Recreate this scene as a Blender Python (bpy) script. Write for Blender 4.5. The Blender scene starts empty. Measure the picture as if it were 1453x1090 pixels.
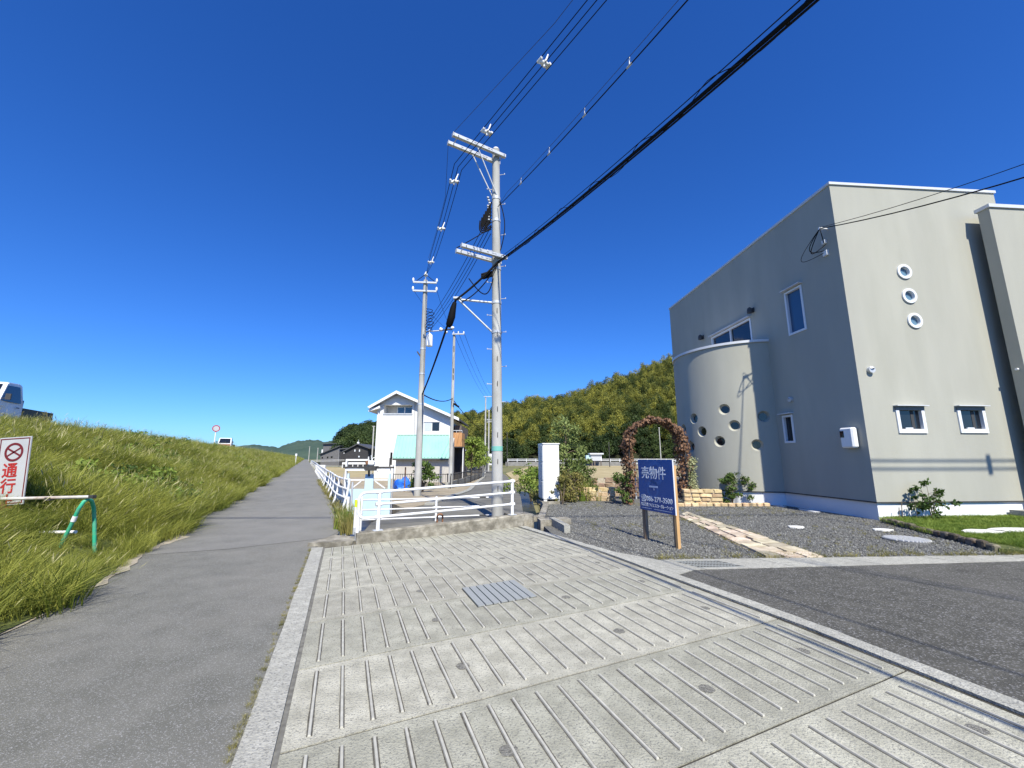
import bpy, bmesh, math, random
import numpy as np
from mathutils import Vector, Matrix

random.seed(7)
RNG = np.random.default_rng(11)
SC = bpy.context.scene
COL = SC.collection

# ------------------------------------------------------------------ camera
F_PX, CX, CY = 586.0, 726.5, 545.0            # photograph 1453 x 1090
PITCH = math.atan(105.0 / F_PX)
EYE = 1.4
CT, ST = math.cos(PITCH), math.sin(PITCH)
cam = bpy.data.cameras.new('camera')
cam.sensor_width = 36.0
cam.lens = F_PX / 1453.0 * 36.0
cam.clip_start = 0.05
cam.clip_end = 8000.0
cam_o = bpy.data.objects.new('camera', cam)
cam_o.location = (0, 0, EYE)
cam_o.rotation_euler = (math.pi / 2 + PITCH, 0, 0)
COL.objects.link(cam_o)
SC.camera = cam_o

# ------------------------------------------------------------------ sky, sun, exposure
SUN_AZ = math.radians(14.3)                    # to the right of straight behind the camera
SUN_EL = math.radians(49.0)
to_sun = Vector((math.sin(SUN_AZ) * math.cos(SUN_EL), -math.cos(SUN_AZ) * math.cos(SUN_EL), math.sin(SUN_EL)))
W = bpy.data.worlds.new('World')
SC.world = W
W.use_nodes = True
wt = W.node_tree
wt.nodes.clear()
wo = wt.nodes.new('ShaderNodeOutputWorld')
wb = wt.nodes.new('ShaderNodeBackground')
sky = wt.nodes.new('ShaderNodeTexSky')
sky.sky_type = 'NISHITA'
sky.sun_disc = False
sky.sun_elevation = SUN_EL
sky.sun_rotation = math.pi - SUN_AZ            # compass turn of the sun, clockwise from +Y
sky.altitude = 0
sky.air_density = 1.0
sky.dust_density = 0.25
sky.ozone_density = 3.0
hs = wt.nodes.new('ShaderNodeHueSaturation')
hs.inputs['Saturation'].default_value = 1.22
wt.links.new(sky.outputs[0], hs.inputs['Color'])
tint = wt.nodes.new('ShaderNodeMix')
tint.data_type = 'RGBA'
tint.blend_type = 'MULTIPLY'
tint.inputs[0].default_value = 1.0
tint.inputs[7].default_value = (0.475, 0.85, 1.48, 1)   # the deep azure of this day, the same all over the sky
wt.links.new(hs.outputs[0], tint.inputs[6])
wt.links.new(tint.outputs[2], wb.inputs[0])
wb.inputs[1].default_value = 0.09
wt.links.new(wb.outputs[0], wo.inputs[0])
sun = bpy.data.lights.new('sun', 'SUN')
sun.energy = 5.0
sun.angle = math.radians(0.53)
sun.color = (1.0, 0.95, 0.82)
sun_o = bpy.data.objects.new('sun', sun)
sun_o.rotation_euler = to_sun.to_track_quat('Z', 'Y').to_euler()
sun_o.location = to_sun * 60
COL.objects.link(sun_o)
SC.view_settings.view_transform = 'Standard'
SC.view_settings.look = 'None'
SC.view_settings.exposure = 0.45
SC.view_settings.gamma = 1.0
SC.view_settings.use_curve_mapping = False
SC.cycles.use_denoising = True
SC.cycles.max_bounces = 6
SC.cycles.diffuse_bounces = 2
SC.cycles.transparent_max_bounces = 4
SC.cycles.caustics_reflective = False
SC.cycles.caustics_refractive = False

# ------------------------------------------------------------------ pixel helpers (a pixel gives a direction, the ground or a wall the distance)
def ray(x, y):
    u = (x - CX) / F_PX
    v = (CY - y) / F_PX
    return Vector((u, CT - ST * v, ST + CT * v))
def G(x, y, z=0.0):
    r = ray(x, y)
    t = (z - EYE) / r.z
    return Vector((r.x * t, r.y * t, z))
def atY(x, y, Y):
    r = ray(x, y)
    t = Y / r.y
    return Vector((r.x * t, Y, EYE + r.z * t))
def atT(x, y, t):
    r = ray(x, y)
    return Vector((r.x * t, r.y * t, EYE + r.z * t))
def xy(p):
    return (p[0], p[1])

# ------------------------------------------------------------------ materials
MATS = {}
def nodes_of(m):
    m.use_nodes = True
    nt = m.node_tree
    b = nt.nodes['Principled BSDF']
    return nt, b
def mat(name, c1, c2=None, scale=4.0, rough=0.75, bump=0.0, bscale=None, detail=6.0, metal=0.0, c3=None, s3=0.6, f3=0.5,
        speck=None, sscale=120.0, sth=0.62, rnd=0.0, spec=0.35, contrast=(0.35, 0.65), trans=0.0, wave=None, stretch=None, smallbump=0.0):
    """c1/c2 mixed by noise; c3 large stains; speck fine specks; rnd per-object brightness change"""
    if name in MATS:
        return MATS[name]
    m = bpy.data.materials.new(name)
    MATS[name] = m
    nt, b = nodes_of(m)
    N, Lk = nt.nodes, nt.links
    geo = N.new('ShaderNodeNewGeometry')
    pos = geo.outputs['Position']
    if stretch:
        mp = N.new('ShaderNodeMapping')
        mp.inputs['Scale'].default_value = stretch
        Lk.new(pos, mp.inputs['Vector'])
        pos = mp.outputs[0]
    col = None
    def noise(s, d, r=0.55):
        n = N.new('ShaderNodeTexNoise')
        n.inputs['Scale'].default_value = s
        n.inputs['Detail'].default_value = d
        n.inputs['Roughness'].default_value = r
        Lk.new(pos, n.inputs['Vector'])
        return n.outputs[0]
    def ramp(sock, a, bb):
        mr = N.new('ShaderNodeMapRange')
        mr.inputs['From Min'].default_value = a
        mr.inputs['From Max'].default_value = bb
        Lk.new(sock, mr.inputs['Value'])
        return mr.outputs[0]
    def mix(fac, a, bb, facval=None, typ='MIX'):
        mx = N.new('ShaderNodeMix')
        mx.data_type = 'RGBA'
        mx.blend_type = typ
        if fac is not None:
            Lk.new(fac, mx.inputs[0])
        else:
            mx.inputs[0].default_value = facval
        for s, v in ((6, a), (7, bb)):
            if isinstance(v, tuple):
                mx.inputs[s].default_value = (*v, 1) if len(v) == 3 else v
            else:
                Lk.new(v, mx.inputs[s])
        return mx.outputs[2]
    if c2 is None:
        col = N.new('ShaderNodeRGB')
        col.outputs[0].default_value = (*c1, 1)
        col = col.outputs[0]
    else:
        col = mix(ramp(noise(scale, detail), *contrast), c1, c2)
    if c3 is not None:
        mul = N.new('ShaderNodeMath')
        mul.operation = 'MULTIPLY'
        Lk.new(ramp(noise(s3, 5.0), 0.45, 0.7), mul.inputs[0])
        mul.inputs[1].default_value = f3
        col = mix(mul.outputs[0], col, c3)
    if speck is not None:
        v = N.new('ShaderNodeTexVoronoi')
        v.inputs['Scale'].default_value = sscale
        Lk.new(pos, v.inputs['Vector'])
        sep = N.new('ShaderNodeSeparateColor')
        Lk.new(v.outputs['Color'], sep.inputs[0])
        col = mix(ramp(sep.outputs[0], sth, sth + 0.25), col, speck)
    if rnd:
        oi = N.new('ShaderNodeObjectInfo')
        mr = N.new('ShaderNodeMapRange')
        mr.inputs['To Min'].default_value = 1 - rnd
        mr.inputs['To Max'].default_value = 1 + rnd
        Lk.new(oi.outputs['Random'], mr.inputs['Value'])
        hv = N.new('ShaderNodeHueSaturation')
        Lk.new(mr.outputs[0], hv.inputs['Value'])
        mh = N.new('ShaderNodeMapRange')
        mh.inputs['To Min'].default_value = 0.5 - rnd * 0.07
        mh.inputs['To Max'].default_value = 0.5 + rnd * 0.07
        mm = N.new('ShaderNodeMath')
        mm.operation = 'FRACT'
        mu = N.new('ShaderNodeMath')
        mu.operation = 'MULTIPLY'
        mu.inputs[1].default_value = 7.31
        Lk.new(oi.outputs['Random'], mu.inputs[0])
        Lk.new(mu.outputs[0], mm.inputs[0])
        Lk.new(mm.outputs[0], mh.inputs['Value'])
        Lk.new(mh.outputs[0], hv.inputs['Hue'])
        Lk.new(col, hv.inputs['Color'])
        col = hv.outputs[0]
    Lk.new(col, b.inputs['Base Color'])
    b.inputs['Roughness'].default_value = rough
    b.inputs['Metallic'].default_value = metal
    b.inputs['Specular IOR Level'].default_value = spec
    if bump:
        bp = N.new('ShaderNodeBump')
        bp.inputs['Strength'].default_value = bump
        bp.inputs['Distance'].default_value = 0.02
        Lk.new(noise(bscale or scale * 6, 4.0), bp.inputs['Height'])
        Lk.new(bp.outputs[0], b.inputs['Normal'])
    return m
def leaf_mat(name, c1, c2, scale=0.6, rnd=0.25, trans=0.35, pos_mix=0.5):
    """foliage: colour drifts over the plant and from instance to instance, some light passes through"""
    if name in MATS:
        return MATS[name]
    m = bpy.data.materials.new(name)
    MATS[name] = m
    nt, b = nodes_of(m)
    N, Lk = nt.nodes, nt.links
    geo = N.new('ShaderNodeNewGeometry')
    oi = N.new('ShaderNodeObjectInfo')
    n = N.new('ShaderNodeTexNoise')
    n.inputs['Scale'].default_value = scale
    n.inputs['Detail'].default_value = 4
    Lk.new(geo.outputs['Position'], n.inputs['Vector'])
    ad = N.new('ShaderNodeMath')
    ad.operation = 'MULTIPLY_ADD'
    Lk.new(oi.outputs['Random'], ad.inputs[0])
    ad.inputs[1].default_value = rnd * 1.6
    ad2 = N.new('ShaderNodeMath')
    ad2.operation = 'ADD'
    Lk.new(n.outputs[0], ad2.inputs[0])
    ad2.inputs[1].default_value = -rnd * 0.8
    Lk.new(ad2.outputs[0], ad.inputs[2])
    mr = N.new('ShaderNodeMapRange')
    mr.inputs['From Min'].default_value = 0.28
    mr.inputs['From Max'].default_value = 0.72
    Lk.new(ad.outputs[0], mr.inputs['Value'])
    mx = N.new('ShaderNodeMix')
    mx.data_type = 'RGBA'
    mx.inputs[6].default_value = (*c1, 1)
    mx.inputs[7].default_value = (*c2, 1)
    Lk.new(mr.outputs[0], mx.inputs[0])
    Lk.new(mx.outputs[2], b.inputs['Base Color'])
    b.inputs['Roughness'].default_value = 0.6
    b.inputs['Specular IOR Level'].default_value = 0.25
    if trans:
        tr = N.new('ShaderNodeBsdfTranslucent')
        Lk.new(mx.outputs[2], tr.inputs[0])
        ms = N.new('ShaderNodeMixShader')
        ms.inputs[0].default_value = trans
        Lk.new(b.outputs[0], ms.inputs[1])
        Lk.new(tr.outputs[0], ms.inputs[2])
        out = [x for x in N if x.type == 'OUTPUT_MATERIAL'][0]
        Lk.new(ms.outputs[0], out.inputs[0])
    return m

M = {}
M['asphalt'] = mat('pale worn asphalt', (0.138, 0.136, 0.114), (0.186, 0.182, 0.155), 3.0, 0.9, 0.55, 160, c3=(0.225, 0.213, 0.182), s3=0.5, f3=0.7, speck=(0.34, 0.335, 0.32), sscale=190, sth=0.76)
M['asphalt_dark'] = mat('dark coarse asphalt', (0.07, 0.068, 0.057), (0.104, 0.1, 0.084), 5.0, 0.9, 0.7, 140, c3=(0.135, 0.13, 0.112), s3=0.7, f3=0.6, speck=(0.27, 0.265, 0.255), sscale=95, sth=0.76)
M['asphalt_far'] = mat('grey village asphalt', (0.12, 0.116, 0.1), (0.165, 0.16, 0.14), 2.0, 0.9, 0.3, 90, c3=(0.21, 0.2, 0.17), s3=0.6, f3=0.6)
M['concrete'] = mat('weathered slab concrete', (0.32, 0.31, 0.245), (0.46, 0.446, 0.36), 6.0, 0.85, 0.5, 70, c3=(0.24, 0.232, 0.185), s3=1.7, f3=0.55, speck=(0.19, 0.185, 0.16), sscale=150, sth=0.76, rnd=0.1)
M['kerb'] = mat('rough kerb concrete', (0.34, 0.333, 0.285), (0.47, 0.46, 0.4), 14.0, 0.9, 0.6, 60, c3=(0.29, 0.285, 0.25), s3=1.2, f3=0.6, speck=(0.23, 0.225, 0.2), sscale=110, sth=0.7, rnd=0.05)
M['old_concrete'] = mat('stained old concrete', (0.22, 0.2, 0.155), (0.42, 0.39, 0.32), 9.0, 0.9, 0.6, 40, c3=(0.1, 0.09, 0.068), s3=3.2, f3=0.85)
M['moss'] = mat('mossy joint dirt', (0.05, 0.048, 0.03), (0.1, 0.1, 0.045), 9.0, 0.95, 0.5, 60)
M['joint'] = mat('dark joint dirt', (0.035, 0.032, 0.026), (0.07, 0.066, 0.055), 9.0, 0.95)
M['gravel_bed'] = mat('gravel bed', (0.08, 0.08, 0.075), (0.165, 0.164, 0.152), 28.0, 0.95, 1.0, 60, c3=(0.15, 0.14, 0.11), s3=0.7, f3=0.5, speck=(0.24, 0.24, 0.23), sscale=55, sth=0.72)
M['pebble'] = mat('blue grey crushed stone', (0.1, 0.101, 0.094), (0.23, 0.228, 0.21), 30.0, 0.85, rnd=0.5)
M['soil'] = mat('dry tan soil', (0.3, 0.25, 0.17), (0.4, 0.34, 0.24), 2.0, 0.95, 0.5, 20, c3=(0.2, 0.17, 0.11), s3=0.8, f3=0.5)
M['field'] = mat('dry stubble field', (0.36, 0.29, 0.15), (0.45, 0.37, 0.2), 0.6, 0.95, 0.3, 6, c3=(0.26, 0.24, 0.11), s3=0.05, f3=0.6)
M['ground'] = mat('valley floor', (0.13, 0.14, 0.055), (0.24, 0.21, 0.1), 0.08, 0.95, 0.3, 3, c3=(0.09, 0.11, 0.04), s3=0.01, f3=0.6)
M['slope_soil'] = mat('grassy slope soil', (0.06, 0.075, 0.02), (0.12, 0.14, 0.04), 3.0, 0.95, 0.6, 20)
M['canal'] = mat('canal bed', (0.035, 0.036, 0.032), (0.07, 0.068, 0.055), 3.0, 0.35)
M['stucco'] = mat('grey green stucco', stretch=(1, 1, 0.22), c1=(0.385, 0.381, 0.321), c2=(0.43, 0.425, 0.361), scale=1.6, rough=0.9, bump=0.35, bscale=170, c3=(0.368, 0.364, 0.32), s3=0.5, f3=0.6)
M['base_white'] = mat('white foundation render', (0.78, 0.79, 0.8), (0.84, 0.84, 0.84), 2.0, 0.8, 0.1, 60)
M['trim_metal'] = mat('pale metal coping', (0.58, 0.6, 0.63), (0.66, 0.68, 0.7), 2.0, 0.4)
M['white_frame'] = mat('white window frame', (0.74, 0.76, 0.78), None, rough=0.4)
M['white_paint'] = mat('white pipe paint', (0.78, 0.79, 0.79), (0.86, 0.86, 0.86), 6.0, 0.45, c3=(0.6, 0.57, 0.5), s3=2.5, f3=0.35)
M['pole_conc'] = mat('pole concrete', (0.42, 0.415, 0.385), (0.52, 0.515, 0.48), 5.0, 0.8, 0.15, 60, c3=(0.28, 0.27, 0.24), s3=1.6, f3=0.75, stretch=(1, 1, 0.35))
M['galv'] = mat('galvanised steel', (0.5, 0.52, 0.54), (0.6, 0.62, 0.63), 8.0, 0.5, metal=0.25)
M['black_rubber'] = mat('black cable sheath', (0.006, 0.006, 0.007), None, rough=0.7, spec=0.15)
M['dark_metal'] = mat('dark iron', (0.05, 0.048, 0.047), (0.075, 0.07, 0.065), 12.0, 0.55)
M['rust'] = mat('rusty iron', (0.16, 0.075, 0.04), (0.26, 0.13, 0.07), 20.0, 0.85)
M['white_plastic'] = mat('white insulator plastic', (0.82, 0.82, 0.8), None, rough=0.35)
M['grate'] = mat('galvanised grating', (0.22, 0.23, 0.22), (0.36, 0.375, 0.36), 220.0, 0.6)
M['drain_shade'] = mat('painted drain shade', (0.02, 0.02, 0.02), None, rough=0.9)  # near-black for plates under gratings, shade of the open drain painted
M['blue_board'] = mat('blue sign board', (0.010, 0.062, 0.27), (0.012, 0.068, 0.29), 2.0, 0.35)
M['blue_board_pale'] = mat('paler blue emblem print', (0.018, 0.085, 0.32), None, rough=0.35)
M['letter_white'] = mat('white lettering', (0.78, 0.82, 0.86), None, rough=0.5)
M['letter_pale'] = mat('pale blue lettering', (0.42, 0.5, 0.68), None, rough=0.5)
M['timber_raw'] = mat('raw timber post', (0.52, 0.3, 0.12), (0.62, 0.39, 0.18), 3.0, 0.8, stretch=(30, 30, 2))
M['timber_grey'] = mat('weathered timber post', (0.2, 0.14, 0.09), (0.3, 0.22, 0.15), 3.0, 0.85, stretch=(30, 30, 2))
M['red_print'] = mat('red sign print', (0.42, 0.03, 0.03), None, rough=0.5)
M['dark_red'] = mat('dark red sign border', (0.16, 0.02, 0.03), None, rough=0.5)
M['sign_white'] = mat('dull white sign face', (0.44, 0.455, 0.47), (0.54, 0.55, 0.56), 3.0, 0.4, c3=(0.42, 0.43, 0.45), s3=3.0, f3=0.4)
M['green_paint'] = mat('green barricade paint', (0.03, 0.36, 0.2), (0.05, 0.46, 0.27), 9.0, 0.5, c3=(0.3, 0.42, 0.3), s3=6.0, f3=0.5)
M['gate_blue'] = mat('pale blue gate paint', (0.5, 0.68, 0.78), (0.58, 0.74, 0.82), 3.0, 0.5)
M['yellow_tape'] = mat('yellow reflective tape', (0.62, 0.7, 0.04), None, rough=0.35)
M['house_white'] = mat('white render wall', (0.74, 0.74, 0.72), (0.8, 0.8, 0.78), 0.8, 0.85, c3=(0.62, 0.61, 0.58), s3=0.5, f3=0.5)
M['eave_white'] = mat('white eave board', (0.8, 0.8, 0.8), None, rough=0.6)
M['soffit'] = mat('grey soffit', (0.3, 0.3, 0.3), None, rough=0.8)
M['roof_green'] = mat('pale green sheet metal', (0.27, 0.52, 0.42), (0.31, 0.56, 0.46), 0.8, 0.45)
M['shed_wall'] = mat('beige shed siding', (0.47, 0.44, 0.39), (0.52, 0.49, 0.44), 1.0, 0.8)
M['wood_orange'] = mat('orange timber cladding', (0.5, 0.25, 0.1), (0.6, 0.32, 0.14), 2.0, 0.7, stretch=(6, 6, 0.6))
M['roof_dark'] = mat('dark roof tile', (0.06, 0.062, 0.066), (0.09, 0.092, 0.096), 3.0, 0.6)
M['dark_clad'] = mat('black house cladding', (0.035, 0.033, 0.034), (0.05, 0.047, 0.047), 2.0, 0.7)
M['grey_clad'] = mat('grey house cladding', (0.13, 0.125, 0.125), (0.16, 0.155, 0.155), 2.0, 0.8)
M['grey_wall'] = mat('brown grey siding', (0.12, 0.1, 0.085), (0.16, 0.135, 0.115), 3.0, 0.8)
M['tarp'] = mat('blue tarpaulin', (0.02, 0.12, 0.6), (0.03, 0.18, 0.7), 3.0, 0.4)
M['cabinet'] = mat('white enamel cabinet', (0.8, 0.79, 0.74), (0.84, 0.83, 0.79), 2.0, 0.4)
M['cabinet_shaded'] = mat('shaded cabinet door', (0.5, 0.53, 0.55), (0.56, 0.58, 0.6), 2.0, 0.45)  # greyer than the body: shade of the left side put into the colour
M['stone_y'] = mat('honey sandstone', (0.5, 0.36, 0.19), (0.66, 0.52, 0.32), 9.0, 0.9, 0.6, 40, rnd=0.22)
M['stone_r'] = mat('reddish sandstone', (0.27, 0.16, 0.11), (0.42, 0.3, 0.22), 9.0, 0.9, 0.6, 40, rnd=0.4)
M['mortar'] = mat('pale mortar', (0.42, 0.36, 0.27), (0.52, 0.46, 0.36), 12.0, 0.95)
M['flag'] = mat('sandstone flag', (0.42, 0.34, 0.24), (0.62, 0.54, 0.41), 6.0, 0.9, 0.5, 30, rnd=0.32)
M['flag_white'] = mat('pale stepping stone', (0.68, 0.67, 0.62), (0.76, 0.75, 0.71), 6.0, 0.9)
M['edging'] = mat('dark lawn edging stone', (0.07, 0.055, 0.04), (0.19, 0.165, 0.12), 10.0, 0.95, 0.6, 30, rnd=0.3)
M['brown_leaf'] = leaf_mat('withered brown leaf', (0.07, 0.036, 0.022), (0.28, 0.16, 0.095), 6.0, 0.2, 0.15)
M['cream_leaf'] = leaf_mat('variegated cream ivy', (0.3, 0.33, 0.14), (0.62, 0.6, 0.38), 9.0, 0.2, 0.2)
M['grass'] = leaf_mat('long levee grass', (0.135, 0.17, 0.022), (0.44, 0.45, 0.095), 0.9, 0.32, 0.42)
M['grass_head'] = leaf_mat('pale grass seed head', (0.36, 0.34, 0.14), (0.5, 0.46, 0.24), 3.0, 0.2, 0.2)
M['lawn'] = leaf_mat('short lawn grass', (0.12, 0.2, 0.025), (0.27, 0.34, 0.06), 2.2, 0.25, 0.3)
M['weed'] = leaf_mat('roadside weed', (0.13, 0.13, 0.03), (0.32, 0.28, 0.09), 3.0, 0.3, 0.2)
M['leaf_mid'] = leaf_mat('garden leaf green', (0.05, 0.095, 0.02), (0.15, 0.22, 0.05), 2.5, 0.2, 0.25)
M['leaf_light'] = leaf_mat('pale young leaf', (0.09, 0.135, 0.035), (0.3, 0.36, 0.12), 3.5, 0.2, 0.35)
M['leaf_bright'] = leaf_mat('bright yellow green leaf', (0.12, 0.2, 0.03), (0.28, 0.36, 0.07), 2.5, 0.2, 0.3)
M['leaf_dark'] = leaf_mat('dark evergreen leaf', (0.022, 0.042, 0.012), (0.07, 0.1, 0.025), 0.05, 0.35, 0.12)
M['bamboo'] = leaf_mat('bamboo leaf', (0.045, 0.066, 0.012), (0.26, 0.25, 0.04), 0.035, 0.45, 0.12)
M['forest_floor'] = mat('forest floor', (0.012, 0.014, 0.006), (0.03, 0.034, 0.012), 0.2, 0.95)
M['far_hill'] = mat('far wooded hill', (0.03, 0.06, 0.04), (0.06, 0.095, 0.06), 0.02, 0.95, c3=(0.07, 0.1, 0.06), s3=0.006, f3=0.6, detail=10)
M['bark'] = mat('grey brown bark', (0.12, 0.09, 0.06), (0.2, 0.16, 0.115), 20.0, 0.9, 0.4, 60)
M['truck_white'] = mat('white truck paint', (0.78, 0.79, 0.8), (0.82, 0.82, 0.82), 1.0, 0.3, spec=0.5)
M['truck_red'] = mat('dull red truck paint', (0.4, 0.12, 0.08), (0.5, 0.17, 0.12), 1.0, 0.4)
M['truck_bed'] = mat('dark green truck bed', (0.02, 0.035, 0.035), (0.03, 0.05, 0.05), 2.0, 0.5)
M['tyre'] = mat('tyre rubber', (0.02, 0.02, 0.02), None, rough=0.85)
M['lamp_amber'] = mat('amber lens', (0.8, 0.3, 0.02), None, rough=0.25)
M['lamp_clear'] = mat('headlamp lens', (0.75, 0.78, 0.8), None, rough=0.15)
def glass(name, c, rough=0.05):
    m = bpy.data.materials.new(name)
    nt, b = nodes_of(m)
    b.inputs['Base Color'].default_value = (*c, 1)
    b.inputs['Roughness'].default_value = rough
    b.inputs['Specular IOR Level'].default_value = 0.7
    b.inputs['Coat Weight'].default_value = 0.0
    return m
M['glass'] = glass('dark window glass', (0.012, 0.015, 0.02))
M['glass_blue'] = glass('sky blue window glass', (0.04, 0.09, 0.17), 0.12)
M['glass_pale'] = glass('curtained pale glass', (0.55, 0.6, 0.66), 0.2)
M['glass_porthole'] = glass('frosted porthole glass', (0.12, 0.22, 0.3), 0.3)

# ------------------------------------------------------------------ object helpers
ORG = {}
def link(o, parent=None):
    COL.objects.link(o)
    if parent is not None:
        o.parent = parent
    return o
def org(o):
    return ORG.get(o.name, Vector((0, 0, 0)))
def thing(name, label, cat, loc=(0, 0, 0), group=None):
    o = bpy.data.objects.new(name, None)
    o.empty_display_size = 0.2
    o.location = loc
    o['label'] = label
    o['category'] = cat
    if group:
        o['group'] = group
    COL.objects.link(o)
    ORG[o.name] = Vector(loc)
    return o
def tag(o, label, cat, group=None):
    o['label'] = label
    o['category'] = cat
    if group:
        o['group'] = group
    return o
def put(name, me, parent=None, loc=(0, 0, 0), rot=None, kind=None, scale=None):
    """object from mesh data at a WORLD place; parents carry no rotation"""
    o = bpy.data.objects.new(name, me)
    link(o, parent)
    base = org(parent) if parent is not None else Vector((0, 0, 0))
    o.location = Vector(loc) - base
    ORG[o.name] = Vector(loc)
    if rot is not None:
        o.rotation_euler = rot
    if scale is not None:
        o.scale = scale
    if kind:
        o['kind'] = kind
    return o

class MB:
    """collects shapes in world coordinates and links them as one mesh"""
    def __init__(s):
        s.v, s.f, s.sm = [], [], []
    def add(s, vs, fs, smooth=False):
        n = len(s.v)
        s.v += [tuple(p) for p in vs]
        s.f += [tuple(i + n for i in f) for f in fs]
        s.sm += [smooth] * len(fs)
        return s
    def box(s, c, size, rz=0.0, R=None):
        c = Vector(c)
        hx, hy, hz = size[0] / 2, size[1] / 2, size[2] / 2
        R = R or Matrix.Rotation(rz, 3, 'Z')
        vs = [c + R @ Vector((x, y, z)) for z in (-hz, hz) for x, y in ((-hx, -hy), (hx, -hy), (hx, hy), (-hx, hy))]
        return s.add(vs, [(3, 2, 1, 0), (4, 5, 6, 7), (0, 1, 5, 4), (1, 2, 6, 5), (2, 3, 7, 6), (3, 0, 4, 7)])
    def bbox(s, c, size, b=0.01, rz=0.0, R=None):
        """box with chamfered edges"""
        c = Vector(c)
        R = R or Matrix.Rotation(rz, 3, 'Z')
        bm = bmesh.new()
        bmesh.ops.create_cube(bm, size=1.0)
        for v in bm.verts:
            v.co = Vector((v.co.x * size[0], v.co.y * size[1], v.co.z * size[2]))
        bmesh.ops.bevel(bm, geom=list(bm.edges), offset=b, segments=1, affect='EDGES')
        bm.verts.index_update()
        s.add([c + R @ v.co for v in bm.verts], [[v.index for v in f.verts] for f in bm.faces])
        bm.free()
        return s
    def prism(s, poly, z0, z1):
        """polygon (x, y[, z]) extruded from z0 to z1; counter-clockwise or not"""
        p = [(q[0], q[1]) for q in poly]
        a = sum(p[i][0] * p[(i + 1) % len(p)][1] - p[(i + 1) % len(p)][0] * p[i][1] for i in range(len(p)))
        if a < 0:
            p = p[::-1]
        n = len(p)
        vs = [(x, y, z0) for x, y in p] + [(x, y, z1) for x, y in p]
        fs = [tuple(range(n))[::-1], tuple(range(n, 2 * n))] + [(i, (i + 1) % n, n + (i + 1) % n, n + i) for i in range(n)]
        return s.add(vs, fs)
    def tube(s, pts, r, n=8, caps=True, r1=None, smooth=True):
        pts = [Vector(p) for p in pts]
        rs = r if isinstance(r, (list, tuple)) else [r + ((r1 if r1 is not None else r) - r) * i / (len(pts) - 1) for i in range(len(pts))]
        vs, fs = [], []
        up = None
        for i, p in enumerate(pts):
            if i == 0:
                t = pts[1] - p
            elif i == len(pts) - 1:
                t = p - pts[i - 1]
            else:
                t = (pts[i + 1] - p).normalized() + (p - pts[i - 1]).normalized()
            t.normalize()
            if up is None:
                up = Vector((0, 0, 1)) if abs(t.z) < 0.9 else Vector((1, 0, 0))
            x = t.cross(up)
            x.normalize()
            y = x.cross(t)
            up = y
            for k in range(n):
                a = 2 * math.pi * k / n
                vs.append(p + (x * math.cos(a) + y * math.sin(a)) * rs[i])
        for i in range(len(pts) - 1):
            for k in range(n):
                k2 = (k + 1) % n
                fs.append((i * n + k, i * n + k2, (i + 1) * n + k2, (i + 1) * n + k))
        nb = len(s.f)
        s.add(vs, fs, smooth)
        if caps:
            s.add([vs[k] for k in range(n)], [tuple(range(n))[::-1]])
            s.add([vs[(len(pts) - 1) * n + k] for k in range(n)], [tuple(range(n))])
        return s
    def beam(s, a, b, w, h):
        """rectangular bar from a to b, w sideways, h upward"""
        a, b = Vector(a), Vector(b)
        t = (b - a).normalized()
        side = t.cross(Vector((0, 0, 1)))
        if side.length < 1e-4:
            side = Vector((1, 0, 0))
        side.normalize()
        up = side.cross(t)
        vs = []
        for p in (a, b):
            for i, j in ((-1, -1), (1, -1), (1, 1), (-1, 1)):
                vs.append(p + side * (i * w / 2) + up * (j * h / 2))
        return s.add(vs, [(3, 2, 1, 0), (4, 5, 6, 7), (0, 1, 5, 4), (1, 2, 6, 5), (2, 3, 7, 6), (3, 0, 4, 7)])
    def quad(s, a, b, c, d):
        return s.add([a, b, c, d], [(0, 1, 2, 3)])
    def mesh(s, name, m, at=(0, 0, 0)):
        at = Vector(at)
        me = bpy.data.meshes.new(name)
        me.from_pydata([(p[0] - at.x, p[1] - at.y, p[2] - at.z) for p in s.v], [], s.f)
        me.polygons.foreach_set('use_smooth', s.sm)
        me.materials.append(m)
        me.update()
        return me
    def build(s, name, m, parent=None, at=None, kind=None):
        if at is None:
            if parent is not None:
                at = org(parent)
            else:
                xs = np.array(s.v)
                at = Vector(((xs[:, 0].min() + xs[:, 0].max()) / 2, (xs[:, 1].min() + xs[:, 1].max()) / 2, xs[:, 2].min()))
        return put(name, s.mesh(name, m, at), parent, at, kind=kind)

def fan_mesh(name, verts, faces, m, at=(0, 0, 0)):
    me = bpy.data.meshes.new(name)
    me.from_pydata([tuple(v) for v in verts], [], faces)
    me.materials.append(m)
    return me

def clip_poly(poly, a, b):
    """keep what lies left of the line a -> b"""
    out = []
    f = lambda p: (b[0] - a[0]) * (p[1] - a[1]) - (b[1] - a[1]) * (p[0] - a[0])
    n = len(poly)
    for i in range(n):
        p, q = poly[i], poly[(i + 1) % n]
        fp, fq = f(p), f(q)
        if fp >= 0:
            out.append(p)
        if (fp >= 0) != (fq >= 0):
            t = fp / (fp - fq)
            out.append((p[0] + (q[0] - p[0]) * t, p[1] + (q[1] - p[1]) * t))
    return out

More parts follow.
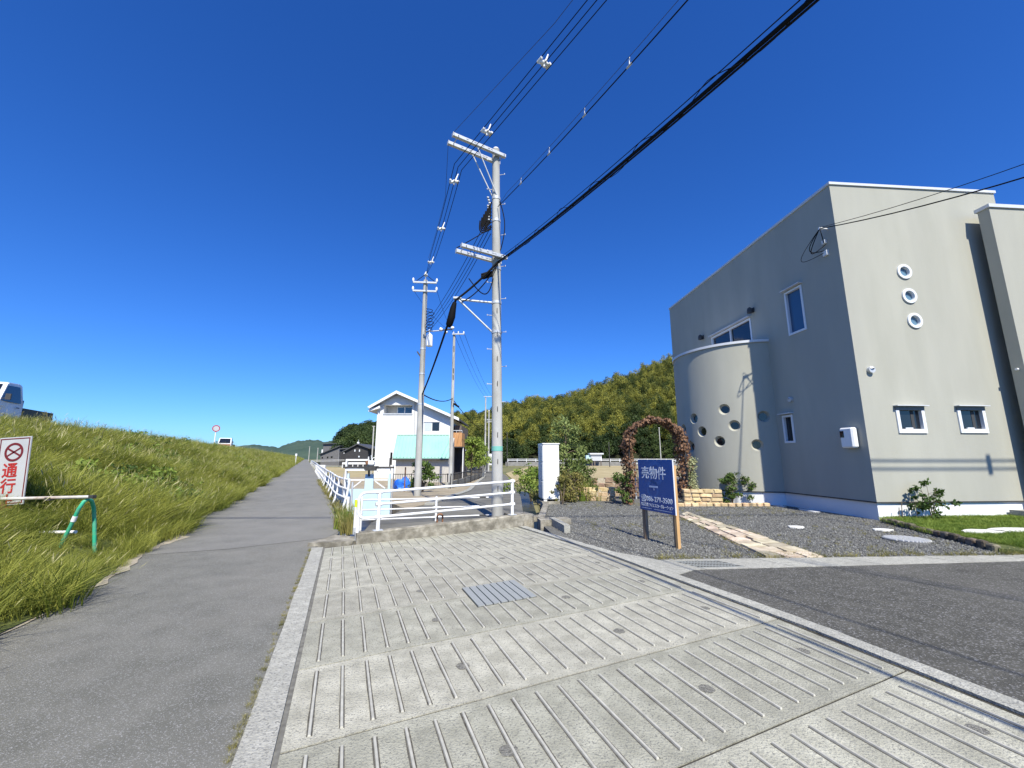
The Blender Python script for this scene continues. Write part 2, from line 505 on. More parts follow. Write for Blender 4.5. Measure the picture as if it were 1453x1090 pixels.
def boolean_cut(me, cutters):
    """subtract closed meshes from a closed mesh, return plain mesh data"""
    tmp = bpy.data.objects.new('tmp_body', me)
    COL.objects.link(tmp)
    cut = bpy.data.meshes.new('tmp_cut')
    bm = bmesh.new()
    for c in cutters:
        bm.from_mesh(c)
    bmesh.ops.remove_doubles(bm, verts=bm.verts, dist=0.0005)
    bmesh.ops.recalc_face_normals(bm, faces=bm.faces)
    bm.to_mesh(cut)
    bm.free()
    co = bpy.data.objects.new('tmp_cutter', cut)
    COL.objects.link(co)
    md = tmp.modifiers.new('cut', 'BOOLEAN')
    md.operation = 'DIFFERENCE'
    md.solver = 'EXACT'
    md.use_self = False
    md.object = co
    dg = bpy.context.evaluated_depsgraph_get()
    out = bpy.data.meshes.new_from_object(tmp.evaluated_get(dg))
    bpy.data.objects.remove(tmp)
    bpy.data.objects.remove(co)
    return out

def text_mesh(txt, size, m, bold=0.0, sx=1.0, depth=0.0015):
    cu = bpy.data.curves.new('txt', 'FONT')
    cu.body = txt
    cu.size = size
    cu.align_x = 'CENTER'
    cu.align_y = 'CENTER'
    cu.extrude = depth
    cu.offset = bold
    cu.resolution_u = 3
    o = bpy.data.objects.new('txt', cu)
    COL.objects.link(o)
    dg = bpy.context.evaluated_depsgraph_get()
    me = bpy.data.meshes.new_from_object(o.evaluated_get(dg))
    bpy.data.objects.remove(o)
    if len(me.vertices):
        co = np.zeros(len(me.vertices) * 3)
        me.vertices.foreach_get('co', co)
        co = co.reshape(-1, 3)
        mid = (co.max(0) + co.min(0)) / 2
        co[:, 0] = (co[:, 0] - mid[0]) * sx
        co[:, 1] -= mid[1]
        me.vertices.foreach_set('co', co.ravel())
    me.materials.clear()
    me.materials.append(m)
    return me

# ------------------------------------------------------------------ scattering (only for what nobody could count)
def scatter(name, pts, rots, scls, variants, m_unused=None, idx=None, kind='stuff', parent=None):
    me = bpy.data.meshes.new(name)
    n = len(pts)
    me.vertices.add(n)
    me.vertices.foreach_set('co', np.asarray(pts, dtype=np.float32).ravel())
    a = me.attributes.new('rot', 'FLOAT_VECTOR', 'POINT')
    a.data.foreach_set('vector', np.asarray(rots, dtype=np.float32).ravel())
    a = me.attributes.new('scl', 'FLOAT', 'POINT')
    a.data.foreach_set('value', np.asarray(scls, dtype=np.float32).ravel())
    if idx is None:
        idx = RNG.integers(0, len(variants), n)
    a = me.attributes.new('idx', 'INT', 'POINT')
    a.data.foreach_set('value', np.asarray(idx, dtype=np.int32).ravel())
    c = bpy.data.collections.new(name + '_kinds')
    for i, v in enumerate(variants):
        c.objects.link(bpy.data.objects.new('%s_kind_%02d' % (name, i), v))
    ng = bpy.data.node_groups.new(name + '_nodes', 'GeometryNodeTree')
    ng.interface.new_socket('Geometry', in_out='INPUT', socket_type='NodeSocketGeometry')
    ng.interface.new_socket('Geometry', in_out='OUTPUT', socket_type='NodeSocketGeometry')
    N, Lk = ng.nodes, ng.links
    gi, go = N.new('NodeGroupInput'), N.new('NodeGroupOutput')
    ci = N.new('GeometryNodeCollectionInfo')
    ci.inputs['Collection'].default_value = c
    ci.inputs['Separate Children'].default_value = True
    ci.inputs['Reset Children'].default_value = True
    ip = N.new('GeometryNodeInstanceOnPoints')
    ip.inputs['Pick Instance'].default_value = True
    def attr(nm, t):
        x = N.new('GeometryNodeInputNamedAttribute')
        x.data_type = t
        x.inputs['Name'].default_value = nm
        return [s for s in x.outputs if s.enabled][0]
    er = N.new('FunctionNodeEulerToRotation')
    Lk.new(attr('rot', 'FLOAT_VECTOR'), er.inputs[0])
    Lk.new(er.outputs[0], ip.inputs['Rotation'])
    Lk.new(attr('scl', 'FLOAT'), ip.inputs['Scale'])
    Lk.new(attr('idx', 'INT'), ip.inputs['Instance Index'])
    Lk.new(gi.outputs[0], ip.inputs['Points'])
    Lk.new(ci.outputs[0], ip.inputs['Instance'])
    Lk.new(ip.outputs[0], go.inputs[0])
    o = bpy.data.objects.new(name, me)
    link(o, parent)
    md = o.modifiers.new('scatter', 'NODES')
    md.node_group = ng
    if kind:
        o['kind'] = kind
    return o

def mesh_np(name, V, Fq, mats, mi=None):
    me = bpy.data.meshes.new(name)
    V = np.asarray(V, dtype=np.float32)
    Fq = np.asarray(Fq, dtype=np.int32)
    k = Fq.shape[1]
    me.vertices.add(len(V))
    me.vertices.foreach_set('co', V.ravel())
    me.loops.add(Fq.size)
    me.loops.foreach_set('vertex_index', Fq.ravel())
    me.polygons.add(len(Fq))
    me.polygons.foreach_set('loop_start', np.arange(0, Fq.size, k, dtype=np.int32))
    if mi is not None:
        me.polygons.foreach_set('material_index', np.asarray(mi, dtype=np.int32))
    for m in (mats if isinstance(mats, (list, tuple)) else [mats]):
        me.materials.append(m)
    me.update(calc_edges=True)
    return me

def blade_clump(name, n, rad, h0, h1, wd, bend, m, heads=0.0, mh=None, seed=0, lean=(0, 0)):
    r = np.random.default_rng(seed)
    V, Fq, mi = [], [], []
    for i in range(n):
        a = r.uniform(0, 2 * math.pi)
        q = rad * math.sqrt(r.uniform())
        base = np.array([q * math.cos(a), q * math.sin(a), -0.03])
        h = r.uniform(h0, h1)
        az = a + r.normal(0, 0.9)
        out = np.array([math.cos(az), math.sin(az), 0]) * h * bend * r.uniform(0.3, 1.3) + np.array([lean[0], lean[1], 0]) * h * r.uniform(0.4, 1.2)
        fa = r.uniform(0, math.pi)
        side = np.array([math.cos(fa), math.sin(fa), 0]) * wd * r.uniform(0.6, 1.3) * 0.5
        b = len(V)
        for k, (t, ws) in enumerate(((0, 1.0), (0.4, 0.95), (0.75, 0.6), (1.0, 0.12))):
            p = base + out * t * t + np.array([0, 0, h * (t - 0.28 * t * t * min(1.0, bend + 0.3))])
            V += [p - side * ws, p + side * ws]
        for k in range(3):
            Fq.append((b + 2 * k, b + 2 * k + 1, b + 2 * k + 3, b + 2 * k + 2))
            mi.append(0)
        if r.uniform() < heads:
            p0 = base + out * 0.9 + np.array([0, 0, h * 0.8])
            p1 = p0 + out * 0.22 + np.array([0, 0, h * 0.22])
            s2 = side * 1.6
            b = len(V)
            V += [p0, (p0 + p1) / 2 - s2, p1, (p0 + p1) / 2 + s2]
            Fq.append((b, b + 1, b + 2, b + 3))
            mi.append(1)
    return mesh_np(name, V, Fq, [m, mh or m], mi)

def leaf_cloud(name, centers, radii, n_per, leaf, m, seed=0, droop=0.0, shell=0.55, flat=1.0, aspect=1.8):
    """leaf-sized folded quads through a set of ellipsoids"""
    r = np.random.default_rng(seed)
    V, Fq = [], []
    for c, rd in zip(centers, radii):
        rd = np.array(rd if hasattr(rd, '__len__') else (rd, rd, rd * flat))
        d = r.normal(size=(n_per, 3))
        d /= np.linalg.norm(d, axis=1)[:, None]
        rr = (shell + (1 - shell) * r.uniform(size=(n_per, 1)) ** 0.7) * r.uniform(0.82, 1.08, size=(n_per, 1))
        P = np.array(c) + d * rr * rd
        ax = r.normal(size=(n_per, 3)) * 0.7 + d * 0.5
        ax[:, 2] -= droop
        ax /= np.linalg.norm(ax, axis=1)[:, None]
        sd = np.cross(ax, d + r.normal(size=(n_per, 3)) * 0.6)
        sd /= np.linalg.norm(sd, axis=1)[:, None] + 1e-9
        s = leaf * r.uniform(0.6, 1.3, size=(n_per, 1))
        b = len(V)
        q = np.stack([P - ax * s * 0.5, P + sd * s * 0.5 / aspect, P + ax * s * 0.5, P - sd * s * 0.5 / aspect], axis=1)
        base = sum(len(x) for x in V)
        V.append(q.reshape(-1, 3))
        Fq.append(np.arange(n_per * 4).reshape(-1, 4) + base)
    return mesh_np(name, np.concatenate(V), np.concatenate(Fq), m)

# ================================================================== THE SETTING
D2 = Vector((-0.44, 0.898)).normalized()       # the riverside path runs this way
N2 = Vector((-D2.y, D2.x))                     # and the levee lies on this side
def PW(a, w, z=0.0):
    return Vector((D2.x * a + N2.x * w, D2.y * a + N2.y * w, z))
def to_aw(x, y):
    return x * D2.x + y * D2.y, x * N2.x + y * N2.y
def lev_z(w):
    ws = [-5, 1.9, 2.25, 3.0, 5.0, 6.6, 7.3, 12.5, 19.0, 60]
    zs = [-0.02, -0.02, 0.04, 0.42, 1.32, 2.02, 2.2, 2.2, -1.0, -1.0]
    return np.interp(w, ws, zs)
def struct(o):
    o['kind'] = 'structure'
    return o

# valley floor, out to the horizon
struct(MB().prism([(-4000, -1500), (4000, -1500), (4000, 6000), (-4000, 6000)], -1.6, -1.0).build('ground', M['ground']))

# levee
mb = MB()
ws = [2.12, 2.3, 2.6, 3.0, 4.0, 5.0, 6.0, 6.6, 7.3, 12.5, 15.5, 19.0]
asteps = list(np.arange(-30, 60, 2.0)) + list(np.arange(60, 640, 20.0))
vs, fs = [], []
for a in asteps:
    for w in ws:
        jw = 0.12 * math.sin(a * 1.7) + 0.1 * math.sin(a * 0.63) if w < 2.7 else 0
        vs.append(PW(a, w + jw, float(lev_z(w))))
k = len(ws)
for i in range(len(asteps) - 1):
    for j in range(k - 1):
        fs.append((i * k + j, (i + 1) * k + j, (i + 1) * k + j + 1, i * k + j + 1))
mb.add(vs, [f[::-1] for f in fs], True)
levee = struct(mb.build('levee', M['slope_soil']))
mb = MB()
for i in range(len(asteps) - 1):
    a0, a1 = asteps[i], asteps[i + 1]
    mb.quad(PW(a0, 11.8, 2.206), PW(a0, 8.0, 2.206), PW(a1, 8.0, 2.206), PW(a1, 11.8, 2.206))
struct(mb.build('levee_road', M['asphalt_far']))

# riverside path
right = [(-14, 1.35), (-6, 0.78), (2.52, 0.2), (7.56, -0.18), (7.9, -0.45), (8.8, -0.66), (14, -0.8), (31, -0.95), (450, -1.0)]
left = [(450, 2.6), (12, 2.6), (5, 3.0), (-14, 3.4)]
struct(MB().prism([xy(PW(a, w)) for a, w in right + left], -1.3, 0.0).build('path', M['asphalt']))
# newer, paler asphalt beyond a seam across the path
seam = [(8.25, 2.9), (8.1, 2.0), (8.05, 1.0), (8.2, 0.3), (8.35, -0.42)]
FAR_ASPH = mat('paler resurfaced asphalt', (0.155, 0.152, 0.135), (0.205, 0.2, 0.178), 2.0, 0.9, 0.5, 160, c3=(0.235, 0.225, 0.198), s3=0.3, f3=0.7, speck=(0.33, 0.325, 0.3), sscale=190, sth=0.78)
fo = MB().add([PW(a, w, 0.004) for a, w in seam] + [PW(a, w, 0.004) for a, w in ((8.9, -0.64), (14, -0.78), (31, -0.93), (449, -0.98), (449, 2.6), (12, 2.6))], [tuple(range(11))]).build('path_surface', FAR_ASPH)
if fo.data.polygons[0].normal.z < 0:
    fo.data.flip_normals()
struct(fo)
# blown sand lying along the grass edge of the path
SAND = mat('pale blown sand', (0.36, 0.31, 0.23), (0.45, 0.4, 0.31), 9.0, 0.95, 0.4, 80)
def sand_patch(a0, a1, w0, seed, wd):
    r = random.Random(seed)
    pts, n = [], 16
    for i in range(n + 1):
        t = i / n
        pts.append(PW(a0 + (a1 - a0) * t, w0 - wd * math.sin(math.pi * t) ** 0.7 * r.uniform(0.45, 1.0), 0))
    pts += [PW(a1, w0 + 0.25), PW(a0, w0 + 0.25)]
    b = MB()
    b.add([(p.x, p.y, 0.008) for p in pts], [tuple(range(len(pts)))])
    o = b.build('sand', SAND)
    if o.data.polygons[0].normal.z < 0:
        o.data.flip_normals()
    return struct(o)
sand_patch(8.2, 11.3, 2.2, 1, 0.5)
sand_patch(13.5, 19.5, 2.15, 2, 0.3)
sand_patch(5.0, 8.4, 2.1, 3, 0.22)
sand_patch(20.5, 33, 2.2, 5, 0.35)

# ---- culvert deck of ribbed concrete slabs
outerL = [(-3.16, 6.87), (-1.29, 2.18), (-0.25, -0.42), (0.55, -2.4)]
outerR = [(0.27, 8.98), (0.92, 7.72), (1.51, 6.62), (2.0, 5.35), (2.6, 3.82), (2.95, 2.67), (3.22, 1.8), (3.47, 0.9), (3.95, -1.0), (4.35, -2.6)]
def offset_line(pl, dist):
    out = []
    for i, p in enumerate(pl):
        a = Vector(pl[max(i - 1, 0)])
        b = Vector(pl[min(i + 1, len(pl) - 1)])
        t = (b - a).normalized()
        out.append((p[0] + t.y * dist, p[1] - t.x * dist))
    return out
# both run towards the camera, so +dist lies on their right-hand side seen going south: west
stripL_in = offset_line(outerL, -0.165)
deckL = offset_line(outerL, -0.195)
kerbR_in = offset_line(outerR, 0.145)
deckR = offset_line(outerR, 0.185)
def hit(pl, P, Q):
    """where the endless line P-Q crosses a polyline (ends extended)"""
    P, Q = Vector(P), Vector(Q)
    d = Q - P
    best = None
    for i in range(len(pl) - 1):
        a, b = Vector(pl[i]), Vector(pl[i + 1])
        e = b - a
        den = d.x * e.y - d.y * e.x
        if abs(den) < 1e-9:
            continue
        s = (d.x * (P.y - a.y) - d.y * (P.x - a.x)) / den
        s = -s if False else ((a.x - P.x) * d.y - (a.y - P.y) * d.x) / den
        lo = -9 if i == 0 else -1e-6
        hi = 9 if i == len(pl) - 2 else 1 + 1e-6
        if lo <= s <= hi:
            best = a + e * s
            if 0 <= s <= 1:
                return best
    return best
JL = [(-3.5, 8.0), (-3.1, 7.08), (-2.72, 6.21), (-2.39, 5.37), (-2.09, 4.6), (-1.79, 3.85), (-1.46, 3.05), (-1.16, 2.25), (-0.86, 1.42), (-0.55, 0.58), (-0.24, -0.28), (0.06, -1.12), (0.36, -1.96)]
JR = [(-0.05, 10.2), (0.28, 9.32), (0.62, 8.4), (0.97, 7.49), (1.28, 6.56), (1.6, 5.66), (1.92, 4.8), (2.31, 3.94), (2.66, 3.07), (2.98, 2.18), (3.25, 1.3), (3.5, 0.42), (3.75, -0.42)]
joints = []
for L, R in zip(JL, JR):
    joints.append((hit(deckL, L, R), hit(deckR, L, R)))
CURB_A, CURB_B, CURB_C = (0.25, 8.99), (-2.56, 7.13), (-3.25, 6.84)
deck = struct(MB().prism([outerL[0], outerL[1], outerL[2], outerL[3], outerR[-1], outerR[-2], outerR[-3], outerR[-4], outerR[-5], outerR[-6], outerR[-7], outerR[2], outerR[1], outerR[0], CURB_B], -1.3, -0.008).build('culvert_deck', M['joint']))
rib_me = MB()
rl, rw, rh = 0.5, 0.0085, 0.0085
rib_me.add([(-rw, -rl, 0), (rw, -rl, 0), (rw, rl, 0), (-rw, rl, 0), (-rw * .7, -rl * .99, rh), (rw * .7, -rl * .99, rh), (rw * .7, rl * .99, rh), (-rw * .7, rl * .99, rh)],
           [(4, 5, 6, 7), (0, 1, 5, 4), (1, 2, 6, 5), (2, 3, 7, 6), (3, 0, 4, 7)])
RIBM = mat('worn rib concrete', (0.38, 0.368, 0.315), (0.48, 0.465, 0.4), 20.0, 0.8, rnd=0.05)
rib_mesh = rib_me.mesh('grip_rib', RIBM)
dirt_m = mat('dirt along the ribs', (0.055, 0.05, 0.04), (0.14, 0.132, 0.11), 30.0, 0.95)
rr = random.Random(4)
PLUGM = mat('crumbled plug mortar', (0.12, 0.115, 0.095), (0.3, 0.29, 0.25), 60.0, 0.95, 0.8, 120)
for i in range(len(joints) - 1):
    (l0, r0), (l1, r1) = joints[i], joints[i + 1]
    g = 0.004 if i < 5 else 0.008
    e0, e1 = (l1 - l0).normalized() * g, (r1 - r0).normalized() * g
    poly = [tuple(l0 + e0), tuple(l1 - e0), tuple(r1 - e1), tuple(r0 + e1)]
    poly = clip_poly(poly, CURB_A, CURB_B)
    if len(poly) < 3:
        continue
    lift = rr.uniform(-0.002, 0.0)
    slab = MB().prism(poly, -0.05, lift).build('concrete_slab', M['concrete'], deck)
    n = 24
    dirt = MB()
    for k in range(n):
        t = (k + 0.75) / (n + 0.5)
        p0, p1 = l0.lerp(r0, t), l1.lerp(r1, t)
        a, b = p0.lerp(p1, 0.085), p0.lerp(p1, 0.915)
        f = lambda p, A, B: (B[0] - A[0]) * (p[1] - A[1]) - (B[1] - A[1]) * (p[0] - A[0])
        # shorten at the kerb wall
        ok = True
        for A, B in ((CURB_A, CURB_B),):
            fa, fb = f(a, A, B), f(b, A, B)
            if fb <= 0.12:
                ok = False
            elif fa < 0.12:
                a = a.lerp(b, (0.12 - fa) / (fb - fa))
        ln = (b - a).length
        if not ok or ln < 0.12:
            continue
        mid = (a + b) / 2
        ang = math.atan2((a - b).y, (a - b).x) - math.pi / 2
        ang2 = ang + rr.uniform(-0.006, 0.006)
        put('grip_rib', rib_mesh, slab, (mid.x, mid.y, lift), (0, 0, ang2), scale=(1, ln, 1))
        dz = lift + 0.0012
        R = Matrix.Rotation(ang2, 2)
        seg = []
        for sgn in (-1, 1):
            seg.append([Vector((mid.x, mid.y)) + R @ Vector((sgn * (0.0118 + rr.uniform(0, 0.006)), q * ln / 2)) for q in (-1.0, -0.5, 0.0, 0.5, 1.0)])
        A_, B_ = seg
        for q in range(4):
            dirt.quad((A_[q].x, A_[q].y, dz), (B_[q].x, B_[q].y, dz), (B_[q + 1].x, B_[q + 1].y, dz), (A_[q + 1].x, A_[q + 1].y, dz))
    for tp_, up_ in ((0.27, 0.52), (0.62, 0.55), (0.9, 0.5)):
        c_ = l0.lerp(r0, tp_).lerp(l1.lerp(r1, tp_), up_)
        if (CURB_B[0] - CURB_A[0]) * (c_[1] - CURB_A[1]) - (CURB_B[1] - CURB_A[1]) * (c_[0] - CURB_A[0]) < 0.9:
            continue
        pg = [(c_.x + (0.046 + rr.uniform(-.006, .006)) * math.cos(q * math.pi / 7), c_.y + (0.046 + rr.uniform(-.006, .006)) * math.sin(q * math.pi / 7)) for q in range(14)]
        MB().prism(pg, lift - 0.02, lift + 0.003).build('lifting_plug', PLUGM, slab)
    if dirt.v:
        dirt.build('rib_dirt', dirt_m, slab, kind='stuff')
def strip(pa, pb, z0, z1, name, m):
    b = MB()
    n = len(pa)
    for i in range(n - 1):
        b.add([(*pa[i], z1), (*pb[i], z1), (*pb[i + 1], z1), (*pa[i + 1], z1), (*pa[i], z0), (*pb[i], z0), (*pb[i + 1], z0), (*pa[i + 1], z0)],
              [(0, 1, 2, 3), (4, 0, 3, 7), (1, 5, 6, 2)] + ([(0, 4, 5, 1)] if i == 0 else []) + ([(3, 2, 6, 7)] if i == n - 2 else []))
    o = b.build(name, m)
    me = o.data
    bm = bmesh.new()
    bm.from_mesh(me)
    bmesh.ops.remove_doubles(bm, verts=bm.verts, dist=0.001)
    bmesh.ops.recalc_face_normals(bm, faces=bm.faces)
    bm.to_mesh(me)
    bm.free()
    return struct(o)
def densify(pl, n=8, jit=0.006, seed=1):
    r = random.Random(seed)
    out = []
    for i in range(len(pl) - 1):
        for k in range(n):
            t = k / n
            out.append((pl[i][0] + (pl[i + 1][0] - pl[i][0]) * t + r.uniform(-jit, jit), pl[i][1] + (pl[i + 1][1] - pl[i][1]) * t + r.uniform(-jit, jit)))
    return out + [pl[-1]]
strip(densify(outerL), densify(stripL_in, 8, 0.001), -0.2, 0.006, 'kerb', M['kerb'])
strip(densify(kerbR_in, 8, 0.001), densify(outerR, 8, 0.008, 3), -0.2, 0.012, 'kerb', M['kerb'])
strip(densify(deckR, 8, 0.001), densify(kerbR_in, 8, 0.001), -0.2, -0.014, 'kerb_groove', M['moss'])

strip(densify(stripL_in, 8, 0.001), densify(deckL, 8, 0.001), -0.2, -0.006, 'kerb_groove', mat('gritty kerb groove', (0.12, 0.115, 0.1), (0.2, 0.195, 0.17), 20.0, 0.95))
struct(MB().prism([(1.42, 6.75), (1.95, 5.3), (2.33, 5.60), (2.03, 6.12)], -0.3, 0.002).build('gutter_end', M['kerb']))
# ---- dark asphalt of the side street, to the right and behind the camera
GUT_B = [(2.33, 5.60), (7.07, 6.05), (30.0, 8.2)]
GUT_T = [(2.02, 6.13), (7.50, 6.42), (30.0, 8.55)]
street = [kerbR_in[3], (2.0, 5.35), (2.33, 5.60), (7.07, 6.05), (30.0, 8.2), (30, -14), (-9, -14), xy(PW(-6, 0.78)), outerL[3], kerbR_in[-1]] + kerbR_in[8:3:-1]
struct(MB().prism(street, -1.3, -0.004).build('side_road', M['asphalt_dark']))
# ---- gravel lot with the garden behind
lot = [(0.75, 8.25), (1.0, 7.6), outerR[2], (2.02, 6.13), (7.50, 6.42), (30, 8.55), (30, 32), (9.0, 32), (8.5, 21), (2.2, 16.6), (1.0, 14.9), (0.95, 12.2), (0.62, 9.6)]
struct(MB().prism(lot, -1.3, -0.012).build('gravel_lot', M['gravel_bed']))

# gutter blocks along the lot, one by one
gut = struct(MB().prism([GUT_B[0], GUT_B[1], GUT_B[2], GUT_T[2], GUT_T[1], GUT_T[0]], -0.5, -0.03).build('gutter_bed', M['joint']))
def gp(tt, s):
    """along the gutter (metres from its west end), s = 0 street side, 1 lot side"""
    def al(pl, d):
        for i in range(len(pl) - 1):
            L = math.dist(pl[i], pl[i + 1])
            if d <= L or i == len(pl) - 2:
                return Vector(pl[i]).lerp(Vector(pl[i + 1]), d / L)
            d -= L
    return al(GUT_B, tt).lerp(al(GUT_T, tt), s)
t0 = 0.0
cuts = [0.0, 0.16, 0.78] + [0.78 + 0.62 * (i + 1) for i in range(36)]
for i in range(len(cuts) - 1):
    a, b = cuts[i] + 0.004, cuts[i + 1] - 0.004
    if i == 1:
        continue
    MB().prism([gp(a, 0), gp(b, 0), gp(b, 1), gp(a, 1)], -0.2, -0.001 + 0.002 * (i % 2)).build('gutter_block', M['kerb'], gut)

# ---- yard and village road beyond the railing; both fall away from the crossing
def zr(Y):
    t = min(max((Y - 12.0) / 20.0, 0.0), 1.0)
    return -0.75 * t * t * (3 - 2 * t)
def GR(x, y):
    z = 0.0
    for _ in range(25):
        p = G(x, y, z)
        z = zr(p.y)
    p.z = z
    return p
def sheet_between(A, B, lift, name, m, n=30, depth=0.6):
    """road or yard strip between two edge polylines, laid on the falling ground"""
    def res(pl):
        L = [0.0]
        for i in range(len(pl) - 1):
            L.append(L[-1] + math.dist(pl[i], pl[i + 1]))
        out = []
        for k in range(n + 1):
            d = L[-1] * k / n
            j = max(i for i in range(len(pl) - 1) if L[i] <= d + 1e-9)
            out.append(Vector(pl[j]).lerp(Vector(pl[j + 1]), (d - L[j]) / max(L[j + 1] - L[j], 1e-6)))
        return out
    a, b = res(A), res(B)
    q = MB()
    vs, fs = [], []
    for k in range(n + 1):
        za, zb = zr(a[k].y) + lift, zr(b[k].y) + lift
        vs += [(a[k].x, a[k].y, za), (b[k].x, b[k].y, zb), (a[k].x, a[k].y, za - depth), (b[k].x, b[k].y, zb - depth)]
    for k in range(n):
        i, j = 4 * k, 4 * k + 4
        fs += [(i, j, j + 1, i + 1), (i, i + 2, j + 2, j), (i + 1, j + 1, j + 3, i + 3)]
    fs += [(0, 1, 3, 2), (4 * n, 4 * n + 2, 4 * n + 3, 4 * n + 1)]
    q.add(vs, fs)
    o = q.build(name, m)
    bm = bmesh.new()
    bm.from_mesh(o.data)
    bmesh.ops.recalc_face_normals(bm, faces=bm.faces)
    bm.to_mesh(o.data)
    bm.free()
    return struct(o)
road_R = [(0.26, 9.02), xy(GR(742, 726)), xy(GR(738, 702)), xy(GR(729, 685)), xy(GR(718, 675)), xy(GR(708, 669)), (-1.2, 62), (-6, 84), (-22, 110), (-60, 128)]
road_L = [(-2.62, 7.12), (-3.12, 9.6), (-3.0, 11.8), xy(GR(617, 716)), xy(GR(655, 702)), xy(GR(676, 687)), xy(GR(690, 676)), (-5.0, 62), (-9.6, 82), (-25, 106), (-62, 123)]
sheet_between(road_R, road_L, 0.0, 'road', M['asphalt_far'], 60, 1.2)
kb_out = [(p[0] - 0.3, p[1] - 0.1) for p in road_L[3:]]
sheet_between(road_L[3:], kb_out, 0.05, 'kerb', M['kerb'], 40, 0.5)
# soil yard between canal and road
yard_L = [xy(PW(12.6, -2.55)), xy(PW(16, -2.5)), xy(PW(24, -2.6)), xy(PW(34, -2.8)), xy(PW(50, -3.0))]
yard_R = [(-2.9, 12.0)] + [(p[0] + 0.02, p[1]) for p in kb_out[:5]]
sheet_between(yard_L, yard_R, 0.012, 'yard', M['soil'], 40, 0.9)
# canal bed between path and yard, and beside the village road
struct(MB().prism([xy(PW(7.6, -0.5)), xy(PW(12, -0.75)), xy(PW(60, -0.95)), xy(PW(60, -3.2)), xy(PW(12, -2.7)), xy(PW(7.6, -2.4))], -1.3, -0.9).build('canal', M['canal']))
struct(MB().prism([(-0.9, 7.0), (1.2, 7.0), (1.0, 12.2), (1.0, 15), (1.2, 30), (-3.2, 30), (-1.2, 14)], -1.3, -0.93).build('canal', M['canal']))
# dry paddies
def patch(pts, z, name, m):
    return struct(MB().prism(pts, z - 0.15, z).build(name, m))
patch([(1.6, 17.5), (9, 22), (60, 34), (120, 128), (6, 128), (-1.0, 66), (0.9, 32)], -0.93, 'paddy_field', M['field'])
patch([xy(PW(22, -3.0)), xy(PW(52, -3.2)), xy(PW(120, -3.4)), (-34, 104), (-14.5, 62), (-13.0, 52), (-12.5, 40)], -0.95, 'paddy_field', M['field'])
# bank of the lane at the foot of the wooded hill
struct(MB().prism([(-2, 130), (140, 130), (140, 139), (-2, 139)], -1.2, 0.15).build('hill_lane', M['grey_clad'] if False else mat('lane retaining wall', (0.2, 0.195, 0.18), (0.28, 0.27, 0.25), 1.0, 0.9)))

# ---- kerb wall under the railing
ca, cb = Vector((-2.56, 7.15)), Vector((0.25, 9.0))
cdir = (cb - ca).normalized()
cn = Vector((-cdir.y, cdir.x))
wall = MB()
nseg = 14
h0, h1 = 0.17, 0.235
prof = []
r2 = random.Random(9)
for i in range(nseg + 1):
    t = i / nseg
    p = ca.lerp(cb, t)
    h = h0 + (h1 - h0) * t
    q = p + cn * 0.17
    j = r2.uniform(-0.006, 0.006)
    prof.append([(p.x, p.y, -0.3), (p.x + cn.x * 0.004, p.y + cn.y * 0.004, h - 0.02 + j), (p.x + cn.x * 0.022, p.y + cn.y * 0.022, h + j), (q.x, q.y, h + j), (q.x, q.y, -0.3)])
vs = [v for s in prof for v in s]
fs = []
for i in range(nseg):
    for k in range(4):
        fs.append((i * 5 + k, (i + 1) * 5 + k, (i + 1) * 5 + k + 1, i * 5 + k + 1))
fs += [(0, 1, 2, 3, 4), tuple(nseg * 5 + k for k in (4, 3, 2, 1, 0))]
wall.add(vs, fs)
cw = wall.build('kerb_wall', M['old_concrete'])
tag(cw, 'low stained concrete kerb wall under the white pipe railing', 'wall')
bm = bmesh.new(); bm.from_mesh(cw.data); bmesh.ops.recalc_face_normals(bm, faces=bm.faces); bm.to_mesh(cw.data); bm.free()
# low concrete footing by the marker posts
ft = MB().prism([(-3.28, 6.98), (-2.62, 7.14), (-2.62, 7.5), (-3.15, 7.7)], -0.3, 0.055).build('concrete_footing', M['old_concrete'])
tag(ft, 'low mossy concrete footing at the foot of the yellow topped posts', 'footing')

# ================================================================== GREY HOUSE ON THE LOT
HA = math.radians(4.43)
HD = Vector((-math.sin(HA), math.cos(HA)))      # along the shaded side wall, away from the camera
HE = Vector((math.cos(HA), math.sin(HA)))       # along the sunlit wall, to the right
HC = Vector(xy(G(1248, 738)))                   # near corner, on the ground
def HP(e, d, z):
    """e along the sunlit wall, d along the shaded wall"""
    return Vector((HC.x + HE.x * e + HD.x * d, HC.y + HE.y * e + HD.y * d, z))
HR = Matrix(((HE.x, HD.x, 0), (HE.y, HD.y, 0), (0, 0, 1)))
def hbox(mb, e0, e1, d0, d1, z0, z1):
    return mb.box(HP((e0 + e1) / 2, (d0 + d1) / 2, (z0 + z1) / 2), (e1 - e0, d1 - d0, z1 - z0), R=HR)
ZT = 8.6
house = thing('modern_house', 'grey stucco modern house with a curved bay and round portholes', 'house', HP(2.4, 4.7, 0))
RECT_L = [(2.0, 1.33, 4.98, 6.32), (2.67, 2.26, 1.84, 2.66), (6.03, 3.63, 4.45, 6.12)]        # openings in the shaded wall: d1, d0, z0, z1
RECT_R = [(0.83, 1.56, 1.99, 2.63), (2.45, 3.18, 2.0, 2.64)]                                   # in the sunlit wall: e0, e1, z0, z1
ROUND_R = [(1.71, 6.14), (1.73, 5.48), (1.76, 4.82)]
body = hbox(MB(), 0, 4.81, 0, 9.4, 0.40, ZT - 0.05).mesh('wall', M['stucco'], org(house))
def cutter(mb):
    return mb.mesh('cut', M['stucco'], org(house))
cuts_ = []
for d1, d0, z0, z1 in RECT_L:
    cuts_.append(cutter(hbox(MB(), -0.1, 0.14, d0, d1, z0, z1)))
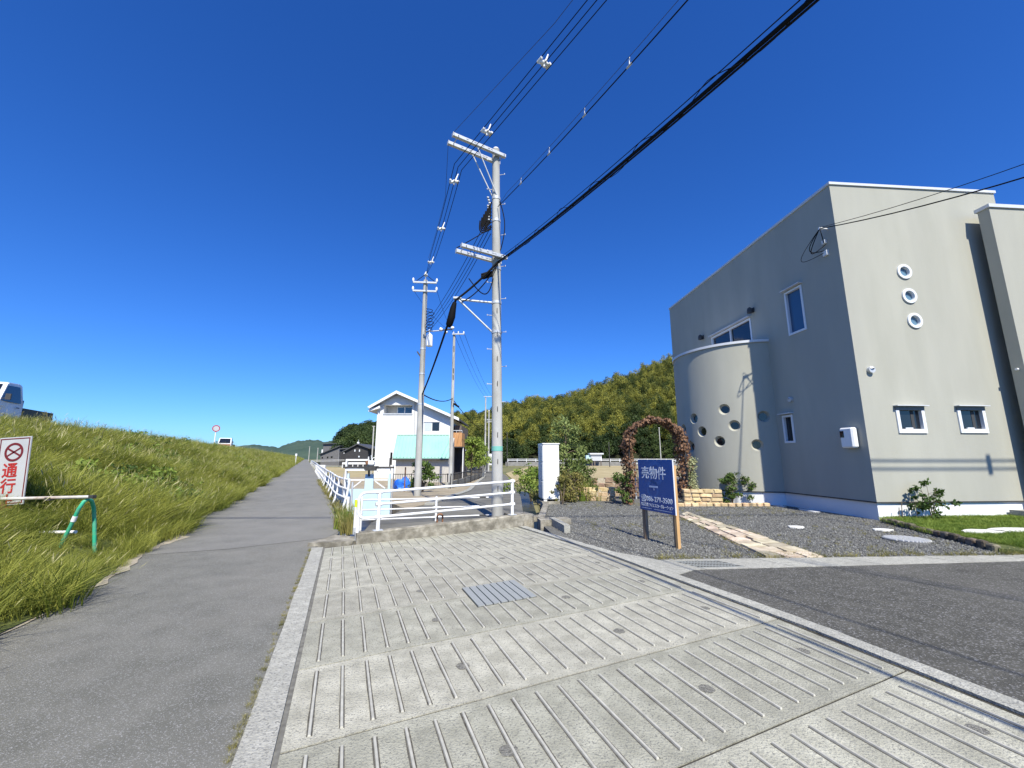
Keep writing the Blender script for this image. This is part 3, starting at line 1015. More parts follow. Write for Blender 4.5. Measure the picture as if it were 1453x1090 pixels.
for e0, e1, z0, z1 in RECT_R:
    cuts_.append(cutter(hbox(MB(), e0, e1, -0.1, 0.14, z0, z1)))
for e, z in ROUND_R:
    cuts_.append(cutter(MB().tube([HP(e, -0.1, z), HP(e, 0.12, z)], 0.165, 28)))
put('wall', boolean_cut(body, cuts_), house, org(house))
hbox(MB(), 0.035, 4.78, 0.035, 9.36, -0.25, 0.385).build('foundation', M['base_white'], house)
hbox(MB(), -0.012, 4.82, -0.012, 9.41, 0.372, 0.4).build('drip_edge', M['dark_metal'], house)
hbox(MB(), -0.03, 4.84, -0.035, 9.43, ZT - 0.05, ZT + 0.02).build('coping', M['trim_metal'], house)
# curved bay
BC_N, BC_S, BC_R = 0.35, 5.1, 2.2               # centre behind the wall line, along the wall, radius
def arc(rad, n=150):
    out = []
    half = math.acos((BC_N - 0.3) / rad) if rad > BC_N else 1
    a0, a1 = -half, half
    for i in range(n + 1):
        a = a0 + (a1 - a0) * i / n
        out.append((BC_N - rad * math.cos(a), BC_S + rad * math.sin(a)))
    return out
def bay_solid(r_out, z0, z1):
    p = [xy(HP(e, d, 0)) for e, d in arc(r_out)]
    m_ = MB().prism(p, z0, z1)
    return m_
ZB = 5.13
bay_me = bay_solid(BC_R, 0.40, ZB - 0.06).mesh('curved_bay', M['stucco'], org(house))
PORT_PX = [(1027.5, 581), (984.5, 594), (996, 612.5), (1042, 604), (1021, 626.5), (1074.5, 631.5), (1084, 591), (981, 634), (970, 609)]
def bay_hit(x, y):
    """where the sight line of a porthole meets the bay"""
    r = ray(x, y)
    c = HP(BC_N, BC_S, 0)
    a = r.x ** 2 + r.y ** 2
    b = -2 * (r.x * c.x + r.y * c.y)
    cc = c.x ** 2 + c.y ** 2 - BC_R ** 2
    dis = b * b - 4 * a * cc
    if dis < 0:
        return None
    t = (-b - math.sqrt(dis)) / (2 * a)
    p = Vector((r.x * t, r.y * t, EYE + r.z * t))
    n = Vector((p.x - c.x, p.y - c.y, 0)).normalized()
    return p, n
ports = [bay_hit(*p) for p in PORT_PX]
ports = [p for p in ports if p]
pc = []
for p, n in ports:
    pc.append(cutter(MB().tube([p + n * 0.06, p, p - n * 0.13], [0.205, 0.178, 0.112], 24)))
bay = put('curved_bay', boolean_cut(bay_me, pc), house, org(house))
bm = bmesh.new(); bm.from_mesh(bay.data)
for f in bm.faces:
    f.smooth = False
bm.to_mesh(bay.data); bm.free()
for p, n in ports:
    q = MB().tube([p - n * 0.128, p - n * 0.112], 0.119, 20).build('porthole', M['glass'], bay)
bay_solid(BC_R - 0.035, -0.25, 0.385).build('bay_foundation', M['base_white'], house)
bay_solid(BC_R + 0.012, 0.372, 0.4).build('bay_drip_edge', M['dark_metal'], house)
bay_solid(BC_R + 0.05, ZB - 0.06, ZB + 0.02).build('bay_coping', M['trim_metal'], house)
# windows of the shaded wall (frame stands 2 cm proud of the opening)
def win_L(d0, d1, z0, z1, mull=(), g=M['glass'], hood=True, name='window'):
    fr = MB()
    fw = 0.055
    hbox(fr, -0.02, 0.10, d0 - 0.004, d0 + fw, z0 - 0.004, z1 + 0.004)
    hbox(fr, -0.02, 0.10, d1 - fw, d1 + 0.004, z0 - 0.004, z1 + 0.004)
    hbox(fr, -0.022, 0.10, d0 + fw, d1 - fw, z0 - 0.004, z0 + fw)
    hbox(fr, -0.022, 0.10, d0 + fw, d1 - fw, z1 - fw, z1 + 0.004)
    for q in mull:
        hbox(fr, 0.0, 0.09, q - 0.03, q + 0.03, z0 + fw, z1 - fw)
    w = fr.build(name, M['white_frame'], house)
    edges = [d0 + fw] + list(mull) + [d1 - fw]
    for i in range(len(edges) - 1):
        hbox(MB(), 0.055, 0.075, edges[i], edges[i + 1], z0 + fw, z1 - fw).build('pane', g, w)
    if hood:
        hbox(MB(), -0.13, 0.0, d0 - 0.05, d1 + 0.05, z1 + 0.035, z1 + 0.06).build('hood', M['trim_metal'], w)
    return w
win_L(1.33, 2.0, 4.98, 6.32, g=M['glass_blue'])
win_L(2.26, 2.67, 1.84, 2.66)
win_L(3.63, 6.03, 4.45, 6.12, mull=(4.83,))
def win_R(e0, e1, z0, z1):
    fr = MB()
    fw = 0.075
    hbox(fr, e0 - 0.004, e0 + fw, -0.03, 0.08, z0 - 0.004, z1 - 0.09)
    hbox(fr, e1 - fw, e1 + 0.004, -0.03, 0.08, z0 - 0.004, z1 - 0.09)
    hbox(fr, e0 + fw, e1 - fw, -0.032, 0.08, z0 - 0.004, z0 + fw + 0.02)
    w = fr.build('window', M['white_frame'], house)
    hbox(MB(), e0, e1, -0.04, 0.06, z1 - 0.09, z1).build('shaded_head', mat('shadowed grey window head', (0.16, 0.18, 0.19), None), w)  # window head under the hood, its shade painted in as grey
    hbox(MB(), e0 + fw, e1 - fw, 0.05, 0.07, z0 + fw + 0.02, z1 - 0.09).build('pane', M['glass'], w)
    hbox(MB(), e0 - 0.04, e1 + 0.06, -0.12, -0.0, z1 + 0.004, z1 + 0.022).build('hood', M['trim_metal'], w)
    hbox(MB(), e0 + 0.22, e0 + 0.4, 0.0, 0.03, z0 + 0.1, z0 + 0.13).build('latch', M['white_frame'], w)
    hbox(MB(), e0 + fw + 0.36, e0 + fw + 0.44, 0.044, 0.0495, z0 + fw + 0.02, z1 - 0.09).build('curtain_edge', mat('grey curtain', (0.05, 0.052, 0.055), None), w)
for e0, e1, z0, z1 in RECT_R:
    win_R(e0, e1, z0, z1)
def ring(mb, c, n, r0, r1, depth, seg=32):
    """flat-ended ring round axis n"""
    c, n = Vector(c), Vector(n).normalized()
    x = n.cross(Vector((0, 0, 1))).normalized()
    y = n.cross(x)
    vs, fs = [], []
    for i in range(seg):
        a = 2 * math.pi * i / seg
        u = x * math.cos(a) + y * math.sin(a)
        vs += [c + u * r0 - n * depth, c + u * r0, c + u * r1, c + u * r1 - n * depth]
    for i in range(seg):
        j = (i + 1) % seg
        for k in range(3):
            fs.append((4 * i + k, 4 * i + k + 1, 4 * j + k + 1, 4 * j + k))
    mb.add(vs, fs)
    return mb
nR = -Vector((HD.x, HD.y, 0))
for e, z in ROUND_R:
    w = ring(MB(), HP(e, -0.035, z), nR, 0.135, 0.198, 0.09).build('round_window', M['white_frame'], house)
    MB().tube([HP(e, 0.06, z), HP(e, 0.045, z)], 0.15, 28).build('pane', M['glass_porthole'], w)
# vent caps
def vent(p, n, s=1.0):
    p, n = Vector(p), Vector(n)
    q = MB()
    r = 0.075 * s
    q.tube([p - n * 0.01, p + n * 0.07 * s], r, 16)
    side = n.cross(Vector((0, 0, 1)))
    vs, fs = [], []
    m_ = 10
    for i in range(m_ + 1):
        a = math.pi * i / m_
        for t in (0.0, 1.0):
            b = p + n * (0.07 * s * (1 - t) + 0.11 * s * t * max(math.sin(a), 0.35))
            vs.append(b + side * math.cos(a) * r * (1 - 0.15 * t) + Vector((0, 0, 1)) * (math.sin(a) * r * (1 - 0.4 * t) - 0.02 * t))
    for i in range(m_):
        fs.append((2 * i, 2 * i + 1, 2 * i + 3, 2 * i + 2))
    q.add(vs, fs, True)
    return q.build('vent_cap', M['galv'], house)
vent(HP(0.33, 0, 3.52), nR, 1.1)
nL = -Vector((HE.x, HE.y, 0))
vent(HP(0, 2.23, 3.1), nL, 1.0)
# wall lamps above the balcony
for d in (3.45, 6.63):
    lm = MB()
    hbox(lm, -0.03, 0.0, d - 0.06, d + 0.06, 6.24, 6.40)
    lm.tube([HP(-0.03, d, 6.34), HP(-0.13, d, 6.36)], 0.018, 8)
    lm.tube([HP(-0.13, d, 6.22), HP(-0.13, d, 6.3), HP(-0.13, d, 6.38), HP(-0.13, d, 6.42)], [0.085, 0.09, 0.07, 0.02], 14)
    lm.build('wall_lamp', M['dark_metal'], house)
# electricity meter
mt = MB().bbox(HP(-0.09, 0.39, 1.89), (0.16, 0.37, 0.50), 0.035, R=HR).build('meter_box', M['white_plastic'], house)
hbox(MB(), -0.176, -0.168, 0.44, 0.545, 1.9, 2.06).build('meter_window', M['glass'], mt)
# screen wall standing forward on the right, and the wing behind it
sw = hbox(MB(), 3.84, 10.5, -0.49, -0.24, -0.2, 7.76).build('screen_wall', M['stucco'], house)
hbox(MB(), 3.80, 10.54, -0.53, -0.20, 7.76, 7.85).build('screen_coping', M['trim_metal'], house)
hbox(MB(), 4.83, 10.5, -0.23, 6.0, -0.2, 7.2).build('wing', M['stucco'], house)
hbox(MB(), 3.3, 3.83, -0.75, -0.02, -0.1, 0.2).build('entrance_step', M['kerb'], house)
MB().tube([HP(3.835, -0.37, 3.52), HP(3.78, -0.37, 3.52)], 0.03, 10).build('pipe_stub', M['white_plastic'], house)
# service bracket and drip loops near the corner
sb = MB()
B0 = HP(0, 0.22, 7.4)
sb.tube([B0 + nL * -0.01, B0 + nL * 0.16], 0.02, 8)
sb.tube([B0 + nL * 0.14, B0 + nL * 0.26], 0.035, 8)
sb.build('service_bracket', M['white_plastic'], house)
MB().box(HP(-0.03, 0.36, 6.78), (0.07, 0.13, 0.14), R=HR).build('junction_box', M['white_plastic'], house)
MB().box(HP(-0.03, 0.36, 7.1), (0.07, 0.1, 0.1), R=HR).build('junction_box', M['white_plastic'], house)
lp = MB()
BE = B0 + nL * 0.24
def loop(p0, p1, sagx, n=18):
    p0, p1 = Vector(p0), Vector(p1)
    return [p0.lerp(p1, i / n) + Vector(sagx) * math.sin(math.pi * i / n) for i in range(n + 1)]
lp.tube(loop(BE, HP(-0.05, 0.36, 6.85), (nL.x * 0.12 + HD.x * 0.3, HD.y * 0.3, -0.15)), 0.011, 6)
lp.tube(loop(BE, HP(-0.05, 0.36, 7.08), (nL.x * 0.2, -0.25, -0.12)), 0.011, 6)
lp.tube(loop(BE, HP(-0.05, 0.36, 6.8), (nL.x * 0.18 + HD.x * 0.55, HD.y * 0.55, -0.3)), 0.007, 6)
lp.tube(loop(BE, HP(-0.05, 0.3, 7.0), (nL.x * 0.25, 0.15, -0.4)), 0.012, 6)
lp.build('service_wire_loop', M['black_rubber'], house)

# ---- things on the lot
# sale board
pr_, plf = Vector(xy(G(963, 778))), Vector(xy(G(915, 764)))
bdir = (plf - pr_).normalized()                  # board runs away from the camera
bnor = Vector((bdir.y * -1, bdir.x))             # faces left
if bnor.x > 0:
    bnor = -bnor
BW = (plf - pr_).length + 0.06
ZB0, ZB1 = 0.50, 1.37
sign = thing('sale_board', 'blue for-sale board with white Japanese lettering on two timber posts', 'sign', (pr_.x, pr_.y, 0))
R_b = Matrix(((-bdir.x, bnor.x, 0), (-bdir.y, bnor.y, 0), (0, 0, 1)))   # local x to the reader's right, y out of the face
def BP(x, out, z):
    """x from the board's left edge as read, out of its face, z up"""
    p = plf + (pr_ - plf).normalized() * (x - 0.03) + bnor * (0.045 + out)
    return Vector((p.x, p.y, z))
for t, mm, zt in ((0.05, 'timber_grey', 1.25), (BW - 0.035, 'timber_raw', 1.28)):
    MB().box(BP(t, -0.05, zt / 2 - 0.15), (0.05, 0.055, zt + 0.3), R=R_b).build('post', M[mm], sign)
    MB().box(BP(t - 0.048 if t > 0.3 else t + 0.048, -0.05, zt / 2 - 0.15), (0.036, 0.045, zt + 0.3), R=R_b).build('post', M['timber_grey'], sign)
board = MB().bbox(BP(BW / 2, -0.01, (ZB0 + ZB1) / 2), (BW, 0.018, ZB1 - ZB0), 0.003, R=R_b).build('board', M['blue_board'], sign)
ed = MB()
ed.box(BP(BW + 0.004, -0.012, (ZB0 + ZB1) / 2), (0.006, 0.022, ZB1 - ZB0 + 0.004), R=R_b)
ed.build('board_edge', M['trim_metal'], sign)
face_rot = Matrix(((-bdir.x, 0, bnor.x), (-bdir.y, 0, bnor.y), (0, 1, 0))).to_euler()
HB = ZB1 - ZB0
def lettering(txt, x, zf, size, m, bold=0.0, sx=1.0):
    me = text_mesh(txt, size, m, bold, sx)
    if not len(me.vertices):
        return
    put('lettering', me, board, BP(x, 0.0015, ZB0 + HB * zf), face_rot)
em = MB()
for r0, r1, cx_, cz_ in ((0.17, 0.26, 0.53, 0.74), (0.13, 0.2, 0.42, 0.42)):
    c0 = BP(BW * cx_, 0.001, ZB0 + HB * cz_)
    vs = []
    for i in range(40):
        a = 2 * math.pi * i / 40
        for rr_ in (r0, r1):
            vs.append(c0 + Vector((-bdir.x, -bdir.y, 0)) * math.cos(a) * rr_ * 0.8 + Vector((0, 0, math.sin(a) * rr_ * 0.8)))
    em.add(vs, [(2 * i, 2 * i + 1, (2 * i + 3) % 80, (2 * i + 2) % 80) for i in range(40)])
em.build('emblem', M['blue_board_pale'], board)
lettering('売物件', BW * 0.46, 0.745, BW * 0.245, M['letter_white'], 0.0012, 0.98)
lettering('☎086-271-3500', BW * 0.5, 0.235, BW * 0.132, M['letter_white'], 0.0004, 0.98)
lettering('株式会社 ワイエスコーポレーション', BW * 0.5, 0.115, BW * 0.072, M['letter_white'], 0.0, 0.78)
st = MB()
st.box(BP(BW * 0.45, 0.002, ZB0 + HB * 0.475), (BW * 0.25, 0.002, 0.028), R=R_b)
st.box(BP(BW * 0.46, 0.002, ZB0 + HB * 0.425), (0.016, 0.002, 0.03), R=R_b)
st.build('sticker', M['letter_pale'], board)
for k in range(26):
    if k in (9, 10):
        continue
    MB().box(BP(BW * (0.08 + 0.033 * k), 0.002, ZB0 + HB * 0.045), (BW * 0.022, 0.002, 0.009), R=R_b).build('small_print', M['letter_pale'], board)

# round manhole cover with raised bars
mc = Vector(xy((G(1253, 762) + G(1322, 770)) / 2))
mh = thing('manhole_cover', 'round white ribbed manhole cover set in the gravel by the lawn', 'manhole cover', (mc.x, mc.y, -0.01))
MB().tube([(mc.x, mc.y, -0.05), (mc.x, mc.y, 0.012)], 0.33, 36).build('lid', mat('grey white lid', (0.16, 0.16, 0.155), (0.22, 0.22, 0.21), 8.0, 0.7), mh)
for k in range(-6, 7):
    hw = math.sqrt(max(0.31 ** 2 - (k * 0.047) ** 2, 0))
    MB().box((mc.x + k * 0.047, mc.y, 0.018), (0.02, hw * 2, 0.012), 0).build('bar', M['flag_white'], mh)

# round stepping stones in the gravel and on the lawn
def flat_stone(name, pts_px=None, c=None, rx=0.2, ry=0.2, rz=0.0, z0=-0.05, z1=0.02, m=None, seed=0, parent=None):
    r = random.Random(seed)
    n = 9
    c = Vector(c)
    poly = []
    for i in range(n):
        a = 2 * math.pi * i / n + r.uniform(-0.15, 0.15)
        q = r.uniform(0.85, 1.08)
        x, y = rx * q * math.cos(a), ry * q * math.sin(a)
        poly.append((c.x + x * math.cos(rz) - y * math.sin(rz), c.y + x * math.sin(rz) + y * math.cos(rz)))
    return MB().prism(poly, z0, z1).build(name, m or M['flag_white'], parent)
for i, (px, py, rx, ry, lab) in enumerate([
        (1130, 748, 0.16, 0.14, 'small pale flat stone in the gravel midway between the stone path and the house'),
        (1253, 752, 0.2, 0.13, 'pale flat stone in the gravel beside the manhole cover'),
        (1115, 720, 0.42, 0.14, 'long pale flat stone against the shaded house wall near the curved bay'),
        (1166, 727, 0.42, 0.14, 'long pale flat stone against the shaded house wall under the meter box')]):
    c = G(px, py)
    if i >= 2:
        c = HP(-0.27, 3.0 if i == 2 else 1.75, 0)
    o = flat_stone('stepping_stone', None, c, rx if i < 2 else ry, ry if i < 2 else rx, 0, -0.05, 0.012, M['flag_white'], 20 + i)
    tag(o, lab, 'stone', 'flat stones in the gravel')
# paving of the stone path across the gravel
PA0, PA1 = Vector(xy(G(1085, 791))), Vector(xy(G(962, 733)))
PB0, PB1 = Vector(xy(G(1172, 791))), Vector(xy(G(975, 727)))
spath = struct(MB().prism([PA0, PB0, PB1 + (PB1 - PB0) * 0.02, PA1], -0.2, -0.004).build('stone_path', M['soil']))
r3 = random.Random(12)
nr = 15
for i in range(nr):
    t0_, t1_ = i / nr, (i + 1) / nr
    a0, a1 = PA0.lerp(PA1, t0_), PA0.lerp(PA1, t1_)
    b0, b1 = PB0.lerp(PB1, t0_), PB0.lerp(PB1, t1_)
    k = r3.choice((2, 3, 3))
    cut = [0] + sorted((j + r3.uniform(-0.18, 0.18)) / k for j in range(1, k)) + [1]
    for j in range(k):
        g = 0.02
        p = [a0.lerp(b0, cut[j] + g), a0.lerp(b0, cut[j + 1] - g), a1.lerp(b1, cut[j + 1] - g + r3.uniform(-.02, .02)), a1.lerp(b1, cut[j] + g + r3.uniform(-.02, .02))]
        cc = sum((q for q in p), Vector((0, 0))) / 4
        p = [cc + (q - cc) * r3.uniform(0.86, 0.97) for q in p]
        MB().prism(p, -0.03, 0.012 + r3.uniform(0, 0.018)).build('stone', M['flag'], spath)
# lawn with its edging stones
LE0, LE1 = Vector(xy(G(1256, 741))), Vector(xy(G(1418, 783)))
lawn_poly = [LE0, LE1, (LE1.x + 0.3, LE1.y - 0.25), (16, 7.6), (16, 10.2), HP(3.8, 0.0, 0), HP(0.06, 0.0, 0)]
lawn = struct(MB().prism([xy(p) for p in lawn_poly], -0.2, 0.05).build('lawn', M['slope_soil']))
ne = 15
for i in range(ne):
    p = LE0.lerp(LE1, (i + 0.5) / ne)
    L = (LE1 - LE0).length / ne
    ang = math.atan2((LE1 - LE0).y, (LE1 - LE0).x)
    s = r3.uniform(0.75, 0.97)
    MB().bbox((p.x, p.y, 0.02), (L * s, r3.uniform(0.08, 0.13), r3.uniform(0.12, 0.19)), 0.02, ang + r3.uniform(-.1, .1)).build('edging_stone', M['edging'], lawn)
for i, (px, py, rx, ry, lab) in enumerate([(1395, 756, 0.42, 0.2, 'long pale stepping stone sunk in the lawn by the edging'), (1440, 754, 0.55, 0.22, 'broad pale stepping stone in the lawn towards the entrance step')]):
    o = flat_stone('stepping_stone', None, G(px, py, 0.05), rx, ry, 0.1, 0.0, 0.085, M['flag_white'], 40 + i)
    tag(o, lab, 'stone', 'stepping stones in the lawn')

# sandstone walls, brick by brick
def brick_wall(name, label, p0, p1, rows, bh, bl, thick, z0, m, seed, ragged=0.0):
    p0, p1 = Vector(p0), Vector(p1)
    L = (p1 - p0).length
    dr = (p1 - p0).normalized()
    ang = math.atan2(dr.y, dr.x)
    c = (p0 + p1) / 2
    t = thing(name, label, 'wall', (c.x, c.y, z0))
    MB().box((c.x, c.y, z0 + rows * bh / 2 - 0.03), (L - 0.05, thick - 0.07, rows * bh - 0.03), ang).build('core', M['mortar'], t)
    r = random.Random(seed)
    shapes = []
    for k in range(5):
        b = MB()
        bm = bmesh.new()
        bmesh.ops.create_cube(bm, size=1.0)
        for v in bm.verts:
            v.co = Vector((v.co.x + r.uniform(-.04, .04), v.co.y + r.uniform(-.08, .08), v.co.z + r.uniform(-.06, .06)))
        bmesh.ops.bevel(bm, geom=list(bm.edges), offset=0.09, segments=1, affect='EDGES')
        me = bpy.data.meshes.new('brick')
        bm.to_mesh(me)
        bm.free()
        me.materials.append(m)
        shapes.append(me)
    for row in range(rows):
        x = -r.uniform(0.0, bl * 0.6) if row % 2 else 0.0
        while x < L - 0.06:
            w = bl * r.uniform(0.75, 1.25)
            a, b = max(x, 0), min(x + w, L)
            x += w
            if b - a < 0.07 or (row == rows - 1 and r.random() < ragged):
                continue
            q = p0 + dr * ((a + b) / 2)
            put('brick', r.choice(shapes), t, (q.x, q.y, z0 + (row + 0.5) * bh), (0, 0, ang + r.uniform(-.02, .02)), scale=(b - a - 0.018, thick, bh - 0.016))
    return t
WB = 13.3
brick_wall('brick_wall', 'low honey sandstone wall of rough blocks beside the curved bay', (atY(968, 700, 13.05).x, 13.05), (atY(1023, 700, 12.9).x, 12.9), 4, 0.118, 0.3, 0.3, 0.0, M['stone_y'], 3)
brick_wall('brick_wall', 'honey sandstone block wall between the white cabinet and the leafy arch', (atY(803, 700, 14.4).x, 14.4), (atY(872, 700, 14.4).x, 14.4), 3, 0.15, 0.34, 0.34, -0.02, M['stone_y'], 5)
brick_wall('brick_wall', 'reddish stone block wall at the back of the garden facing the dry field', (atY(788, 690, 16.3).x, 16.3), (atY(905, 690, 16.3).x, 16.3), 4, 0.19, 0.32, 0.3, -0.1, M['stone_r'], 8, 0.12)
# flat stone border in front of the bay
bord = thing('stone_border', 'row of honey stones bordering the bed in front of the curved bay', 'border', (6.0, 12.2, 0))
r4 = random.Random(3)
q0, q1 = G(960, 718), G(1093, 718)
for i in range(13):
    p = q0.lerp(q1, (i + 0.5) / 13)
    MB().bbox((p.x, p.y + r4.uniform(-.03, .03), 0.03), (0.19 * r4.uniform(.85, 1.1), 0.16, 0.11), 0.02, r4.uniform(-.15, .15)).build('stone', M['stone_y'], bord)
# white cabinet on its plinth
cbx = G(781, 714)
ck = Vector((cbx.x, cbx.y))
cy_ = 13.3
c0 = atY(768.5, 700, cy_).x
c1 = atY(793.0, 700, cy_).x
cab = thing('metal_cabinet', 'tall white metal cabinet on a concrete plinth beside the drain channel', 'cabinet', ((c0 + c1) / 2, cy_ + 0.3, 0))
RC = math.radians(9)
zc0, zc1 = 0.09, 1.84
cm = Vector(((c0 + c1) / 2, cy_ + 0.32, 0))
Rz = Matrix.Rotation(RC, 3, 'Z')
def cb(l, size, nm, m, par, b=0.0):
    p = cm + Rz @ Vector(l)
    mbx = MB()
    (mbx.bbox(p, size, b, RC) if b else mbx.box(p, size, RC))
    return mbx.build(nm, m, par)
cb((0, 0, 0.02), (c1 - c0 + 0.12, 0.75, 0.1), 'plinth', M['old_concrete'], cab)
bodyc = cb((0, 0, (zc0 + zc1) / 2 + 0.02), (c1 - c0 - 0.02, 0.62, zc1 - zc0 - 0.04), 'body', M['cabinet'], cab, 0.012)
for sx in (-1, 1):
    cb((sx * (c1 - c0 - 0.14) / 2, -0.25, zc0 - 0.0), (0.1, 0.1, 0.06), 'foot', M['cabinet'], cab)
cb((0, 0, zc1 + 0.012), (c1 - c0 + 0.03, 0.66, 0.03), 'top', M['cabinet'], cab)
dw = zc1 - zc0
for k in range(3):
    z_ = zc0 + 0.06 + dw * (k + 0.5) / 3 * 0.97
    d_ = cb((-(c1 - c0) / 2 - 0.004, 0, z_), (0.022, 0.58, dw / 3 - 0.04), 'door', M['cabinet_shaded'], cab)  # doors of the left side, in the shade-tinted colour
    cb((-(c1 - c0) / 2 - 0.02, -0.12, z_ + dw / 6 - 0.06), (0.02, 0.16, 0.02), 'handle', M['white_frame'], d_)
# channel walls beside the cabinet
ch = MB()
for a, b, w_ in (((0.66, 9.75), (0.98, 12.4), 0.16), ((0.98, 12.4), (1.05, 14.6), 0.16)):
    ch.beam((*a, -0.35), (*b, -0.35), w_, 0.85)
tag(ch.build('channel_wall', M['old_concrete']), 'dark stained concrete channel wall running back past the white cabinet', 'wall')
o = MB().prism([(0.60, 9.05), (1.28, 9.3), (1.2, 9.62), (0.55, 9.4)], -0.6, 0.11).build('concrete_block', M['old_concrete'])
tag(o, 'squat concrete block across the end of the drain channel', 'block')
e0_, e1_ = G(784, 744), G(806, 757)
o = MB().beam((e0_.x, e0_.y + .1, 0.05), (e1_.x, e1_.y + .1, 0.05), 0.12, 0.16).build('concrete_block', M['kerb'])
tag(o, 'loose concrete kerb stone lying on the gravel by the drain channel', 'block')
o = MB().beam((-0.25, 10.6, -0.1), (0.95, 11.0, -0.1), 0.34, 0.12).build('concrete_block', M['old_concrete'])
tag(o, 'concrete beam bridging the drain channel behind the tall pole', 'block')
o = MB().box((0.16, 10.15, -0.1), (0.55, 0.5, 0.42), 0.4).build('concrete_block', M['old_concrete'])
tag(o, 'concrete footing block at the foot of the tall pole', 'block')
# steel grating in the deck
gq = [Vector(xy(G(*p))) for p in ((655, 836), (730, 824), (762, 847), (678, 862))]
gc = sum(gq, Vector((0, 0))) / 4
gr = thing('drain_grating', 'square galvanised steel grating set in the ribbed concrete slabs', 'grating', (gc.x, gc.y, 0))
MB().prism(gq, -0.01, 0.0025).build('frame', M['drain_shade'], gr)  # solid black plate under the strips, painted as the shaded hollow below
ng_ = 8
for k in range(ng_):
    t0_, t1_ = k / ng_ + 0.01, (k + 1) / ng_ - 0.01
    MB().prism([gq[0].lerp(gq[1], t0_), gq[0].lerp(gq[1], t1_), gq[3].lerp(gq[2], t1_), gq[3].lerp(gq[2], t0_)], 0.0025, 0.012).build('grating_strip', M['grate'], gr)
# gutter grating
t_a, t_b = 0.165, 0.775
gg = thing('drain_grating', 'slotted steel gutter grating at the corner of the gravel lot', 'grating', (*gp(0.5, 0.5), -0.02))
MB().prism([gp(t_a, 0), gp(t_b, 0), gp(t_b, 1), gp(t_a, 1)], -0.2, -0.024).build('drain', M['drain_shade'], gg)  # black plate just below the bars, stands in for the drain's shade
fr = MB()
for s0, s1 in ((0.0, 0.14), (0.86, 1.0)):
    fr.prism([gp(t_a, s0), gp(t_b, s0), gp(t_b, s1), gp(t_a, s1)], -0.05, 0.0)
fr.build('frame', M['kerb'], gg)
for k in range(5):
    s = 0.2 + 0.15 * k
    MB().prism([gp(t_a, s - .016), gp(t_b, s - .016), gp(t_b, s + .016), gp(t_a, s + .016)], -0.03, 0.0).build('bar', M['grate'], gg)
for k in range(14):
    t = t_a + (t_b - t_a) * (k + 0.5) / 14
    MB().prism([gp(t - .006, .15), gp(t + .006, .15), gp(t + .006, .85), gp(t - .006, .85)], -0.03, -0.006).build('cross_bar', M['dark_metal'], gg)

# ================================================================== RAILINGS AND SMALL STREET THINGS
def on_curb(p):
    q = Vector((p[0], p[1])) - (ca + cn * 0.085)
    s = q.dot(cdir)
    return ca + cn * 0.085 + cdir * s
pA = on_curb(G(540, 755, 0.175))
pB = on_curb(G(738, 733, 0.235))
def zpx(p, x, y):
    return atY(x, y, p.y).z
rail_z = [(zpx(pA, 540, 698), zpx(pB, 738, 683)), (zpx(pA, 540, 715.5), zpx(pB, 738, 699)), (zpx(pA, 540, 734), zpx(pB, 738, 715.5))]
rl_ = thing('pipe_railing', 'white three-bar pipe railing with a rounded end on the kerb wall', 'railing', (pA.x, pA.y, 0.17))
for p, z0, z1 in ((pA, 0.16, rail_z[0][0] + 0.02), (pB, 0.22, rail_z[0][1] + 0.045)):
    po = MB().tube([(p.x, p.y, z0), (p.x, p.y, z1)], 0.032, 14).build('post', M['white_paint'], rl_)
    MB().box((p.x, p.y, z0 + 0.02), (0.16, 0.11, 0.012), math.atan2(cdir.y, cdir.x)).build('base_plate', M['galv'], po)
    for za, zb in rail_z:
        zz = za if p is pA else zb
        MB().tube([(p.x - cdir.x * .06, p.y - cdir.y * .06, zz), (p.x + cdir.x * .05, p.y + cdir.y * .05, zz)], 0.034, 10).build('clamp', M['white_paint'], po)
uL = pA - cdir * 0.34
for k, (za, zb) in enumerate(rail_z):
    if k == 1:
        MB().tube([(pA.x, pA.y, za), (pB.x, pB.y, zb)], 0.021, 10).build('rail', M['white_paint'], rl_)
pts = [Vector((pB.x, pB.y, rail_z[0][1])), Vector((pA.x, pA.y, rail_z[0][0]))]
zt_, zl_ = rail_z[0][0] - 0.004, rail_z[2][0]
rad = 0.11
for i in range(7):
    a = math.pi / 2 * i / 6
    c = uL + cdir * rad
    pts.append(Vector((c.x - cdir.x * rad * math.sin(a), c.y - cdir.y * rad * math.sin(a), zt_ - rad + rad * math.cos(a))))
for i in range(7):
    a = math.pi / 2 * i / 6
    c = uL + cdir * rad
    pts.append(Vector((c.x - cdir.x * rad * math.cos(a), c.y - cdir.y * rad * math.cos(a), zl_ + rad - rad * math.sin(a))))
pts += [Vector((pA.x, pA.y, rail_z[2][0])), Vector((pB.x, pB.y, rail_z[2][1]))]
MB().tube(pts, 0.023, 12).build('rail', M['white_paint'], rl_)

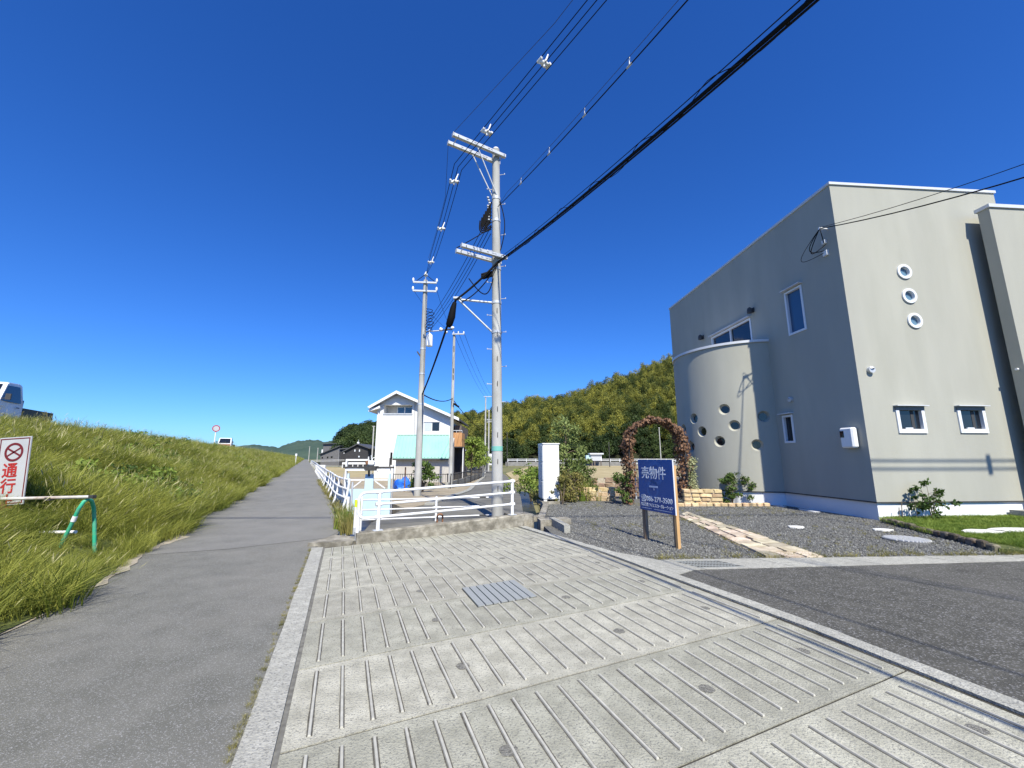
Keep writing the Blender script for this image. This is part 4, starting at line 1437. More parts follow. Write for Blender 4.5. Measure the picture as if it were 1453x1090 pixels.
# second railing across the village road end
q0 = Vector((atY(513, 720, 9.0).x, 9.0))
q1 = Vector((atY(699, 720, 10.35).x, 10.35))
rr2 = thing('pipe_railing', 'lower white pipe railing behind the kerb wall with dark joint sleeves', 'railing', (q0.x, q0.y, 0))
qm = q0.lerp(q1, 0.535)
for k, (ya, yb) in enumerate(((709.5, 705.7), (724, 717.6), (738, 730.6))):
    za, zb = atY(513, ya, q0.y).z, atY(699, yb, q1.y).z
    A_, B_ = Vector((q0.x, q0.y, za)), Vector((q1.x, q1.y, zb))
    MB().tube([A_, A_.lerp(B_, 0.885)], 0.016, 8).build('rail', M['white_paint'], rr2)
    MB().tube([A_.lerp(B_, 0.885), A_.lerp(B_, 0.94)], 0.012, 8).build('sleeve', M['dark_metal'], rr2)
    MB().tube([A_.lerp(B_, 0.94), B_], 0.016, 8).build('rail', M['white_paint'], rr2)
    if k > 0:
        zz = za + (zb - za) * 0.535
        MB().tube([(qm.x - .09, qm.y - .05, zz), (qm.x, qm.y, zz), (qm.x + .09, qm.y + .07, zz)], [0.018, 0.032, 0.018], 10).build('clamp', M['white_paint'], rr2)
for p, top in ((q0, 0.62), (qm, atY(617.5, 704.5, qm.y).z), (q1, 0.5)):
    MB().tube([(p.x, p.y, -0.1), (p.x, p.y, top)], 0.026, 12).build('post', M['white_paint'], rr2)
# rusty hoop on the kerb wall
hp = on_curb(G(629, 745, 0.2))
hb = MB()
hpts = []
for i in range(13):
    a = math.pi * i / 12
    hpts.append((hp.x - cdir.x * 0.055 * math.cos(a), hp.y + 0.14 - cdir.y * 0.055 * math.cos(a), 0.3 + 0.05 * math.sin(a)))
hb.tube([(hpts[0][0], hpts[0][1], -0.05)] + hpts + [(hpts[-1][0], hpts[-1][1], -0.05)], 0.018, 8)
tag(hb.build('steel_hoop', M['rust']), 'small rusty steel hoop standing behind the kerb wall', 'hoop')
# marker posts
for i, (bx, by, ty, lab) in enumerate(((503, 757, 709, 'white marker post with yellow top next to the weeds'), (506, 766, 711, 'white marker post with yellow top nearest the kerb wall end'))):
    b = G(bx, by, 0.055)
    t = atY(bx + 3, ty, b.y)
    th = thing('marker_post', lab, 'post', (b.x, b.y, 0.05), 'white marker posts with yellow tops')
    L = t.z
    MB().tube([(b.x, b.y, 0.04), (b.x, b.y, 0.16)], 0.034, 14).build('socket', M['galv'], th)
    MB().tube([(b.x, b.y, 0.16), (b.x, b.y, L * 0.80)], 0.03, 14).build('shaft', M['white_paint'], th)
    MB().tube([(b.x, b.y, L * 0.80), (b.x, b.y, L)], 0.0312, 14).build('reflector', M['yellow_tape'], th)
    MB().tube([(b.x, b.y, L), (b.x, b.y, L + 0.012)], [0.031, 0.02], 14).build('cap', M['white_paint'], th)
b = G(513, 768, 0.0)
tag(MB().bbox((b.x, b.y + .06, 0.06), (0.11, 0.09, 0.12), 0.02, 0.5).build('anchor_block', mat('dark blue cap', (0.02, 0.03, 0.08), None)), 'small dark blue anchor block against the kerb wall end', 'block')
pp = atY(498, 720, 9.3)
tag(MB().tube([(pp.x, 9.3, -0.6), (pp.x, 9.3, atY(498, 684, 9.3).z)], 0.022, 10).build('steel_pipe', M['galv']), 'bare grey steel pipe standing between the marker posts and the sluice gate', 'pipe')
pp = atY(494, 720, 9.5)
tag(MB().box((pp.x, 9.5, 0.1), (0.05, 0.06, 0.9)).build('gauge_board', M['white_paint']), 'narrow white gauge board behind the weeds by the canal', 'board')

# ---- sluice gate
GY = 12.6
def ga(x, y, dy=0.0):
    p = atY(x, y, GY)
    return Vector((p.x, GY + dy, p.z))
sg = thing('sluice_gate', 'pale blue sluice gate in a white steel frame across the canal', 'sluice gate', (ga(522, 712).x, GY, -0.2))
def gbox(x0, y0, x1, y1, dep, dy, nm, m, par=None):
    a, b = ga(x0, y1), ga(x1, y0)
    return MB().box(((a.x + b.x) / 2, GY + dy, (a.z + b.z) / 2), (b.x - a.x, dep, b.z - a.z)).build(nm, m, par or sg)
gbox(487.5, 652, 491.5, 740, 0.09, 0.0, 'frame_post', M['white_paint'])
gbox(484.5, 672, 487.3, 712, 0.05, 0.03, 'frame_post', M['white_paint'])
gbox(554.5, 660, 558.5, 735, 0.09, 0.0, 'frame_post', M['white_paint'])
gbox(491.5, 664.6, 554.5, 668, 0.10, -0.005, 'cross_beam', M['white_paint'])
gbox(488, 662.2, 558.5, 664.4, 0.14, 0.0, 'cross_beam', M['dark_metal'])
gbox(491.5, 651.5, 524, 654, 0.05, 0.0, 'top_rail', M['white_paint'])
gbox(521.5, 648, 523.5, 662, 0.05, 0.02, 'frame_post', M['white_paint'])
gbox(552, 650, 554, 662, 0.05, 0.02, 'frame_post', M['dark_metal'])
gt = gbox(491.6, 694, 554.4, 735, 0.05, 0.03, 'gate_leaf', M['gate_blue'])
gbox(491.6, 672, 495.5, 694, 0.05, 0.03, 'gate_stile', M['gate_blue'], gt)
gbox(517, 673, 530, 694, 0.05, 0.03, 'gate_stile', M['gate_blue'], gt)
gbox(550, 672, 554.4, 694, 0.05, 0.03, 'gate_stile', M['gate_blue'], gt)
gbox(495.5, 680.3, 517, 682, 0.03, 0.03, 'gate_bar', M['white_paint'], gt)
gbox(530, 680.3, 550, 682, 0.03, 0.03, 'gate_bar', M['white_paint'], gt)
MB().beam(ga(499, 693, 0.02), ga(512, 683, 0.02), 0.03, 0.03).build('brace', M['white_paint'], gt)
MB().beam(ga(546, 693, 0.02), ga(532, 683, 0.02), 0.03, 0.03).build('brace', M['white_paint'], gt)
MB().box(ga(544.5, 669.5, -0.06), (0.12, 0.02, 0.14)).build('plate', M['white_paint'], sg)
ac = gbox(520, 661.5, 536, 666.5, 0.3, -0.06, 'actuator_base', M['dark_metal'])
c = ga(528, 657.5, -0.06)
MB().tube([c + Vector((-0.11, 0, 0)), c + Vector((-0.06, 0, 0)), c + Vector((0.06, 0, 0)), c + Vector((0.1, 0, 0))], [0.05, 0.085, 0.085, 0.04], 14).build('gearbox', M['white_plastic'], ac)
MB().tube([ga(523, 659, -0.1), ga(522, 654, -0.1)], 0.05, 10).build('gear_cover', M['rust'], ac)
MB().tube([ga(528.5, 656, -.06), ga(528, 646, -.06)], 0.02, 8).build('lift_screw', M['galv'], ac)
ring(MB(), ga(533, 652, -0.12), Vector((0.3, -1, 0.2)), 0.05, 0.065, 0.015, 20).build('hand_wheel', M['white_plastic'], ac)
MB().tube([ga(523.5, 667, 0.0), ga(523.5, 676, 0.0)], 0.03, 8).build('lift_rod', M['dark_metal'], sg)

# ---- white guard fence along the path
fg = thing('guard_fence', 'white leaning pipe guard fence along the canal side of the path', 'fence', PW(13, -1.0, 0))
nodes = [(12.9, -1.15), (14.6, -1.0), (16.5, -0.98), (18.6, -1.0), (20.8, -1.02), (23.2, -0.98)] + [(23.2 + 2.2 * i, -1.0 - 0.004 * i) for i in range(1, 13)]
pm = MB()
for i in range(7):
    t = i / 6
    lean = -0.02 + 0.16 * t * t
    pm.v += []
P0 = [Vector((0.16 * (1 - i / 6) ** 2 + 0.0, 0, -0.1 + 0.92 * i / 6)) for i in range(7)]
rotf = math.atan2(N2.y, N2.x)
post_me = MB().tube(P0, 0.035, 8).mesh('post', M['white_paint'])
for a, w in nodes:
    put('post', post_me, fg, PW(a, w, 0), (0, 0, rotf))
for hgt in (0.28, 0.52, 0.78):
    i = (hgt + 0.1) / 0.92
    off = 0.16 * (1 - i) ** 2
    MB().tube([PW(a, w + off - 0.0, hgt) for a, w in nodes], 0.03, 6).build('rail', M['white_paint'], fg)
fg2 = thing('guard_fence', 'distant white guard rail where the path meets a low bridge', 'fence', PW(52, -1.1, 0))
for i in range(9):
    put('post', post_me, fg2, PW(52 + i * 9, -1.15, 0), (0, 0, rotf))
for hgt in (0.45, 0.75):
    MB().tube([PW(52, -1.15, hgt), PW(124, -1.15, hgt), PW(124, -14, hgt + .3)], 0.05, 6).build('rail', M['white_paint'], fg2)
MB().box(PW(54, -1.6, 0.35), (1.1, 0.3, 0.5), 0).build('sign_plate', M['white_paint'], fg2)
o = MB().tube([PW(96, 1.9, -0.1), PW(96, 1.9, 1.9)], 0.07, 8)
o.box(PW(96, 1.9, 2.05), (0.35, 0.08, 0.45))
tag(o.build('marker_post', M['white_paint']), 'far white marker post on the grass edge of the path', 'post')

# ---- barricade and closed-road sign in the grass
BY = 5.55
bar = thing('barricade', 'low pipe barricade with a bent green leg standing in the long grass', 'barricade', (atY(107, 740, BY).x, BY, 0.1))
def bt(x, y, dy=0.0):
    return atY(x, y, BY + dy)
MB().tube([bt(-40, 709), bt(20, 707.8), bt(132, 705)], 0.021, 10).build('top_pipe', mat('scuffed grey white pipe', (0.5, 0.5, 0.47), (0.62, 0.61, 0.58), 10, 0.6, c3=(0.3, 0.16, 0.09), s3=2.4, f3=0.8), bar)
MB().tube([bt(-40, 757, .1), bt(108, 755, .1)], 0.02, 10).build('lower_pipe', M['white_paint'], bar)
lg = [bt(76, 793), bt(84, 778), bt(100, 747), bt(112, 722), bt(119, 712), bt(125, 708.5, .05), bt(130, 711, .12), bt(133, 720, .2), bt(134, 742, .24), bt(134, 775, .26), bt(134, 800, .26)]
MB().tube(lg, 0.022, 10).build('green_leg', M['green_paint'], bar)
MB().tube([bt(103.5, 740), bt(107, 732.5)], 0.027, 10).build('reflective_band', M['white_paint'], bar)
lg2 = [bt(x - 150, y, d) for x, y, d in ((84, 778, 0), (100, 747, 0), (112, 722, 0), (119, 712, 0), (125, 708.5, .05), (130, 711, .12), (133, 720, .2), (134, 742, .24), (134, 775, .26))]
MB().tube(lg2, 0.026, 10).build('green_leg', M['green_paint'], bar)
MB().box(bt(131, 705), (0.06, 0.05, 0.04)).build('clamp', M['dark_metal'], bar)
MB().box(bt(70, 708), (0.07, 0.06, 0.04)).build('clamp', M['dark_metal'], bar)
MB().tube([bt(4, 708, .02), bt(3, 775, .02)], 0.022, 8).build('stake', M['rust'], bar)
SY = 5.75
def sp(x, y, dy=0.0):
    p = atY(x, y, SY)
    return Vector((p.x, SY + dy, p.z))
cs = thing('closed_road_sign', 'dull white road-closed sign with red print behind the barricade', 'sign', (sp(18, 700).x, SY, 0.2))
A_, B_ = sp(-8, 715), sp(42, 622)
tilt = Matrix.Rotation(math.radians(-4), 3, 'Y')
sc_ = Vector((sp(17, 668).x, SY, (A_.z + B_.z) / 2))
sw_, sh_ = 0.43, (B_.z - A_.z) * 1.04
def sl(x, y, z):
    return sc_ + tilt @ Vector((x, y, z))
MB().box(sl(0, 0, 0), (sw_, 0.012, sh_), R=tilt).build('frame', M['sign_white'], cs)
bd = MB()
for x, z, w_, h_ in ((0, sh_ / 2 - 0.022, sw_ - 0.03, 0.012), (0, -sh_ / 2 + 0.022, sw_ - 0.03, 0.012), (-sw_ / 2 + 0.021, 0, 0.012, sh_ - 0.056), (sw_ / 2 - 0.021, 0, 0.012, sh_ - 0.056)):
    bd.box(sl(x, -0.008, z), (w_, 0.004, h_), R=tilt)
bd.build('border', M['dark_red'], cs)
MB().box(sl(-0.05, 0.03, -0.25), (0.05, 0.04, sh_ + 0.5), R=tilt).build('stake', M['timber_grey'], cs)
cz = sh_ / 2 - 0.205
sym = MB()
ring(sym, sl(0, -0.010, cz), tilt @ Vector((0, -1, 0)), 0.098, 0.127, 0.003, 36)
for s_ in (-1, 1):
    a, b = sl(-0.092, -0.009, cz + s_ * 0.055), sl(0.092, -0.009, cz - s_ * 0.055)
    sym.add([a + Vector((0, 0, .013)), a - Vector((0, 0, .013)), b - Vector((0, 0, .013)), b + Vector((0, 0, .013))], [(0, 1, 2, 3)])
sym.build('no_entry_symbol', M['dark_red'], cs)
rot_s = (tilt @ Matrix.Rotation(math.pi / 2, 3, 'X')).to_euler()
for k, chx in enumerate('通行止'):
    me = text_mesh(chx, 0.21, M['red_print'], 0.0035, 1.0)
    if len(me.vertices):
        put('lettering', me, cs, sl(-0.02, -0.009, cz - 0.245 - 0.205 * k), rot_s)

# ---- trucks on the levee road
def truck(name, label, base, heading, body_m, low_m, bed_m):
    th = thing(name, label, 'truck', base)
    h = Vector((math.cos(heading), math.sin(heading), 0))
    s = Vector((-h.y, h.x, 0))
    R = Matrix(((h.x, s.x, 0), (h.y, s.y, 0), (0, 0, 1)))
    T = lambda x, y, z: Vector(base) + h * x + s * y + Vector((0, 0, z))
    prof_lo = [(0.30, 0.36), (1.62, 0.36), (1.70, 0.5), (1.69, 0.98)]
    prof = [(0.30, 0.36), (1.62, 0.36), (1.70, 0.55), (1.66, 1.02), (1.22, 1.70), (1.12, 1.755), (0.46, 1.78), (0.36, 1.72), (0.30, 1.05)]
    m_ = MB()
    n = len(prof)
    vs = []
    for y in (-1, 1):
        for x, z in prof:
            hw = 0.73 if z < 1.1 else 0.73 - (z - 1.05) * 0.13
            vs.append(T(x, y * hw, z))
    fs = [tuple(range(n)), tuple(range(n, 2 * n))[::-1]] + [(i, n + i, n + (i + 1) % n, (i + 1) % n) for i in range(n)]
    m_.add(vs, fs)
    cabo = m_.build('cab', body_m, th)
    bm = bmesh.new(); bm.from_mesh(cabo.data)
    bmesh.ops.recalc_face_normals(bm, faces=bm.faces)
    bmesh.ops.bevel(bm, geom=list(bm.edges), offset=0.025, segments=2, affect='EDGES')
    bm.to_mesh(cabo.data); bm.free()
    # windscreen
    ws_ = [(1.645, -0.62, 1.07), (1.645, 0.62, 1.07), (1.255, 0.56, 1.665), (1.255, -0.56, 1.665)]
    off = Vector((h.x * 0.83, h.y * 0.83, 0.55)) * 0.012
    MB().add([T(*q) + off for q in ws_], [(0, 1, 2, 3)]).build('windscreen', M['glass'], cabo)
    for y in (-1, 1):
        hw = lambda z: 0.73 - (z - 1.05) * 0.13 + 0.004
        sw2 = [(1.52, 1.08), (1.18, 1.64), (0.5, 1.66), (0.46, 1.08)]
        o_ = [T(x, y * hw(z), z) for x, z in sw2]
        MB().add(o_, [(0, 1, 2, 3) if y < 0 else (3, 2, 1, 0)]).build('side_window', M['glass'], cabo)
        mi_ = MB().box(T(1.5, y * 0.86, 1.22), (0.05, 0.13, 0.2), R=R)
        mi_.beam(T(1.5, y * 0.7, 1.14), T(1.5, y * 0.84, 1.2), 0.02, 0.02)
        mi_.build('mirror', M['dark_metal'], cabo)
        MB().box(T(0.62, y * 0.745, 0.92), (0.13, 0.02, 0.03), R=R).build('door_handle', M['dark_metal'], cabo)
        MB().box(T(1.705, y * 0.53, 0.68), (0.05, 0.26, 0.16), R=R).build('headlight', M['lamp_clear'], cabo)
        MB().box(T(1.69, y * 0.53, 0.56), (0.05, 0.2, 0.05), R=R).build('indicator', M['lamp_amber'], cabo)
    MB().box(T(1.70, 0, 0.44), (0.1, 1.46, 0.2), R=R).build('bumper', low_m, th)
    MB().box(T(1.695, 0, 0.86), (0.03, 1.3, 0.2), R=R).build('front_panel', low_m, cabo)
    bedm = MB()
    bedm.box(T(-0.72, 0, 0.63), (1.96, 1.42, 0.06), R=R)
    for y in (-1, 1):
        bedm.box(T(-0.72, y * 0.72, 0.80), (1.98, 0.03, 0.3), R=R)
    bedm.box(T(-1.72, 0, 0.80), (0.03, 1.41, 0.3), R=R)
    bedm.box(T(0.24, 0, 0.95), (0.03, 1.38, 0.55), R=R)
    bedm.build('bed', bed_m, th)
    MB().box(T(-0.2, 0, 0.46), (2.9, 0.7, 0.16), R=R).build('chassis', M['dark_metal'], th)
    for x in (1.05, -0.95):
        for y in (-1, 1):
            c = T(x, y * 0.62, 0.27)
            w_ = MB().tube([c - s * 0.075, c + s * 0.075], 0.27, 20).build('wheel', M['tyre'], th)
            MB().tube([c + s * (y * 0.07), c + s * (y * 0.08)], 0.16, 16).build('rim', M['galv'], w_)
    return th
hd = math.atan2(-D2.y, -D2.x)
tb = PW(20.9, 10.2, 2.208)
truck('small_truck', 'white small truck with a dark cargo bed parked on the levee road', PW(21.25, 10.0, 2.208), hd, M['truck_white'], M['truck_white'], M['truck_bed'])
truck('small_truck', 'red fronted small truck far along the levee road beside the round sign', PW(66, 9.6, 2.208), hd, M['truck_white'], M['truck_red'], M['truck_bed'])
sgn = thing('road_sign', 'round white road sign with a red rim on the far levee edge', 'road sign', PW(45.8, 7.6, 2.2))
b = PW(45.8, 7.6, 2.2)
MB().tube([b, b + Vector((0, 0, 1.75))], 0.05, 8).build('pole', M['white_paint'], sgn)
cdisc = b + Vector((0, 0, 1.85))
nn = Vector((-b.x, -b.y, 0)).normalized()
dsk = MB().tube([cdisc + nn * 0.06, cdisc + nn * 0.08], 0.3, 24).build('disc', M['sign_white'], sgn)
ring(MB(), cdisc + nn * 0.086, nn, 0.23, 0.3, 0.004, 24).build('rim', M['red_print'], sgn)

# ================================================================== POLES AND LINES
def cat(p0, p1, sag, n=24):
    p0, p1 = Vector(p0), Vector(p1)
    return [p0.lerp(p1, i / n) - Vector((0, 0, sag * 4 * (i / n) * (1 - i / n))) for i in range(n + 1)]
def pole_shaft(th, b, t, r0, r1, m=None):
    return MB().tube([Vector(b).lerp(Vector(t), i / 6) for i in range(7)], r0, 20, True, r1).build('shaft', m or M['pole_conc'], th)
def crossarm(th, a, b, w=0.075, name='crossarm', m=None):
    o = MB().beam(a, b, w, w)
    o_ = o.build(name, m or M['galv'], th)
    return o_
def peg(mb, c, d, L=0.16):
    c, d = Vector(c), Vector(d).normalized()
    mb.tube([c, c + d * L], 0.008, 6)
    mb.tube([c + d * L - Vector((0, 0, 0.012)), c + d * L + Vector((0, 0, 0.025))], 0.01, 6)
PM0 = Vector((G(706, 737).x, 9.98, -0.3))
PM1 = Vector((-0.44, 9.98, 9.68))
mp = thing('utility_pole', 'tall concrete utility pole with two double crossarms behind the railing', 'utility pole', (PM0.x, PM0.y, 0), 'utility poles')
shaft = pole_shaft(mp, PM0, PM1, 0.135, 0.098)
def on_pole(z):
    return PM0.lerp(PM1, (z - PM0.z) / (PM1.z - PM0.z))
MB().tube([PM1, PM1 + Vector((0, 0, 0.05))], [0.1, 0.07], 16).build('cap', M['white_plastic'], mp)
for i in range(17):
    z = 2.3 + i * 0.44
    q = MB()
    sgn_ = 1 if i % 2 else -1
    peg(q, on_pole(z), Vector((sgn_, -0.25, 0)), 0.24)
    q.build('step_peg', M['galv'], mp)
for i in range(8):
    z = 0.7 + i * 0.62
    MB().tube([on_pole(z) + Vector((0.02, -0.125, -0.06)), on_pole(z) + Vector((0.02, -0.14, 0)), on_pole(z) + Vector((0.02, -0.125, 0.06))], 0.009, 6).build('step_socket', M['dark_metal'], mp)
def pband(z, h, m, nm='band', ex=0.006):
    r = 0.135 + (0.098 - 0.135) * (z + 0.3) / 9.98
    c = on_pole(z)
    return MB().tube([c - Vector((0, 0, h / 2)), c + Vector((0, 0, h / 2))], r + ex, 20).build(nm, m, mp)
pband(1.62, 0.11, mat('pale green pole band', (0.2, 0.5, 0.42), None, rough=0.4))
for z in (5.28, 4.5, 8.2, 7.55, 6.2):
    pband(z, 0.07, M['galv'], 'clamp_band', 0.012)
arm_dir = Vector((-0.86, -0.51, 0)).normalized()
arm_n = Vector((-arm_dir.y, arm_dir.x, 0))
if arm_n.y > 0:
    arm_n = -arm_n                                    # towards the camera
def arms(z, L, R_, off=0.16):
    ends = []
    for k, sg_ in enumerate((1, -1)):
        c = on_pole(z) + arm_n * (off * sg_)
        a, b = c + arm_dir * L, c - arm_dir * R_
        ao = crossarm(mp, a, b, 0.085)
        holes = MB()
        for q in (0.25, 0.4, 0.55, 0.66, 0.72):
            pq = a.lerp(b, q) + arm_n * 0.0435 * 1
            holes.box(pq, (0.06, 0.004, 0.012), math.atan2(arm_dir.y, arm_dir.x))
        holes.build('bolt_slots', M['dark_metal'], ao)
        MB().box(a + arm_dir * 0.006, (0.012, 0.1, 0.1), math.atan2(arm_dir.y, arm_dir.x)).build('end_cap', M['galv'], ao)
        ends.append((a, b))
    for q in (0.9, -0.12):
        c = on_pole(z) + arm_dir * (L * q if q > 0 else -R_ * 0.7)
        MB().tube([c - arm_n * (off + 0.08), c + arm_n * (off + 0.08)], 0.012, 6).build('through_bolt', M['galv'], mp)
    return ends
topA = arms(9.45, 1.32, 0.2)
lowA = arms(6.5, 1.05, 0.22)
for k, sg_ in enumerate((1, -1)):
    c = on_pole(9.45) + arm_n * (0.16 * sg_)
    MB().tube([c + arm_dir * 0.66, on_pole(8.2) + arm_n * 0.09 * sg_], 0.017, 8).build('arm_brace', M['galv'], mp)
# lower side arm with the cable splice
sa0 = on_pole(5.28)
sa1 = sa0 + Vector((-1.0, -0.12, 0.0))
sa1 = Vector((sa1.x, sa1.y, 5.34))
MB().tube([sa0, sa1 + Vector((-0.06, 0, 0))], 0.027, 10).build('side_arm', M['galv'], mp)
MB().tube([sa1 + Vector((0.06, 0, -0.03)), on_pole(4.5) + Vector((-0.1, 0, 0))], 0.023, 10).build('side_brace', M['galv'], mp)
MB().box(sa1 + Vector((0.02, 0, 0.03)), (0.2, 0.08, 0.05)).build('arm_clamp', M['galv'], mp)
# insulators and cable ends bunched on the pole
bn = MB()
rb = random.Random(5)
for i in range(9):
    z = 7.55 + i * 0.08
    c = on_pole(z) + Vector((-0.14 - 0.05 * rb.random(), -0.06, 0))
    bn.tube([c, c + Vector((-0.05, 0, 0.02))], [0.035, 0.025], 8)
bn.build('insulator_rack', M['galv'], mp)
cbn = MB()
for i in range(7):
    a = on_pole(7.3 + 0.1 * i) + Vector((-0.13, -0.06, 0))
    b = on_pole(7.35 + 0.09 * i) + Vector((-0.42 + 0.05 * i, -0.1, 0.16))
    cbn.tube(loop(a, b, (-0.12, 0, -0.2 - 0.05 * i), 10), 0.018, 6)
cbn.tube(loop(on_pole(8.1) + Vector((0.1, -0.06, 0)), on_pole(6.7) + Vector((0.11, -0.06, 0)), (0.12, 0, 0), 12), 0.014, 6)
for i in range(6):
    c = on_pole(5.95 + 0.05 * (i % 3)) + Vector((-0.22 - 0.05 * (i // 3), -0.06, 0))
    cbn.tube([c + Vector((-0.12, 0, -0.03)), c + Vector((0.12, 0, 0.05))], 0.03, 6)
cbn.tube(loop(on_pole(5.9) + Vector((-0.08, -0.1, 0)), on_pole(5.75) + Vector((-0.7, -0.1, 0.15)), (0.1, 0, -0.42), 14), 0.014, 6)
cbn.build('jumper_cables', M['black_rubber'], mp)

# pole beside the yard
def simple_pole(px, py, z0, ptop_y, label, r0, r1, name='utility_pole'):
    b = G(px, py, z0)
    t = atY(px, ptop_y, b.y)
    th = thing(name, label, 'utility pole', (b.x, b.y, z0), 'utility poles')
    bb, tt = Vector((b.x, b.y, z0 - 0.4)), Vector((b.x, b.y, t.z))
    pole_shaft(th, bb, tt, r0, r1)
    return th, bb, tt
p2, p2b, p2t = simple_pole(592, 704, -0.12, 398, 'concrete utility pole with twin crossarms and a white can transformer in the yard', 0.15, 0.095)
def p2z(z):
    return Vector((p2b.x, p2b.y, z))
zt2 = p2t.z
for z, L in ((zt2 - 0.15, 0.52), (zt2 - 0.55, 0.52)):
    a, b = p2z(z) + Vector((-L, -0.12, 0.02)), p2z(z) + Vector((L, -0.12, -0.02))
    crossarm(p2, a, b, 0.07)
    for q in (a, b):
        MB().tube([q + Vector((0, 0, 0.03)), q + Vector((0, 0, 0.09)), q + Vector((0, 0, 0.16)), q + Vector((0, 0, 0.2))], [0.03, 0.055, 0.04, 0.02], 10).build('insulator', M['white_plastic'], p2)
for sx in (-1, 1):
    MB().tube([p2z(zt2 + 0.25) + Vector((0, -.08, 0)), p2z(zt2 - 0.1) + Vector((sx * 0.42, -.1, 0))], 0.014, 6).build('jumper', M['black_rubber'], p2)
MB().tube([p2z(zt2), p2z(zt2 + 0.42)], 0.03, 8).build('mast', M['galv'], p2)
MB().tube([p2z(zt2 + 0.18), p2z(zt2 + 0.26), p2z(zt2 + .36)], [0.05, 0.09, 0.04], 10).build('insulator', M['white_plastic'], p2)
tc = atY(610, 482, p2b.y)
can = MB().tube([Vector((tc.x, p2b.y - .1, tc.z - 0.32)), Vector((tc.x, p2b.y - .1, tc.z + 0.16)), Vector((tc.x, p2b.y - .1, tc.z + 0.24))], [0.14, 0.13, 0.05], 18).build('transformer_can', M['white_plastic'], p2)
MB().tube([Vector((tc.x - .02, p2b.y - .1, tc.z + .22)), Vector((tc.x - .02, p2b.y - .1, tc.z + .42))], 0.03, 8).build('bushing', M['white_plastic'], can)
MB().beam(Vector((p2b.x, p2b.y, tc.z + 0.1)), Vector((tc.x, p2b.y - .1, tc.z + 0.1)), 0.05, 0.05).build('bracket', M['galv'], p2)
sa = atY(626, 469, p2b.y)
MB().tube([p2z(sa.z - 0.06), Vector((sa.x + .05, p2b.y, sa.z))], 0.026, 8).build('side_arm', M['galv'], p2)
for dx, dz, rr_ in ((0.0, 0.03, 0.1), (0.22, -0.1, 0.07), (0.5, 0.1, 0.08)):
    MB().tube([Vector((sa.x + dx - .06, p2b.y - .05, sa.z + dz - .02)), Vector((sa.x + dx, p2b.y - .05, sa.z + dz)), Vector((sa.x + dx + .07, p2b.y - .05, sa.z + dz + .02))], [rr_ * .5, rr_, rr_ * .4], 10).build('insulator', M['white_plastic'], p2)
MB().tube([Vector((sa.x, p2b.y - .04, sa.z)), Vector((sa.x + 0.5, p2b.y - .04, sa.z + 0.05))], 0.03, 8).build('fuse_arm', M['dark_metal'], p2)
for z in (3.6, 4.9, 6.0):
    MB().tube([p2z(z), p2z(z + 0.07)], 0.15 - z * 0.0045 , 18).build('band', M['galv'], p2)
MB().beam(atY(598, 508, p2b.y), atY(592, 499, p2b.y - .02), 0.05, 0.06).build('stub', M['dark_metal'], p2)
jb = MB()
for i in range(7):
    z = zt2 - 2.2 + i * 0.14
    jb.tube(loop(p2z(z) + Vector((0.1, -0.1, 0)), p2z(z - 0.25) + Vector((0.12, -0.1, 0)), (0.28 + 0.04 * (i % 3), -0.05, 0.02), 10), 0.014, 5)
jb.build('jumper_cables', M['black_rubber'], p2)
# pole behind it
p3, p3b, p3t = simple_pole(639, 689, -0.5, 475, 'slim concrete utility pole with one short crossarm by the green roofed shed', 0.14, 0.095)
a, b = p3t + Vector((-0.12, -0.14, 0)), p3t + Vector((0.78, -0.2, 0.0))
crossarm(p3, a, b, 0.09)
for q in (0.1, 0.5, 0.95):
    c = a.lerp(b, q)
    MB().tube([c, c + Vector((0, 0, .1)), c + Vector((0, 0, .2))], [0.03, 0.06, 0.03], 8).build('insulator', M['white_plastic'], p3)
mk = MB()
for i, z in enumerate((p3t.z - 0.9, p3t.z - 1.0, p3t.z - 2.6, p3t.z - 3.1)):
    mk.tube([Vector((p3b.x + .02, p3b.y - .11, z)), Vector((p3b.x + .03, p3b.y - .11, z - .35))], 0.03, 6)
mk.build('riser_cable', M['dark_metal'], p3)
